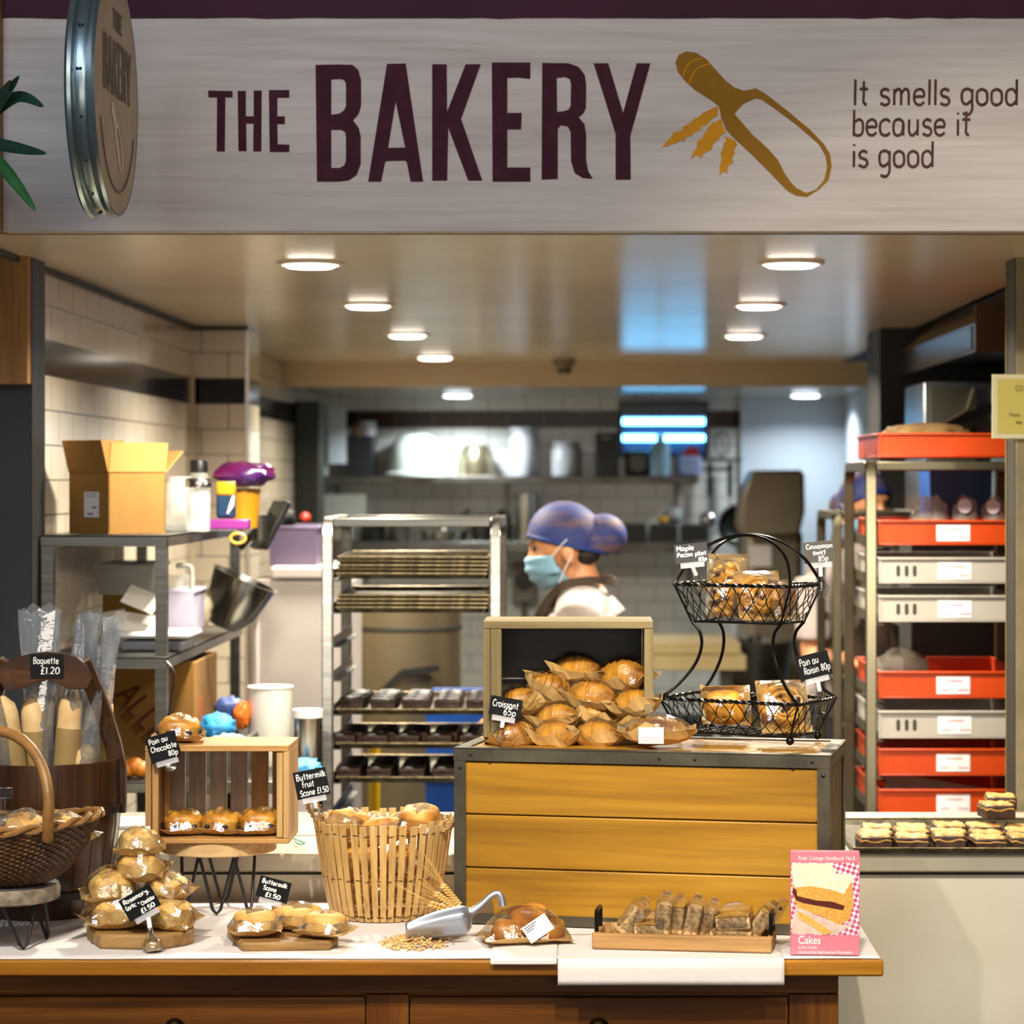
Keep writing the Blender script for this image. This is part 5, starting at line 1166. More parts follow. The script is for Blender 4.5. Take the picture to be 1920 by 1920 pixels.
def crumple(label, name, c, r, m, seed, cat, amp=.25, parent=None, flat=.2):
    g = G().ell((0, 0, r[2]), r, 22, 14, fn=lambda d: (lambda q: V((q.x, q.y, max(q.z, -r[2]))))(V((d.x * r[0], d.y * r[1], d.z * r[2])) * (1 + amp * noise.noise(d * 3.3 + V((seed, seed, 0))) + amp * .3 * noise.noise(d * 8 + V((seed, 0, 0))))))
    o = one(name, g, m, label, cat, smooth=55); o.location = c; return o
PINKB = mat('6a1238', '4a2070', rough=.25, scale=8, coat=.4)
t = thing('snack_tub', 'yellow tub under the pink and purple bag on the top shelf', 'tub', (XX(455, 7.0), 7.0, z0))
part('body', t, mat('b87a10', 'd0951a', rough=.4), lambda g: g.lathe([(.040, 0), (.048, .08), (.048, .098), (.0001, .098)], 24, cap0=True)); part('lid', t, mat('8a5a10', rough=.5), lambda g: g.lathe([(.050, .098), (.050, .108), (.0001, .109)], 24))
crumple('crumpled shiny pink and purple bag lying over the yellow tub', 'plastic_bag', V((XX(458, 6.96), 6.96, z0 + .112)), (.085, .05, .034), PINKB, 3, 'bag')
t = thing('snack_packet', 'blue and yellow packet with a white swoosh beside the jars', 'packet', (XX(424, 6.75), 6.75, z0 + .030))
part('body', t, mat('13324f', rough=.35), lambda g: g.box((0, 0, .05), (.05, .03, .1)), bev=.008); part('top_band', t, mat('c08a10', rough=.35), lambda g: g.box((0, -.003, .078), (.051, .03, .04)), bev=.008); part('swoosh', t, mat('d8d2cc', rough=.4), lambda g: g.tube([V((.022, -.019, .06)), V((.017, -.02, .035)), V((.006, -.019, .012))], [.003, .007, .003], 8))
one('biscuit_box', G().box((XX(430, 6.75), 6.72, z0 + .015), (.115, .05, .026)), mat('6b1e6a', '7f2a7a', rough=.3, scale=5), 'flat bright purple box lying on the shelf edge', 'box', bev=.003)
t = thing('tape_roll', 'small amber tape ring hanging at the shelf corner', 'tape', (XX(446, 6.6), 6.6, z0 - .020), world=True); c0 = t.location
part('ring', t, mat('c08a3a', rough=.4), lambda g: g.tube(arc(c0, .019, 0, 360, 24, ry=.013)[:-1], .0045, 8, closed=True)); part('hook', t, STEEL, lambda g: g.tube([c0 + V((0, 0, .012)), c0 + V((0, 0, .021)), V((xb2 - .004, 6.6, z0 + .002)), V((xb2 - .03, 6.6, z0 + .002))], .0016, 6))
t = thing('tablet', 'black tablet on a slanted stand by the purple crate', 'tablet', W(507, 985, 7.2) , (0, rad(29), rad(28)))
part('case', t, BLACK, lambda g: g.box((0, 0, 0), (.018, .11, .15)), bev=.004); part('screen', t, mat('8d93a6', '7c8298', rough=.15, scale=4), lambda g: g.box((.0095, 0, 0), (.002, .1, .138)))
part('stand', t, BLACK, lambda g: (g.bar((-.012, 0, .03), (-.05, 0, -.10), .02, .008)))
t = thing('clear_cup', 'clear plastic cup above the slanted tablet', 'cup', W(487, 945, 7.1)); part('body', t, GLASS, lambda g: g.lathe([(.022, -.03), (.030, .03)], 20, cap0=True)); part('base', t, STEELD, lambda g: g.cyl((0, 0, -.1), .02, .07, 16))
# ---- middle shelf
z1_ = SH[1] + .001
def tub(name, label, x0, x1, y0, y1, z0, z1, m, cat='tub', taper=.9, rim=.006, group=None, rot=0):
    cx, cy = (x0 + x1) / 2, (y0 + y1) / 2; t = thing(name, label, cat, (cx, cy, z0), rad(rot), group); a, b, h = (x1 - x0) / 2, (y1 - y0) / 2, z1 - z0; k = taper
    vs = [(-a * k, -b * k, 0), (a * k, -b * k, 0), (a * k, b * k, 0), (-a * k, b * k, 0), (-a, -b, h), (a, -b, h), (a, b, h), (-a, b, h)]
    part('body', t, m, lambda g: g.add(vs, [(0, 3, 2, 1), (0, 1, 5, 4), (1, 2, 6, 5), (2, 3, 7, 6), (3, 0, 4, 7)]), solid=.003, smooth=0)
    part('rim', t, m, lambda g: g.tube([V(v) for v in vs[4:]], rim, 8, closed=True)); return t
tub('plastic_tub', 'grey translucent tub at the back of the middle shelf', XX(185, 6.55), XX(292, 6.55), 6.5, 6.75, ZZ(1112, 6.6), ZZ(1058, 6.6), mat('8f8d88', rough=.3, alpha=.75))
one('yellow_folder', G().box((XX(245, 6.7), 6.72, z1_ + .125), (.12, .20, .11)), mat('8a6510', '7a5a0e', rough=.7), 'mustard yellow cardboard folder box under the grey tub', 'box', bev=.003)
for i, (px, py, w_, h_, r, lab) in enumerate([(255, 1140, .085, .05, 22, 'white leaflet leaning on the yellow box'), (245, 1185, .11, .05, 8, 'wide white paper sheet lying over the kitchen scale'), (205, 1180, .07, .04, -10, 'white paper scrap nearest the frame post')]):
    o = one('paper_sheet', G().bx(-w_ / 2, w_ / 2, 0, .08, -.001, .001), mat('cfc9be', rough=.7), lab, 'paper', 'papers on the middle shelf', smooth=0); o.location = W(px, py, 6.35 + .05 * i); o.rotation_euler = (rad(32), rad(r), 0)
t = thing('kitchen_scale', 'flat white kitchen scale with a grey base on the middle shelf', 'scale', (XX(300, 6.38), 6.40, z1_)); part('base', t, mat('6b6b70', rough=.4), lambda g: g.bx(-.09, .07, -.08, .10, 0, .028), bev=.008); part('pan', t, WHITEP, lambda g: g.bx(-.10, .085, -.09, .12, .032, .048), bev=.008)
t = thing('measuring_jug', 'clear measuring jug with a big handle behind the shelf post', 'jug', (XX(322, 6.5), 6.62, ZZ(1122, 6.6))); part('body', t, GLASS, lambda g: g.lathe([(.035, -.06), (.042, .06)], 24, cap0=True), ); part('handle', t, mat('b5b2a6', rough=.2, alpha=.7), lambda g: g.tube(spline([V((.0, -.05, .085)), V((.03, -.05, .085)), V((.04, -.05, .07)), V((.038, -.05, .0)), V((.02, -.05, -.02))], 5), .007, 10))
tub('plastic_tub', 'lilac white plastic tub beside the steel bowl on the middle shelf', XX(322, 6.6), XX(368, 6.6), 6.55, 6.75, z1_ + .04, ZZ(1108, 6.6), mat('a49cb4', 'b3adbf', rough=.4), taper=.95)
crumple('clear crumpled bag between lilac tub and steel bowl', 'plastic_bag', V((XX(374, 6.85), 6.85, z1_ + .03)), (.035, .04, .055), mat('c9b99c', rough=.2, alpha=.6), 8, 'bag')
t = thing('steel_bowl', 'large polished steel mixing bowl tipped on its side on the middle shelf', 'bowl', (XX(418, 7.1), 7.1, z1_ + .015), (rad(0), rad(24), 0))
part('body', t, STEELB, lambda g: g.lathe([(.0001, 0), (.04, .002), (.075, .05), (.09, .13), (.094, .148), (.098, .15), (.092, .15), (.086, .13), (.07, .05), (.0001, .006)], 40)); 
# ---- bottom shelf and below
t = thing('cardboard_box', 'big brown carton with red lettering under the middle shelf', 'box', (XX(290, 6.7), 6.72, SH[2] + .001)); part('body', t, CB, lambda g: g.bx(-.125, .125, -.15, .25, 0, .255), bev=.003)
part('lettering', t, mat('5c1e10', rough=.8), lambda g: write(g, 'ALLE', 0, 0, .06, Matrix.Translation((-.08, -.1512, .17)) @ RX @ Matrix.Rotation(rad(-48), 4, 'Z'), .004))
part('tape_strip', t, mat('b5622c', '8f4a22', rough=.6), lambda g: g.bx(.1252, .1258, -.08, .0, .02, .16))
for i, (px, py) in enumerate(((238, 1424), (252, 1418), (264, 1426))):
    o = one('orange', G().ell((0, 0, .020), (.022, .022, .021), 16, 10), mat('b8620a', 'c97a14', rough=.45, scale=40), ['small orange beside the bucket on the bottom shelf', 'middle small orange of the three on the bottom shelf', 'small orange nearest the crate on the bottom shelf'][i], 'orange', 'oranges'); o.location = (XX(px, 6.2), 6.21, SH[2] + .002 + (.008 if i == 1 else 0))
one('cable', G().tube(spline([W(312, 1240, 6.12), W(326, 1262, 6.11), W(322, 1310, 6.11), W(312, 1360, 6.12), W(310, 1400, 6.13)], 6), .003, 6), BLACK, 'black cable hanging down the shelving post', 'cable')
# ---- white pipe
one('wall_pipe', G().tube([V((XX(357, 8.74), 8.76, ZZ(700, 8.74))), V((XX(357, 8.74), 8.76, 1.2))], .012, 10), mat('b9a98e', rough=.5), 'thin white pipe running down the wall corner', 'pipe')
# ---- prep table with containers
xp0, xp1, yp0, yp1, zp = -.975, -.695, 6.2, 7.0, 1.02
t = thing('prep_table', 'narrow steel prep table between the shelving and the tray trolley', 'table', ((xp0 + xp1) / 2, 6.6, 0), world=True)
part('top', t, STEELD, lambda g: g.bx(xp0, xp1, yp0, yp1, zp - .03, zp), bev=.002)
for x in (xp0 + .02, xp1 - .02):
    for y in (yp0 + .02, yp1 - .02): part('leg', t, STEELD, lambda g: g.bx(x - .015, x + .015, y - .015, y + .015, 0, zp - .03))
t = thing('plastic_jug', 'tall frosted white plastic container on the prep table', 'container', (XX(507, 6.55), 6.55, zp + .001)); part('body', t, mat('c9c4b8', 'bdb8ac', rough=.35), lambda g: g.lathe([(.050, 0), (.054, .02), (.058, .20), (.054, .20), (.05, .02), (.0001, .01)], 32, cap0=True)); part('rim', t, mat('c9c4b8', rough=.35), lambda g: g.tube([V((.057 * math.cos(a * .2618), .057 * math.sin(a * .2618), .2)) for a in range(24)], .003, 6, closed=True))
t = thing('steel_canister', 'polished steel canister next to the frosted container', 'canister', (XX(577, 6.40), 6.40, zp + .001)); part('body', t, STEELB, lambda g: g.lathe([(.034, 0), (.036, .01), (.036, .135), (.0001, .136)], 32, cap0=True)); part('lid', t, WHITEP, lambda g: g.lathe([(.038, .136), (.038, .156), (.0001, .158)], 32))
crumple('bright blue cloth bag bunched on the prep table behind the small crate', 'cloth_bag', V((XX(408, 6.42), 6.42, zp + .075)), (.045, .04, .035), mat('2a8ac0', '1f6fa6', rough=.6, scale=20), 5, 'bag')
crumple('navy bag behind the bright blue cloth bag', 'cloth_bag', V((XX(428, 6.6), 6.62, zp + .11)), (.04, .04, .03), mat('33487a', '28386a', rough=.5, scale=20), 6, 'bag')
crumple('vivid orange crumpled bag next to the frosted container', 'cloth_bag', V((XX(452, 6.5), 6.52, zp + .095)), (.022, .03, .036), mat('c0500c', 'd8701a', rough=.5, scale=20), 7, 'bag')
crumple('white bunched cloth in front of the blue cloth bag', 'dish_cloth', V((XX(430, 6.35), 6.34, zp + .045)), (.055, .03, .028), mat('d6d2d0', 'c6c2c4', rough=.8, scale=20), 9, 'cloth', amp=.4)
tub('plastic_tub', 'grey plastic tub holding the bunched cloths on the prep table', XX(355, 6.4), XX(470, 6.4), 6.3, 6.68, zp + .001, zp + .09, mat('55524c', rough=.5), taper=.92)
crumple('pale blue crumpled cloth at the foot of the steel canister', 'dish_cloth', V((XX(570, 6.25), 6.26, zp + .001)), (.04, .035, .024), mat('5aa6d8', '3a86c0', rough=.7, scale=20), 12, 'cloth', amp=.4)
# ---- white bin, crate on top
xw0, xw1, yw0, yw1 = XX(458, 7.8), XX(650, 7.8), 7.8, 8.35
t = thing('ingredient_bin', 'large white ingredient bin with a slanted lid beside the tray trolley', 'bin', ((xw0 + xw1) / 2, 8.05, 0), world=True)
WB = mat('bfb6b0', 'b4aba6', rough=.45, scale=2)
part('body', t, WB, lambda g: g.bx(xw0, xw1, yw0, yw1, .1, ZZ(1088, 7.8)), bev=.012); part('edge_post', t, WB, lambda g: g.tube([V((XX(478, 7.78), 7.79, .2)), V((XX(478, 7.78), 7.79, ZZ(1120, 7.78)))], .012, 12))
part('lid', t, WB, lambda g: g.bx(XX(508, 7.8), xw1, yw0 - .01, yw1, ZZ(1086, 7.8), ZZ(1062, 7.8)), bev=.008); part('front_chute', t, WB, lambda g: g.prism([[(XX(458, 7.8), ZZ(1086, 7.8)), (XX(508, 7.8), ZZ(1086, 7.8)), (XX(492, 7.8), ZZ(1150, 7.8)), (XX(462, 7.8), ZZ(1150, 7.8))]], .04, 0, Matrix.Translation((0, 7.79, 0)) @ RX))
for x in (xw0 + .05, xw1 - .05): part('wheel', t, BLACK, lambda g: g.cyl((0, 0, 0), .05, .03, 20, M=Matrix.Translation((x, 7.9, .05)) @ Matrix.Rotation(rad(90), 4, 'Y')))
zl = ZZ(1062, 7.8)
tub('plastic_crate', 'muted purple plastic crate on top of the white bin', XX(515, 8.0), XX(602, 8.0), 7.86, 8.25, zl + .002, ZZ(988, 8.0), mat('453a4f', '544860', rough=.45, scale=3), 'crate', taper=.97)
crumple('black bag lying in the purple crate', 'plastic_bag', V((XX(528, 8.1), 8.1, zl + .105)), (.045, .06, .035), BLACK, 14, 'bag'); crumple('small red package on the purple crate', 'packet', V((XX(572, 8.1), 8.1, zl + .125)), (.018, .02, .018), mat('8a1f0c', rough=.5), 15, 'packet')
# ---- steel drum, yellow pole, blue crates
t = thing('mixing_drum', 'big brushed steel mixing drum behind the tray trolley', 'drum', (XX(752, 8.75), 8.75, 0))
part('body', t, mat('8d8064', '7d7158', rough=.35, metal=.75, scale=2), lambda g: g.lathe([(.19, .5), (.205, .55), (.205, ZZ(1110, 8.75)), (.19, ZZ(1106, 8.75)), (.0001, ZZ(1106, 8.75))], 48)); part('rim_band', t, mat('2c2a22', rough=.5), lambda g: g.lathe([(.207, ZZ(1180, 8.75)), (.210, ZZ(1176, 8.75)), (.207, ZZ(1170, 8.75))], 48)); part('base', t, mat('57503f', rough=.5, metal=.4), lambda g: g.bx(-.2, .2, -.2, .2, 0, .5), bev=.02)
part('lever', t, BLACK, lambda g: (g.bar((-.05, -.23, ZZ(1300, 8.5)), (.02, -.23, ZZ(1262, 8.5)), .02, .02), g.bar((.02, -.23, ZZ(1262, 8.5)), (.14, -.20, ZZ(1255, 8.5)), .02, .02)))
one('mop_handle', G().tube([V((XX(702, 7.6), 7.6, .002)), V((XX(702, 7.6), 7.6, ZZ(1368, 7.6)))], .017, 12), mat('c49a08', rough=.4), 'upright yellow pole behind the brownie trays', 'pole')
for i, (z, lab) in enumerate(((.55, 'lower bright blue plastic crate on the kitchen floor stack'), (.80, 'upper bright blue plastic crate below the brownie trays'))):
    tub('plastic_crate', lab, XX(800, 7.95), XX(925, 7.95), 7.9, 8.3, z + .03, z + .27, mat('0c3a86', '0f489c', rough=.4), 'crate', taper=.96, group='blue plastic crates')
one('crate_dolly', G().bx(XX(800, 7.95), XX(925, 7.95), 7.9, 8.3, 0, .57), mat('6b6458', rough=.6), 'grey plinth under the blue plastic crates', 'plinth', bev=.01)
# ---- tray trolleys
def trolley(label, x0, x1, y0, y1, zt, runners, col=STEEL, w_=.028, bars=True):
    t = thing('tray_trolley', label, 'trolley', ((x0 + x1) / 2, (y0 + y1) / 2, 0), world=True); r = .05
    for x, s in ((x0, 1), (x1 - w_, -1)):
        P = [V((x + w_ / 2, y0 + w_ / 2, .12)), V((x + w_ / 2, y0 + w_ / 2, zt - r))] + [V((x + w_ / 2, y0 + w_ / 2 + r - r * math.cos(rad(a)), zt - w_ / 2 - r + r * math.sin(rad(a)))) for a in (18, 36, 54, 72, 90)]
        P += [V((x + w_ / 2, y1 - w_ / 2 - r + r * math.sin(rad(a)), zt - w_ / 2 - r + r * math.cos(rad(a)))) for a in (0, 18, 36, 54, 72, 90)] + [V((x + w_ / 2, y1 - w_ / 2, .12))]
        g = G()
        vs = []; n = len(P)
        for i, p in enumerate(P):
            d = (P[min(i + 1, n - 1)] - P[max(i - 1, 0)]).normalized(); nn = V((1, 0, 0)).cross(d)
            for a, b in ((-1, -1), (1, -1), (1, 1), (-1, 1)): vs.append(p + V((a * w_ / 2, 0, 0)) + nn * b * w_ / 2)
        g.add(vs, [(i * 4 + j, i * 4 + (j + 1) % 4, i * 4 + 4 + (j + 1) % 4, i * 4 + 4 + j) for i in range(n - 1) for j in range(4)] + [(0, 1, 2, 3), (4 * n - 4, 4 * n - 1, 4 * n - 2, 4 * n - 3)])
        mesh('side_frame', g, col, t, bev=.003)
        for z in runners:
            xi = x + w_ if s > 0 else x - .018
            part('runner', t, col, lambda g: (g.bx(xi, xi + .018, y0 + .004, y1 - .004, z - .002, z), g.bx(*((x + w_, x + w_ + .002) if s > 0 else (x - .002, x)), y0 + .004, y1 - .004, z, z + .026)))
    for z, y in ((zt - .012, y0 + .02), (zt - .012, y1 - .02), (.2, y0 + .02), (.2, y1 - .02)): part('cross_bar', t, col, lambda g: g.bx(x0 + w_ + .0005, x1 - w_ - .0005, y - .012, y + .012, z - .012, z + .010), bev=.002)
    for x in (x0 + .014, x1 - .014):
        for y in (y0 + .03, y1 - .03): part('caster', t, BLACK, lambda g: g.cyl((0, 0, -.012), .06, .024, 20, M=Matrix.Translation((x, y, .06)) @ Matrix.Rotation(rad(90), 4, 'Y')))
    return t
rx0, rx1, ry0, ry1 = XX(603, 6.55), XX(939, 6.55), 6.55, 7.1
RUN = [ZZ(1086 + 63.8 * i, 6.55) for i in range(8)]
trolley('steel tray trolley with stacked pans and brownie trays behind the slatted basket', rx0, rx1, ry0, ry1, ZZ(970, 6.55), RUN)
tw_, td_ = rx1 - rx0 - .074, .53
def pan(label, z, tilt=0, group=None):
    t = thing('baking_tray', label, 'tray', ((rx0 + rx1) / 2, (ry0 + ry1) / 2 - .005, z), (0, rad(tilt), 0), group); baking_tray(t, tw_, td_, .013); return t
PN = ['lowest', 'second', 'third', 'fourth', 'topmost']
base = pan('lowest empty baking tray of the top stack on the trolley', RUN[0] + .001, 0, 'stacked empty baking trays')
for i in range(1, 5): dup(base, base.location + V((0, .004 * (i % 2), .0105 * i)), (0, rad(.25 * (i % 2)), rad(.3 * i)), '%s empty baking tray of the top stack on the trolley' % PN[i], 'stacked empty baking trays')
for i in range(4): dup(base, V((base.location.x, base.location.y, RUN[1] + .001 + .0105 * i)), (0, 0, rad(.4 * i)), '%s empty baking tray of the lower stack on the trolley' % (PN[i] if i < 3 else PN[4]), 'stacked empty baking trays')
TRN = ['upper', 'middle', 'lower']; RW = ['front', 'second', 'third', 'rear']; CW = ['nearest the white bin', 'second from the white bin', 'in the centre', 'second from the croissant box', 'nearest the croissant box']
bproto = None
for k, ri in enumerate((4, 5, 6)):
    dup(base, V((base.location.x, base.location.y, RUN[ri] + .001)), 0, '%s baking tray of brownies on the trolley' % TRN[k], 'brownie trays on the trolley')
    for r in range(4):
        for c in range(5):
            x = rx0 + .062 + c * .0835 - .012 * (k == 1 and r == 0); y = ry0 + .065 + r * (.075 if k else .085) + (.10 if k == 0 else 0)
            lab = 'dark brownie %s in the %s row of the %s trolley tray' % (CW[c], RW[r], TRN[k]); loc = (x - .0, y, RUN[ri] + .003); ro = rad(RN.uniform(-5, 5))
            if bproto is None: bproto = brownie(lab, loc, ro, .064, .062, .034, None, 'brownies on the trolley')
            else: dup(bproto, loc, ro, lab, 'brownies on the trolley', (1, 1, [.85, 1.05, 1.1][k]))
# right-hand trolley
qx0, qx1, qy0, qy1 = XX(1624, 6.7), XX(1624, 6.7) + .455, 6.7, 7.27
TB = [(812, 860, 'r'), (975, 1024, 'r'), (1045, 1096, 'w'), (1116, 1168, 'w'), (1258, 1311, 'r'), (1332, 1386, 'w'), (1403, 1456, 'r'), (1479, 1532, 'r')]
trolley('steel tray trolley loaded with red and white trays beside the beige column', qx0, qx1, qy0, qy1, ZZ(864, 6.7), [ZZ(b + 2, 6.72) for a, b, c in TB[1:]], col=mat('77715f', '67614f', rough=.35, metal=.9, scale=3))
RED = mat('aa3400', 'b63c02', rough=.38, scale=3); WTR = mat('9c958a', 'a59e94', rough=.45, scale=3)
def crate_tray(label, z0, z1, x0, x1, y0, y1, m, lab=None, slots=False, group=None):
    t = thing('bread_tray', label, 'tray', ((x0 + x1) / 2, (y0 + y1) / 2, z0), group=group); a, b, h = (x1 - x0) / 2, (y1 - y0) / 2, z1 - z0; w_ = .004
    def f(g):
        g.bx(-a, a, -b, b, 0, .004)
        for q in ((-a, a, -b, -b + w_), (-a, a, b - w_, b), (-a, -a + w_, -b + w_, b - w_), (a - w_, a, -b + w_, b - w_)): g.bx(q[0], q[1], q[2], q[3], .004, h)
        for q in ((-a - .006, a + .006, -b - .006, -b), (-a - .006, a + .006, b, b + .006), (-a - .006, -a, -b, b), (a, a + .006, -b, b)): g.bx(q[0], q[1], q[2], q[3], h - .006, h)
    part('body', t, m, f, bev=.0012)
    part('corner_rib', t, m, lambda g: [g.bx(sx * a - .003, sx * a + .003, sy * b - .003, sy * b + .003, 0, h - .006) for sx in (-1,) for sy in (-1,)])
    if slots: part('hand_slot', t, mat('2d2a20', rough=.8), lambda g: [g.prism([[(x + .005 * math.cos(rad(u)), zc + .005 * math.sin(rad(u))) for u in range(0, 181, 30) for zc in (h * .62,)] + [(x + .005 * math.cos(rad(u)), h * .34 + .005 * math.sin(rad(u))) for u in range(180, 361, 30)]], .0006, 0, Matrix.Translation((0, -b - .0001, 0)) @ RX) for x in (-a + .048, -a + .070, -a + .091)], smooth=0)
    if lab:
        lx = -a + lab[0]; l = part('label', t, LBL, lambda g: g.bx(lx, lx + .088, -b - .0012, -b - .0004, h * .16, h * .80), smooth=0)
        part('scribble_lettering', l, mat(lab[1], rough=.7), lambda g: [g.tube(spline([V((lx + .012 + q + .0035 * i, -b - .0016, zz + .004 * (i % 2))) for i in range(n)], 3), .0009, 5) for q, zz, n in ((.014, h * .62, 13), (.0, h * .28, 7), (.045, h * .28, 9))])
    return t
tx0 = XX(1624, 6.7) + .0375; tx1 = tx0 + .38
RLAB = ['topmost red bread tray with brown paper sticking up', 'red bread tray holding the clear treat bags', 'upper white slotted bread tray', 'lower white slotted bread tray of the touching pair', 'red bread tray below the gap, with a pink-lettered label', 'single white tray between the red ones', 'second lowest red bread tray on the trolley', 'lowest red bread tray, cut off by the counter']
for i, (a, b, c) in enumerate(TB):
    crate_tray(RLAB[i], ZZ(b, 6.72) + (.003 if i else .004), ZZ(a, 6.72), tx0, tx1 - (.0 if i else -.0), 6.712, 7.25, RED if c == 'r' else WTR, None if i == 0 else ((.148 if c == 'r' else .152), ['', '55607f', 'c0604a', 'c0507a', 'b04a72', 'c06a5a', 'c8826a', 'c88a80'][i]), c == 'w', 'bread trays on the trolley')
z = ZZ(812, 6.72)
crumple('brown paper bag of bread bulging out of the topmost red tray', 'paper_bag', V((XX(1740, 6.9), 6.92, z - .03)), (.12, .12, .030), mat('7a5c34', '9a7a4c', rough=.7, scale=18), 21, 'bag')
z = ZZ(1024, 6.72) + .009
for i, (px, lid, lab) in enumerate([(1722, None, 'clear treat bag at the end of the red tray towards the basket'), (1762, None, 'clear treat bag second in the red tray, without a sticker'), (1806, 1, 'clear treat bag with round white sticker in the middle of the red tray'), (1872, 1, 'clear treat bag with round white sticker beside the beige column')]):
    t = thing('treat_bag', lab, 'bag', (XX(px, 6.85), 6.86, z), (0, rad([12, -8, 5, -6][i]), 0), 'treat bags in the red tray'); sd = i * 4.7
    part('film', t, mat('b9aea4', rough=.15, alpha=.35, spec=.9), lambda g: g.ell((0, 0, .06), (.036, .03, .062), 16, 12, fn=lambda d: V((d.x * .036, d.y * .03, d.z * .062)) * (1 + .25 * noise.noise(d * 3 + V((sd, 0, 0))))), smooth=20)
    part('sweets', t, mat('6a3f10', 'b98a2a', rough=.5, scale=60), lambda g: g.ell((0, 0, .038), (.028, .024, .03), 16, 10))
    if lid: part('sticker', t, LBL, lambda g: g.cyl((0, 0, 0), .019, .0015, 24, M=Matrix.Translation((-.008, -.034, .095)) @ Matrix.Rotation(rad(90), 4, 'X')))
one('paper_sheet', G().prism([[(XX(1660, 6.8), ZZ(1456, 6.8)), (XX(1720, 6.8), ZZ(1457, 6.8)), (XX(1860, 6.8), ZZ(1480, 6.8)), (XX(1660, 6.8), ZZ(1482, 6.8))]], .002, 0, Matrix.Translation((0, 6.8, 0)) @ RX), mat('a8968a', rough=.7), 'white liner sheet standing up in the lowest red tray', 'paper', smooth=0)
crumple('off white cloth bundle in the gap between the tray pairs', 'cloth_bundle', V((XX(1690, 7.0), 6.98, ZZ(1300, 6.72))), (.07, .1, .05), mat('8b8274', '776e60', rough=.8, scale=12), 25, 'cloth')
trolley('empty dark steel rack standing behind the loaded tray trolley', XX(1562, 7.75), XX(1562, 7.75) + .27, 7.75, 8.3, ZZ(958, 7.75), [1.0, 1.15, 1.3], col=mat('57503f', '4a4436', rough=.4, metal=.85, scale=3))
# ================================================================== rear wall
ysh = 12.62
def wallshelf(label, px0, px1, py, th, depth=.27):
    x0, x1 = max(XX(px0, ysh), -1.33), XX(px1, ysh); z = ZZ(py, ysh); t = thing('wall_shelf', label, 'shelf', ((x0 + x1) / 2, YBACK - .005, z), world=True)
    part('board', t, STEELD, lambda g: g.bx(x0, x1, YBACK - depth, YBACK - .002, z - th, z), bev=.002)
    for x in (x0 + .1, (x0 + x1) / 2, x1 - .1): part('bracket', t, STEELD, lambda g: (g.bx(x - .01, x + .01, YBACK - depth + .05, YBACK - .002, z - th - .02, z - th), g.bx(x - .01, x + .01, YBACK - .02, YBACK - .002, z - th - .16, z - th)))
    return z
zu = wallshelf('upper steel wall shelf with bowls and tubs below the brown tile band', 553, 1310, 893, .035); zo = wallshelf('lower steel wall shelf crowded with pans', 640, 1335, 1016, .05)
ym = 12.76
def at2(px, z): return (XX(px, ym), ym, z + .001)
t = thing('mixing_bowl', 'big glossy white bowl turned upside down on the upper wall shelf', 'bowl', at2(780, zu)); part('body', t, mat('a4aba2', rough=.3), lambda g: g.lathe([(.172, 0), (.172, .014), (.155, .02), (.146, .09), (.12, .165), (.075, .205), (.04, .212), (.0001, .212)], 40))
t = thing('mixing_bowl', 'smaller brassy steel bowl upside down next to the white one', 'bowl', at2(893, zu)); part('body', t, mat('b3a98c', '8d8266', rough=.2, metal=.9), lambda g: g.lathe([(.098, 0), (.094, .05), (.08, .12), (.055, .155), (.0001, .158)], 32))
jar('plastic_tub', 'tall white plastic tub on the upper wall shelf', *at2(983, zu)[:2], zu + .001, .072, .225, .012, mat('a4a6a8', rough=.4), mat('a4a6a8', rough=.4), 'tub', lr=1.04); jar('plastic_tub', 'short rounded white plastic tub on the upper wall shelf', *at2(1062, zu)[:2], zu + .001, .074, .155, .012, mat('a4a6a8', rough=.4), mat('a4a6a8', rough=.4), 'tub', lr=.9)
t = thing('storage_box', 'black box beside the glowing insect killer on the upper shelf', 'box', at2(1138, zu)); part('body', t, mat('1b1b1c', rough=.5), lambda g: g.bx(-.058, .058, -.08, .1, 0, .215), bev=.006); part('badge', t, mat('8a8a8a', rough=.4), lambda g: g.bx(-.03, .02, -.0815, -.0805, .185, .195))
t = thing('kitchen_scale', 'dark round-faced kitchen scale below the insect killer', 'scale', at2(1195, zu)); part('body', t, mat('2a2c2c', rough=.4), lambda g: g.bx(-.06, .06, -.05, .06, 0, .13), bev=.02); part('dial', t, mat('5a564c', rough=.4), lambda g: g.cyl((0, 0, 0), .042, .004, 24, M=Matrix.Translation((0, -.05, .065)) @ Matrix.Rotation(rad(90), 4, 'X')))
jar('spray_bottle', 'pale translucent bottle standing before the insect killer', XX(1238, 12.68), 12.68, zu + .001, .050, .17, .03, WHITEP, mat('7fa3b8', rough=.3), 'bottle', lr=.4)
t = thing('flour_packet', 'pale blue packet with a red top beside the translucent bottle', 'packet', at2(1292, zu)); part('body', t, mat('7f8db0', rough=.6), lambda g: g.bx(-.06, .06, -.05, .05, 0, .10), bev=.012); part('top_fold', t, mat('8a0f1c', rough=.5), lambda g: g.prism([[(-.045, .0), (.05, .0), (.04, .045), (0, .05)]], .05, 0, Matrix.Translation((0, .02, .1)) @ RX))
t = thing('insect_killer', 'wall-mounted insect killer with bright blue tubes', 'lamp', (XX(1243, 12.8), YBACK - .01, ZZ(806, 12.8)), world=True)
kx0, kx1, kz0, kz1 = XX(1160, 12.78), XX(1328, 12.78), ZZ(858, 12.78), ZZ(752, 12.78)
FRB = mat('11161c', rough=.4)
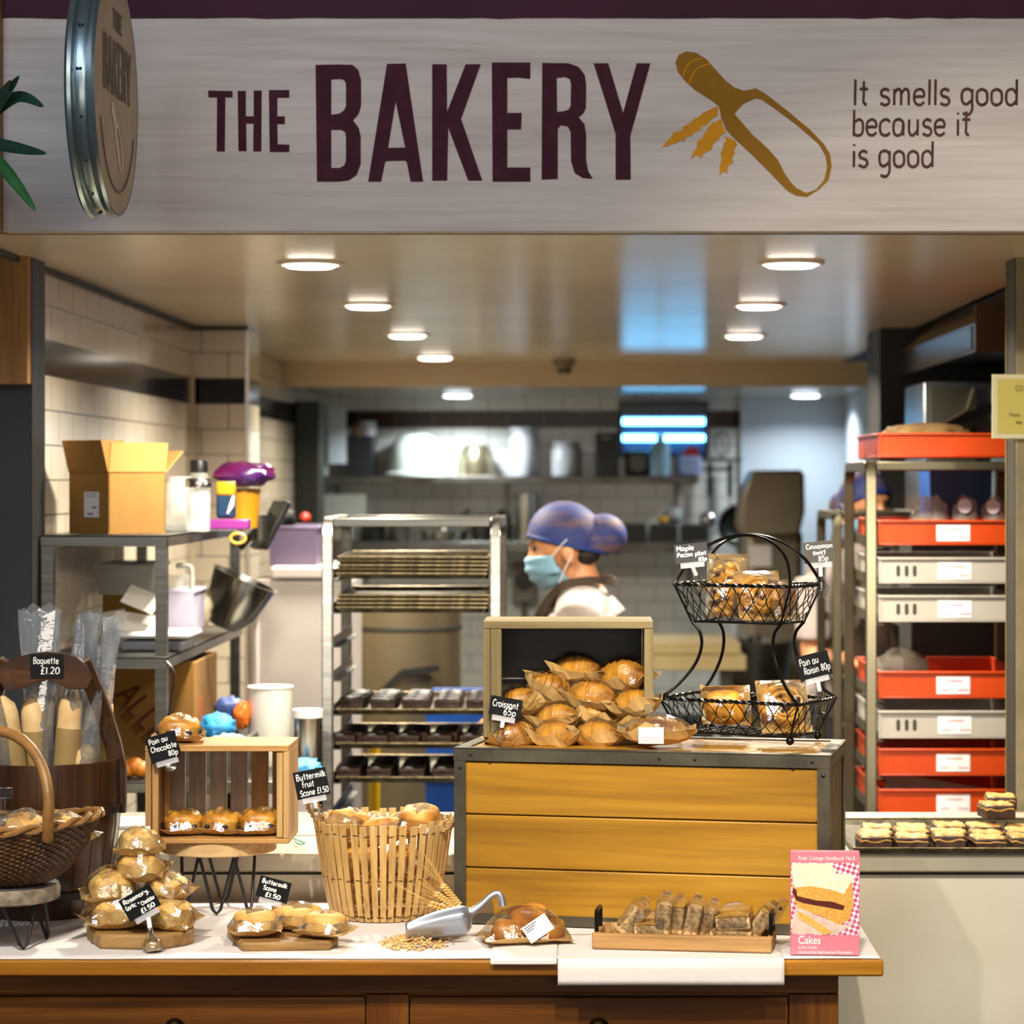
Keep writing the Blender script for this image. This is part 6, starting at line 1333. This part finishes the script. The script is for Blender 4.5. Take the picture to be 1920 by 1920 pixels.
part('frame', t, FRB, lambda g: (g.bx(kx0, kx0 + .018, 12.74, 12.89, kz0, kz1), g.bx(kx1 - .018, kx1, 12.74, 12.89, kz0, kz1), g.bx(kx0 + .018, kx1 - .018, 12.74, 12.89, kz1 - .025, kz1), g.bx(kx0 + .018, kx1 - .018, 12.74, 12.89, kz0, kz0 + .02)))
part('back_panel', t, mat('2b4f78', rough=.3, metal=.5), lambda g: g.bx(kx0 + .018, kx1 - .018, 12.86, 12.89, kz0 + .02, kz1 - .025)); part('top_hood', t, mat('3a4650', rough=.35, metal=.4), lambda g: g.bx(kx0 + .018, kx1 - .018, 12.745, 12.80, ZZ(782, 12.78), kz1 - .026))
part('divider', t, FRB, lambda g: g.bx(kx0 + .018, kx1 - .018, 12.75, 12.77, ZZ(806, 12.78), ZZ(802, 12.78)))
def tubem(st):
    m, nt, p, N, L = nodes('blue_tube_%d' % st); p.inputs['Base Color'].default_value = (.1, .5, 1, 1); p.inputs['Emission Color'].default_value = (.16, .60, 1.0, 1); p.inputs['Emission Strength'].default_value = st; return m
TUBE = tubem(11)
for py, a, b in ((790, 1165, 1322), (821, 1165, 1322)): part('tube', t, TUBE, lambda g: g.tube([V((XX(a, 12.78), 12.815, ZZ(py, 12.78))), V((XX(b, 12.78), 12.815, ZZ(py, 12.78)))], .017, 12))
# left of the shelf
one('tall_cabinet', G().bx(-1.33, XX(598, 11.9), 11.9, 12.15, 0, ZZ(752, 11.9)), mat('0c120d', '101811', rough=.5), 'tall very dark green cabinet in the corner beyond the tiles', 'cabinet', bev=.006)
t = thing('paper_holder', 'white clipboard sheets propped up beside the dark cabinet', 'clipboard', (XX(622, 12.4), 12.42, zu + .001), rad(24)); part('sheet', t, mat('9aa39e', rough=.6), lambda g: g.bx(-.075, -.02, 0, .01, 0, .35)); part('front_sheet', t, mat('b6bfc4', rough=.6), lambda g: g.bx(-.02, .07, -.008, .004, .06, .33))
one('black_binder', G().bx(XX(652, ym), XX(702, ym), 12.68, 12.86, zu + .001, zu + .20), mat('0b0f16', rough=.45), 'black binder on the wall shelf beside the white sheets', 'binder', bev=.004)
t = thing('paper_roll', 'silvery paper roll on top of the black binder', 'roll', (XX(690, ym), 12.76, zu + .203)); part('roll', t, mat('b4bcc0', rough=.4), lambda g: g.cyl((0, 0, 0), .042, .07, 24)); part('core', t, mat('8a6a4a', rough=.6), lambda g: g.cyl((-.05, -.02, 0), .025, .05, 16))
# lower shelf
tub('plastic_tub', 'cream document box with white papers at the end of the lower wall shelf', XX(582, 12.3), XX(655, 12.3), 12.2, 12.42, ZZ(1010, 12.3), ZZ(935, 12.3), mat('8f937e', rough=.5), taper=1)
one('paper_sheet', G().bx(XX(592, 12.18), XX(686, 12.18), 12.17, 12.175, ZZ(985, 12.18), ZZ(927, 12.18)), mat('a9b6ba', rough=.5), 'pale sheet standing in front of the cream document box', 'paper', smooth=0)
one('shelf_stand', G().bx(XX(582, 12.3), XX(640, 12.3), 12.2, 12.42, .0, ZZ(1010, 12.3)), STEELD, 'steel stand carrying the cream document box', 'stand', bev=.004)
DKP = mat('16150f', '0e0d0a', rough=.45)
for i, (px, r, h, m, lab) in enumerate([(700, .06, .09, DKP, 'dark pot at the cream box end of the lower wall shelf'), (748, .05, .075, mat('5c594e', rough=.4, metal=.5), 'grey pot between two dark pots on the lower shelf'), (905, .055, .10, DKP, 'dark pot beside the tall steel canister'), (940, .045, .12, DKP, 'dark canister touching the tall steel canister')]):
    t = thing('pot', lab, 'pot', at2(px, zo), group='pots on the lower wall shelf'); part('body', t, m, lambda g: g.lathe([(r * .9, 0), (r, .01), (r, h), (r * .92, h), (r * .88, .012), (.0001, .01)], 24, cap0=True)); part('lid', t, m, lambda g: g.lathe([(r * 1.03, h), (r * .6, h + .015), (.012, h + .018), (.012, h + .035), (.0001, h + .036)], 24))
t = thing('saucepan', 'wide bright pan with a dark long handle on the lower wall shelf', 'pan', at2(832, zo)); part('body', t, STEELB, lambda g: g.lathe([(.095, 0), (.11, .01), (.115, .05), (.0001, .052)], 32, cap0=True)); part('handle', t, BLACK, lambda g: g.tube(spline([V((.03, -.06, .06)), V((.07, -.08, .10)), V((.13, -.1, .16))], 5), .01, 8)); part('lid_knob', t, STEELB, lambda g: g.lathe([(.02, .052), (.012, .09), (.03, .12), (.0001, .13)], 16))
t = thing('steel_canister', 'tall shiny steel canister on the lower wall shelf beside the worker', 'canister', at2(987, zo)); part('body', t, STEELB, lambda g: g.lathe([(.05, 0), (.052, .01), (.052, .22), (.0001, .221)], 32, cap0=True)); part('lid', t, STEELB, lambda g: g.lathe([(.054, .221), (.054, .235), (.0001, .238)], 32))
for i in range(3):
    one('dark_tin', G().bx(XX(1160 + 58 * i, ym), XX(1212 + 58 * i, ym), 12.66, 12.84, zo + .001, zo + .085), DKP, ['dark loaf tin behind the worker cap on the lower wall shelf', 'middle dark loaf tin of the row on the lower wall shelf', 'dark loaf tin nearest the hanging sieve'][i], 'tin', 'loaf tins', bev=.006)
o = one('lemon', G().ell((0, 0, .02), (.028, .022, .02), 14, 10), mat('c49208', rough=.5), 'yellow lemon lying on the dark loaf tins', 'lemon'); o.location = (XX(1243, ym), ym - .02, zo + .087)
crumple('white crumpled bag behind the yellow lemon', 'plastic_bag', V((XX(1262, ym), ym + .03, zo + .087)), (.05, .03, .04), mat('8c9390', rough=.4), 31, 'bag')
# hanging utensils
yh = 12.84
one('utensil_rail', G().tube([V((XX(1312, yh), yh, ZZ(862, yh))), V((XX(1392, yh), yh, ZZ(862, yh)))], .008, 8), STEELD, 'thin steel rail holding the utensils on the white tiles', 'rail')
for i, (px, lab) in enumerate(((1331, 'hanging ladle with a black handle nearer the shelf'), (1369, 'hanging sieve with a black handle nearer the mixer'))):
    x = XX(px, yh - .03); y = yh - .03; t = thing('ladle' if i == 0 else 'sieve', lab, 'utensil', (x, y, ZZ(864, yh)), world=True)
    part('handle', t, mat('0b1a16', rough=.4), lambda g: g.tube([V((x, y, ZZ(868, yh))), V((x, y, ZZ(930, yh)))], .014, 10))
    part('shaft', t, STEEL, lambda g: g.tube([V((x, y, ZZ(930, yh))), V((x, y, ZZ(955, yh)))], .006, 8))
    if i == 0: part('bowl', t, STEELB, lambda g: g.ell((x - .01, y - .02, ZZ(975, yh)), (.045, .03, .045), 18, 12))
    else: part('bowl', t, mat('2c2f2a', rough=.35, metal=.8), lambda g: g.lathe([(.105, 0), (.095, .03), (.06, .06), (.0001, .07)], 28, M=Matrix.Translation((x + .04, y - .1, ZZ(985, yh))) @ Matrix.Rotation(rad(-90), 4, 'X'))); part('rim', t, STEELB, lambda g: g.tube([V((x + .04 + .105 * math.cos(a * .2094), y - .1, ZZ(985, yh) + .105 * math.sin(a * .2094))) for a in range(30)], .005, 6, closed=True))
one('cable_loop', G().tube([V((XX(1355, yh) + .035 * math.cos(a * .21), yh + .03, ZZ(832, yh) + .06 * math.sin(a * .21))) for a in range(30)], .004, 6, closed=True), STEELD, 'grey cable loop hanging beside the insect killer', 'cable')
t = thing('wall_socket', 'grey wall switch box with a dark dial behind the worker face', 'switch', (XX(982, 12.85), 12.86, ZZ(1092, 12.85))); part('box', t, mat('6d675f', rough=.5), lambda g: g.bx(-.06, .06, -.03, .035, -.10, .10), bev=.008); part('dial', t, mat('1b1a17', rough=.5), lambda g: g.cyl((0, 0, 0), .045, .02, 20, M=Matrix.Translation((0, -.03, .01)) @ Matrix.Rotation(rad(90), 4, 'X'))); part('conduit', t, mat('4f4b42', rough=.5), lambda g: g.tube([V((0, 0, -.10)), V((0, 0, -.5))], .012, 8))
# low table, mixer
t = thing('work_table', 'pale topped work table with a lower slab behind the wire basket', 'table', (.3, 10.7, 0), world=True); TOPW = mat('9c8a60', '8c7b54', rough=.5, scale=3)
wx0, wx1 = XX(960, 10.4), XX(1388, 10.4)
part('top', t, TOPW, lambda g: g.bx(wx0, wx1, 10.4, 11.0, ZZ(1226, 10.4), ZZ(1206, 10.4))); part('lower_slab', t, TOPW, lambda g: g.bx(wx0, wx1 + .02, 10.35, 11.0, ZZ(1256, 10.35), ZZ(1230, 10.35)))
for x in (wx0 + .05, wx1 - .08): part('leg', t, STEELD, lambda g: g.bx(x, x + .05, 10.45, 10.5, 0, ZZ(1256, 10.35)))
one('dark_block', G().bx(wx0 + .12, wx1 - .1, 10.55, 10.95, 0, .75), mat('1a1813', rough=.6), 'dark block filling the space below the work table', 'chest', bev=.01)  # plain dark block filling the space below the table
MG = mat('7d7362', '6e6554', rough=.4, metal=.4, scale=3)
t = thing('floor_mixer', 'tall grey floor mixer with tapered head and a white notice', 'mixer', (XX(1455, 11.3), 11.4, 0), world=True)
hpts = [(1412, 882), (1500, 881), (1509, 888), (1510, 960), (1500, 1000), (1395, 1004), (1388, 985), (1395, 925)]
part('head', t, MG, lambda g: g.prism([[(XX(a, 11.1), ZZ(b, 11.1)) for a, b in hpts]], .42, 0, Matrix.Translation((0, 11.52, 0)) @ RX), bev=.03)
part('column', t, MG, lambda g: g.bx(XX(1398, 11.3), XX(1502, 11.3), 11.2, 11.7, .1, ZZ(990, 11.3)), bev=.03)
l = part('notice', t, LBL, lambda g: g.bx(XX(1404, 11.19), XX(1446, 11.19), 11.188, 11.196, ZZ(1062, 11.19), ZZ(1022, 11.19)), smooth=0)
part('bowl', t, STEELD, lambda g: g.lathe([(.06, .80), (.13, .84), (.16, 1.0), (.165, 1.06), (.15, 1.06), (.12, .86), (.0001, .84)], 32, M=Matrix.Translation((XX(1415, 11), 10.98, 0)))); part('whisk_shaft', t, STEELB, lambda g: g.tube([V((XX(1415, 11), 10.98, ZZ(1190, 11))), V((XX(1415, 11), 10.98, 1.02))], .03, 12)); part('base', t, MG, lambda g: g.bx(XX(1370, 11), XX(1510, 11), 10.8, 11.8, 0, .1), bev=.02)
part('bowl_stand', t, MG, lambda g: g.bx(XX(1398, 11), XX(1432, 11), 10.94, 11.02, .1, .81))
# extractor hood, oven
t = thing('extractor_hood', 'dark steel extractor hood with a blue gleam over the red trays', 'hood', (1.3, 8.0, 2.1), world=True)
hx = XX(1828, 7.2); part('canopy', t, mat('5a6268', '4a5258', rough=.22, metal=.85, scale=2), lambda g: g.add([(hx, 7.2, 2.11), (1.6, 7.2, 2.11), (1.6, 8.88, 2.11), (hx, 8.88, 2.11), (hx, 7.2, 2.192), (1.6, 7.2, 2.192), (1.6, 8.88, 2.192), (hx, 8.88, 2.192)], [(0, 3, 2, 1), (4, 5, 6, 7), (0, 1, 5, 4), (1, 2, 6, 5), (2, 3, 7, 6), (3, 0, 4, 7)]), smooth=0)
part('fascia', t, mat('4a3818', rough=.5), lambda g: g.bx(hx, 1.6, 7.19, 7.2, 2.11, ZZ(568, 7.2))); part('upper_ledge', t, mat('5d4a28', rough=.5), lambda g: g.add([(hx, 7.2, 2.192), (1.6, 7.2, 2.192), (1.6, 8.88, 2.192), (hx, 8.88, 2.192), (hx + .12, 7.2, 2.30), (1.6, 7.2, 2.30), (1.6, 8.88, 2.30), (hx + .12, 8.88, 2.30)], [(0, 1, 5, 4), (3, 0, 4, 7), (4, 5, 6, 7)]), smooth=0)
part('painted_gleam', t, mat('0f3f74', rough=.2), lambda g: g.bx(hx - .004, hx - .0005, 7.25, 7.62, 2.12, 2.185)); part('duct', t, mat('2a2214', rough=.6), lambda g: g.bx(1.36, 1.6, 7.5, 8.2, 2.30, 2.56))  # blue plate paints the reflection on the canopy side as colour
t = thing('oven', 'stacked steel oven glimpsed above the topmost red tray', 'oven', (1.3, 8.2, 0), world=True); ox = XX(1732, 7.9)
part('body', t, mat('6f7478', '5f6468', rough=.3, metal=.7, scale=2), lambda g: g.bx(ox, 1.6, 7.9, 8.36, .2, ZZ(716, 7.9)), bev=.006); part('door', t, mat('57584a', rough=.25, metal=.5), lambda g: g.bx(ox + .02, ox + .16, 7.885, 7.9, 1.45, ZZ(726, 7.9))); part('handle', t, STEELB, lambda g: g.tube([V((ox + .15, 7.86, ZZ(728, 7.86))), V((ox + .13, 7.86, ZZ(768, 7.86))), V((ox + .05, 7.86, ZZ(796, 7.86)))], .008, 8)); part('side_glass', t, mat('8ea0ac', rough=.15), lambda g: g.bx(ox + .21, 1.55, 7.88, 7.9, 1.45, ZZ(730, 7.9))); part('shelf_line', t, BLACK, lambda g: g.bar((ox + .06, 7.87, ZZ(800, 7.87)), (ox + .26, 7.87, ZZ(752, 7.87)), .01, .03)); part('foot', t, BLACK, lambda g: g.bx(ox + .05, 1.55, 7.95, 8.3, 0, .2))
tub('plastic_crate', 'deep blue crate standing behind the treat bags', XX(1735, 7.55), XX(1850, 7.55), 7.45, 7.68, 1.62, ZZ(880, 7.55), mat('0c2f66', '10407f', rough=.4), 'crate', taper=.97)
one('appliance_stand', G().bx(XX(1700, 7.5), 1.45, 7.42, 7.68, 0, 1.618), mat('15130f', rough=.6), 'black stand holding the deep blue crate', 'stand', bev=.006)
# notice card on the column
xc0, xc1 = XX(1860, 6.06), XX(1860, 6.06) + .20
t = thing('notice_card', 'yellow laminated notice with a pale border on the beige column', 'notice', (xc0 + .1, 6.06, ZZ(762, 6.06)), world=True); za, zb_ = ZZ(822, 6.06), ZZ(702, 6.06)
part('sheet', t, mat('cfc79c', rough=.4), lambda g: g.bx(xc0, xc1, 6.058, 6.061, za, zb_), smooth=0); part('yellow_panel', t, mat('c0b04c', rough=.5), lambda g: g.bx(xc0 + .013, xc1 - .013, 6.0568, 6.058, za + .011, zb_ - .011), smooth=0)
NI = mat('3f3c18', rough=.7); MN = lambda px, py: Matrix.Translation((XX(px, 6.055), 6.0562, ZZ(py, 6.055))) @ RX
part('heading_lettering', t, NI, lambda g: write(g, 'CO', 0, 0, .0125, MN(1904, 733), .0008, slant=0)); part('body_lettering', t, NI, lambda g: (write(g, 'Pleas', 0, 0, .009, MN(1892, 781), .0006, slant=0), write(g, 'mo', 0, 0, .009, MN(1905, 795), .0008, slant=0)))
# ================================================================== people
SKIN = mat('b57a50', 'c68a60', rough=.5, scale=10, sss=.05); TEE = mat('a99d97', '9f938d', rough=.85, scale=6, bump=.2, bscale=14, bdist=.01)
HAIRNET = mat('1c2a66', '5c4440', rough=.7, scale=11, stretch=(.6, 1, 2.6), lo=.46, hi=.66); NETB = mat('062a6e', rough=.6); MASK = mat('6f98ac', '7fa6b8', rough=.75, scale=8); TROU = mat('15151a', rough=.8); APR = mat('3a2918', '2e2012', rough=.8, scale=30)
def remesh(name, g, m, parent, vox=.007, it=6, cut=None):
    me = bpy.data.meshes.new(name); L = parent.location
    me.from_pydata([tuple(p) for p in g.v], [], g.f)
    bm = bmesh.new(); bm.from_mesh(me); bmesh.ops.recalc_face_normals(bm, faces=bm.faces); bm.to_mesh(me); bm.free()
    o = bpy.data.objects.new('tmp', me); C.objects.link(o)
    k = o.modifiers.new('r', 'REMESH'); k.mode = 'VOXEL'; k.voxel_size = vox
    k = o.modifiers.new('s', 'SMOOTH'); k.iterations = it; k.factor = .5
    bpy.context.view_layer.update()
    me2 = bpy.data.meshes.new_from_object(o.evaluated_get(bpy.context.evaluated_depsgraph_get())); bpy.data.objects.remove(o)
    if cut:
        bm = bmesh.new(); bm.from_mesh(me2)
        for co, no in cut: bmesh.ops.bisect_plane(bm, geom=bm.verts[:] + bm.edges[:] + bm.faces[:], plane_co=V(co), plane_no=V(no), clear_outer=True)
        bm.to_mesh(me2); bm.free()
    me2.materials.clear(); me2.materials.append(m); me2.name = name
    for p in me2.polygons: p.use_smooth = True; p.material_index = 0
    q = bpy.data.objects.new(name, me2); C.objects.link(q); q.parent = parent; return q
def limb(g, P, r): g.tube(spline([V(p) for p in P], 5), [r[min(int(i / 5), len(r) - 1)] + (r[min(int(i / 5) + 1, len(r) - 1)] - r[min(int(i / 5), len(r) - 1)]) * (i % 5) / 5 for i in range((len(P) - 1) * 5 + 1)], 14)
def torso(g, k=0):
    for c, r in (((.045, 0, .96), (.125, .165, .12)), ((.03, 0, 1.10), (.112, .145, .13)), ((.012, 0, 1.24), (.118, .165, .13)), ((0, 0, 1.33), (.105, .175, .09))): g.ell(c, tuple(a + k for a in r), 20, 14)
    limb(g, [(0, -.175, 1.37), (0, -.09, 1.405), (.0, 0, 1.42), (0, .09, 1.405), (0, .175, 1.37)], [.055 + k, .06 + k, .062 + k, .06 + k, .055 + k])
def person(label, loc, rz, pitch, hand, head_in=None):
    """local frame: faces -X, left side towards -Y; hand: where the near hand goes (local)"""
    t = thing('person', label, 'person', loc, rad(rz))
    HM = Matrix.Translation((-.028, 0, 1.50)) @ Matrix.Rotation(rad(-pitch), 4, 'Y')         # head frame, origin at the top of the neck
    g = G(); torso(g)
    g.tube([V((.02, 0, 1.36)), V((.008, 0, 1.43)), HM @ V((.015, 0, .0)), HM @ V((.01, 0, .05))], [.075, .056, .052, .05], 16)
    def skull(d):
        x = d.x * (.100 if d.x > 0 else .092); y = d.y * .076; z = d.z * (.112 if d.z > 0 else .125)
        if d.z < 0: y *= 1 - .32 * (-d.z) ** 1.5; x = x * (1 - .10 * -d.z) if d.x < 0 else x * (1 - .55 * -d.z)
        return V((x, y, z))
    g.ell((0, 0, .105), (1, 1, 1), 28, 20, M=HM, fn=skull)
    for c, r in (((-.098, 0, .078), (.020, .013, .020)), ((-.092, 0, .098), (.012, .010, .026)), ((-.090, 0, .042), (.012, .022, .010)), ((-.083, 0, .008), (.018, .024, .016)), ((-.088, 0, .128), (.014, .045, .010))): g.ell(c, r, 14, 10, M=HM)
    for s in (-1, 1):
        g.ell((.010, s * .079, .066), (.020, .009, .032), 14, 10, M=HM)
        g.ell((-.075, s * .034, .075), (.02, .02, .018), 12, 8, M=HM)
    sh = [(.0, -.185, 1.365), (.0, .185, 1.365)]
    for i, (hx, hy, hz) in enumerate(hand):
        s = V(sh[i]); h = V((hx, hy, hz)); e = (s + h) / 2 + V((.10, .0, -.13)); limb(g, [s, (s + e) / 2, e, (e + h) / 2, h], [.052, .047, .04, .036, .027])
        d = (h - e).normalized(); sd = V((0, 1, 0)); up = sd.cross(d); pc = h + d * .04
        g.box((0, 0, 0), (.075, .07, .026), M=Matrix((d, sd, up)).transposed().to_4x4().copy() if False else (Matrix.Translation(pc) @ Matrix((d, sd, up)).transposed().to_4x4()))
        for f in range(4):
            b = pc + d * .035 + sd * (-.027 + .018 * f); ln = (.062, .074, .068, .052)[f]; g.tube([b, b + d * ln * .5 - up * .004, b + d * ln * .8 - up * .016, b + d * ln - up * .028], [.0095, .009, .0085, .006], 8)
        b = pc - d * .01 + sd * (-.036 if i else .036) ; g.tube([b, b + d * .03 + sd * (-.02 if i else .02) - up * .008, b + d * .058 + sd * (-.022 if i else .022) - up * .018], [.012, .0105, .007], 8)
    for s in (-1, 1): limb(g, [(.045, s * .085, .93), (.03, s * .09, .70), (.02, s * .092, .48), (.035, s * .095, .28), (.05, s * .097, .08), (.03, s * .098, .05)], [.085, .072, .055, .056, .04, .04]); g.ell((-.03, s * .1, .04), (.115, .042, .04), 14, 10)
    remesh('body', g, SKIN, t)
    # clothes
    g = G(); torso(g, .012); g.tube([V((.022, 0, 1.38)), V((.012, 0, 1.435))], [.098, .066], 20)
    for i, hp_ in enumerate(hand):
        s = V(sh[i]); h = V(hp_); e = (s + h) / 2 + V((.10, .0, -.13)); limb(g, [s, s + (e - s) * .4, s + (e - s) * .8], [.070, .066, .062])
    remesh('shirt', g, TEE, t, .009, 5)
    g = G(); g.ell((.045, 0, .93), (.142, .178, .12), 20, 14)
    for s in (-1, 1): limb(g, [(.045, s * .085, .93), (.03, s * .09, .70), (.02, s * .092, .48), (.035, s * .095, .28), (.05, s * .097, .12)], [.10, .088, .072, .07, .062])
    remesh('trousers', g, TROU, t, .012, 5)
    for s in (-1, 1): mesh('shoe', G().ell((-.03, s * .1, .045), (.128, .05, .046), 18, 12, fn=lambda d: V((d.x * .128, d.y * .05, max(d.z, -.9) * .046))), BLACK, t)
    g = G(); g.grid(lambda u, v: V((-.137 - .01 * math.sin(v * 3.1) + .09 * (2 * u - 1) ** 2, (2 * u - 1) * (.17 - .06 * v), .55 + .72 * v)), 10, 14); mesh('apron', g, APR, t, solid=.003)
    g = G(); P = spline([V((-.150, -.095, 1.25)), V((-.118, -.108, 1.38)), V((-.060, -.104, 1.470)), V((.0, -.096, 1.492)), V((.062, -.068, 1.492)), V((.084, 0, 1.482)), V((.062, .068, 1.492)), V((.0, .096, 1.492)), V((-.060, .104, 1.470)), V((-.118, .108, 1.38)), V((-.150, .095, 1.25))], 6)
    for a, b in zip(P, P[1:]): g.bar(a, b + (b - a) * .1, .006, .022, up=(0, 0, 1))
    mesh('apron_strap', g, APR, t)
    # hairnet: cut by the band plane from the forehead to the nape
    pn = (HM.to_3x3() @ V((-.52, 0, -1))).normalized(); pc = HM @ V((-.092, 0, .150))
    g = G(); g.ell((.003, 0, .112), (.106, .085, .116), 28, 20, M=HM); g.ell((.110, 0, .098), (.062, .055, .066), 20, 14, M=HM); g.ell((.07, 0, .09), (.06, .06, .07), 16, 12, M=HM)
    o = remesh('hairnet', g, HAIRNET, t, .006, 4, cut=[(pc, pn)])
    g = G(); n = 40; P = []
    fx = (HM.to_3x3() @ V((1, 0, -.52))).normalized(); c0 = HM @ V((.008, 0, .198 - .0)); c0 = pc + fx * .106
    for i in range(n):
        a = 2 * math.pi * i / n; P.append(c0 + fx * (-.106 * math.cos(a)) * (1 if math.cos(a) > 0 else 1.12) + V((0, .082 * math.sin(a), 0)))
    g.tube(P, .0065, 8, closed=True); mesh('hairnet_band', g, NETB, t)
    g = G()
    for s in (-1, 1): g.ell((.050, s * .030, .060), (.036, .036, .034), 14, 10, M=HM)
    mesh('hair', g, mat('1c120c', rough=.7), t)
    for s in (-1, 1):
        mesh('eye', G().ell((-.083, s * .034, .108), (.010, .012, .006), 12, 8, M=HM), mat('120c0a', rough=.3), t)
        mesh('eyebrow', G().tube([HM @ V((-.093, s * .016, .129)), HM @ V((-.090, s * .035, .134)), HM @ V((-.078, s * .052, .129))], [.003, .004, .002], 8), mat('1c120c', rough=.7), t)
    def mk(u, v):
        a = rad(-78 + 156 * u); zz = .088 - .108 * v; pl = .003 * math.sin(v * 22); rx = .100 + .016 * math.sin(v * math.pi) ** .6 * math.cos(a) ** 2 + pl; k = 1 - .30 * max(0, v - .55) / .45
        return HM @ V((-.012 - rx * math.cos(a) * (1 - .1 * max(0, v - .6)) + .022 * v * v, .079 * k * math.sin(a), zz + .020 * (1 - math.cos(a)) * (1 if v > .5 else -.7)))
    mesh('face_mask', G().grid(mk, 22, 14), MASK, t, smooth=60, solid=.002)
    for s in (-1, 1):
        for za, zc in ((.075, .112), (-.005, .062)): mesh('ear_loop', G().tube(spline([HM @ V((-.035, s * .078, za)), HM @ V((-.01, s * .086, (za + zc) / 2)), HM @ V((.018, s * .088, zc))], 4), .0018, 6), LBL, t)
    return t
pr = person('person in a blue hairnet and face mask, white shirt with brown apron strap, head bent', (XX(1096, 7.4), 7.4, .0), -6, 14, [(-.20, -.10, 1.15), (-.17, .16, 1.08)]); pr.scale = (1.06, 1.05, .98)
person('second person mostly hidden behind the loaded tray trolley, blue hairnet and pale sleeve', (XX(1612, 8.62), 8.62, .06), 120, 0, [(-.24, -.20, 1.10), (-.24, .22, 1.10)])
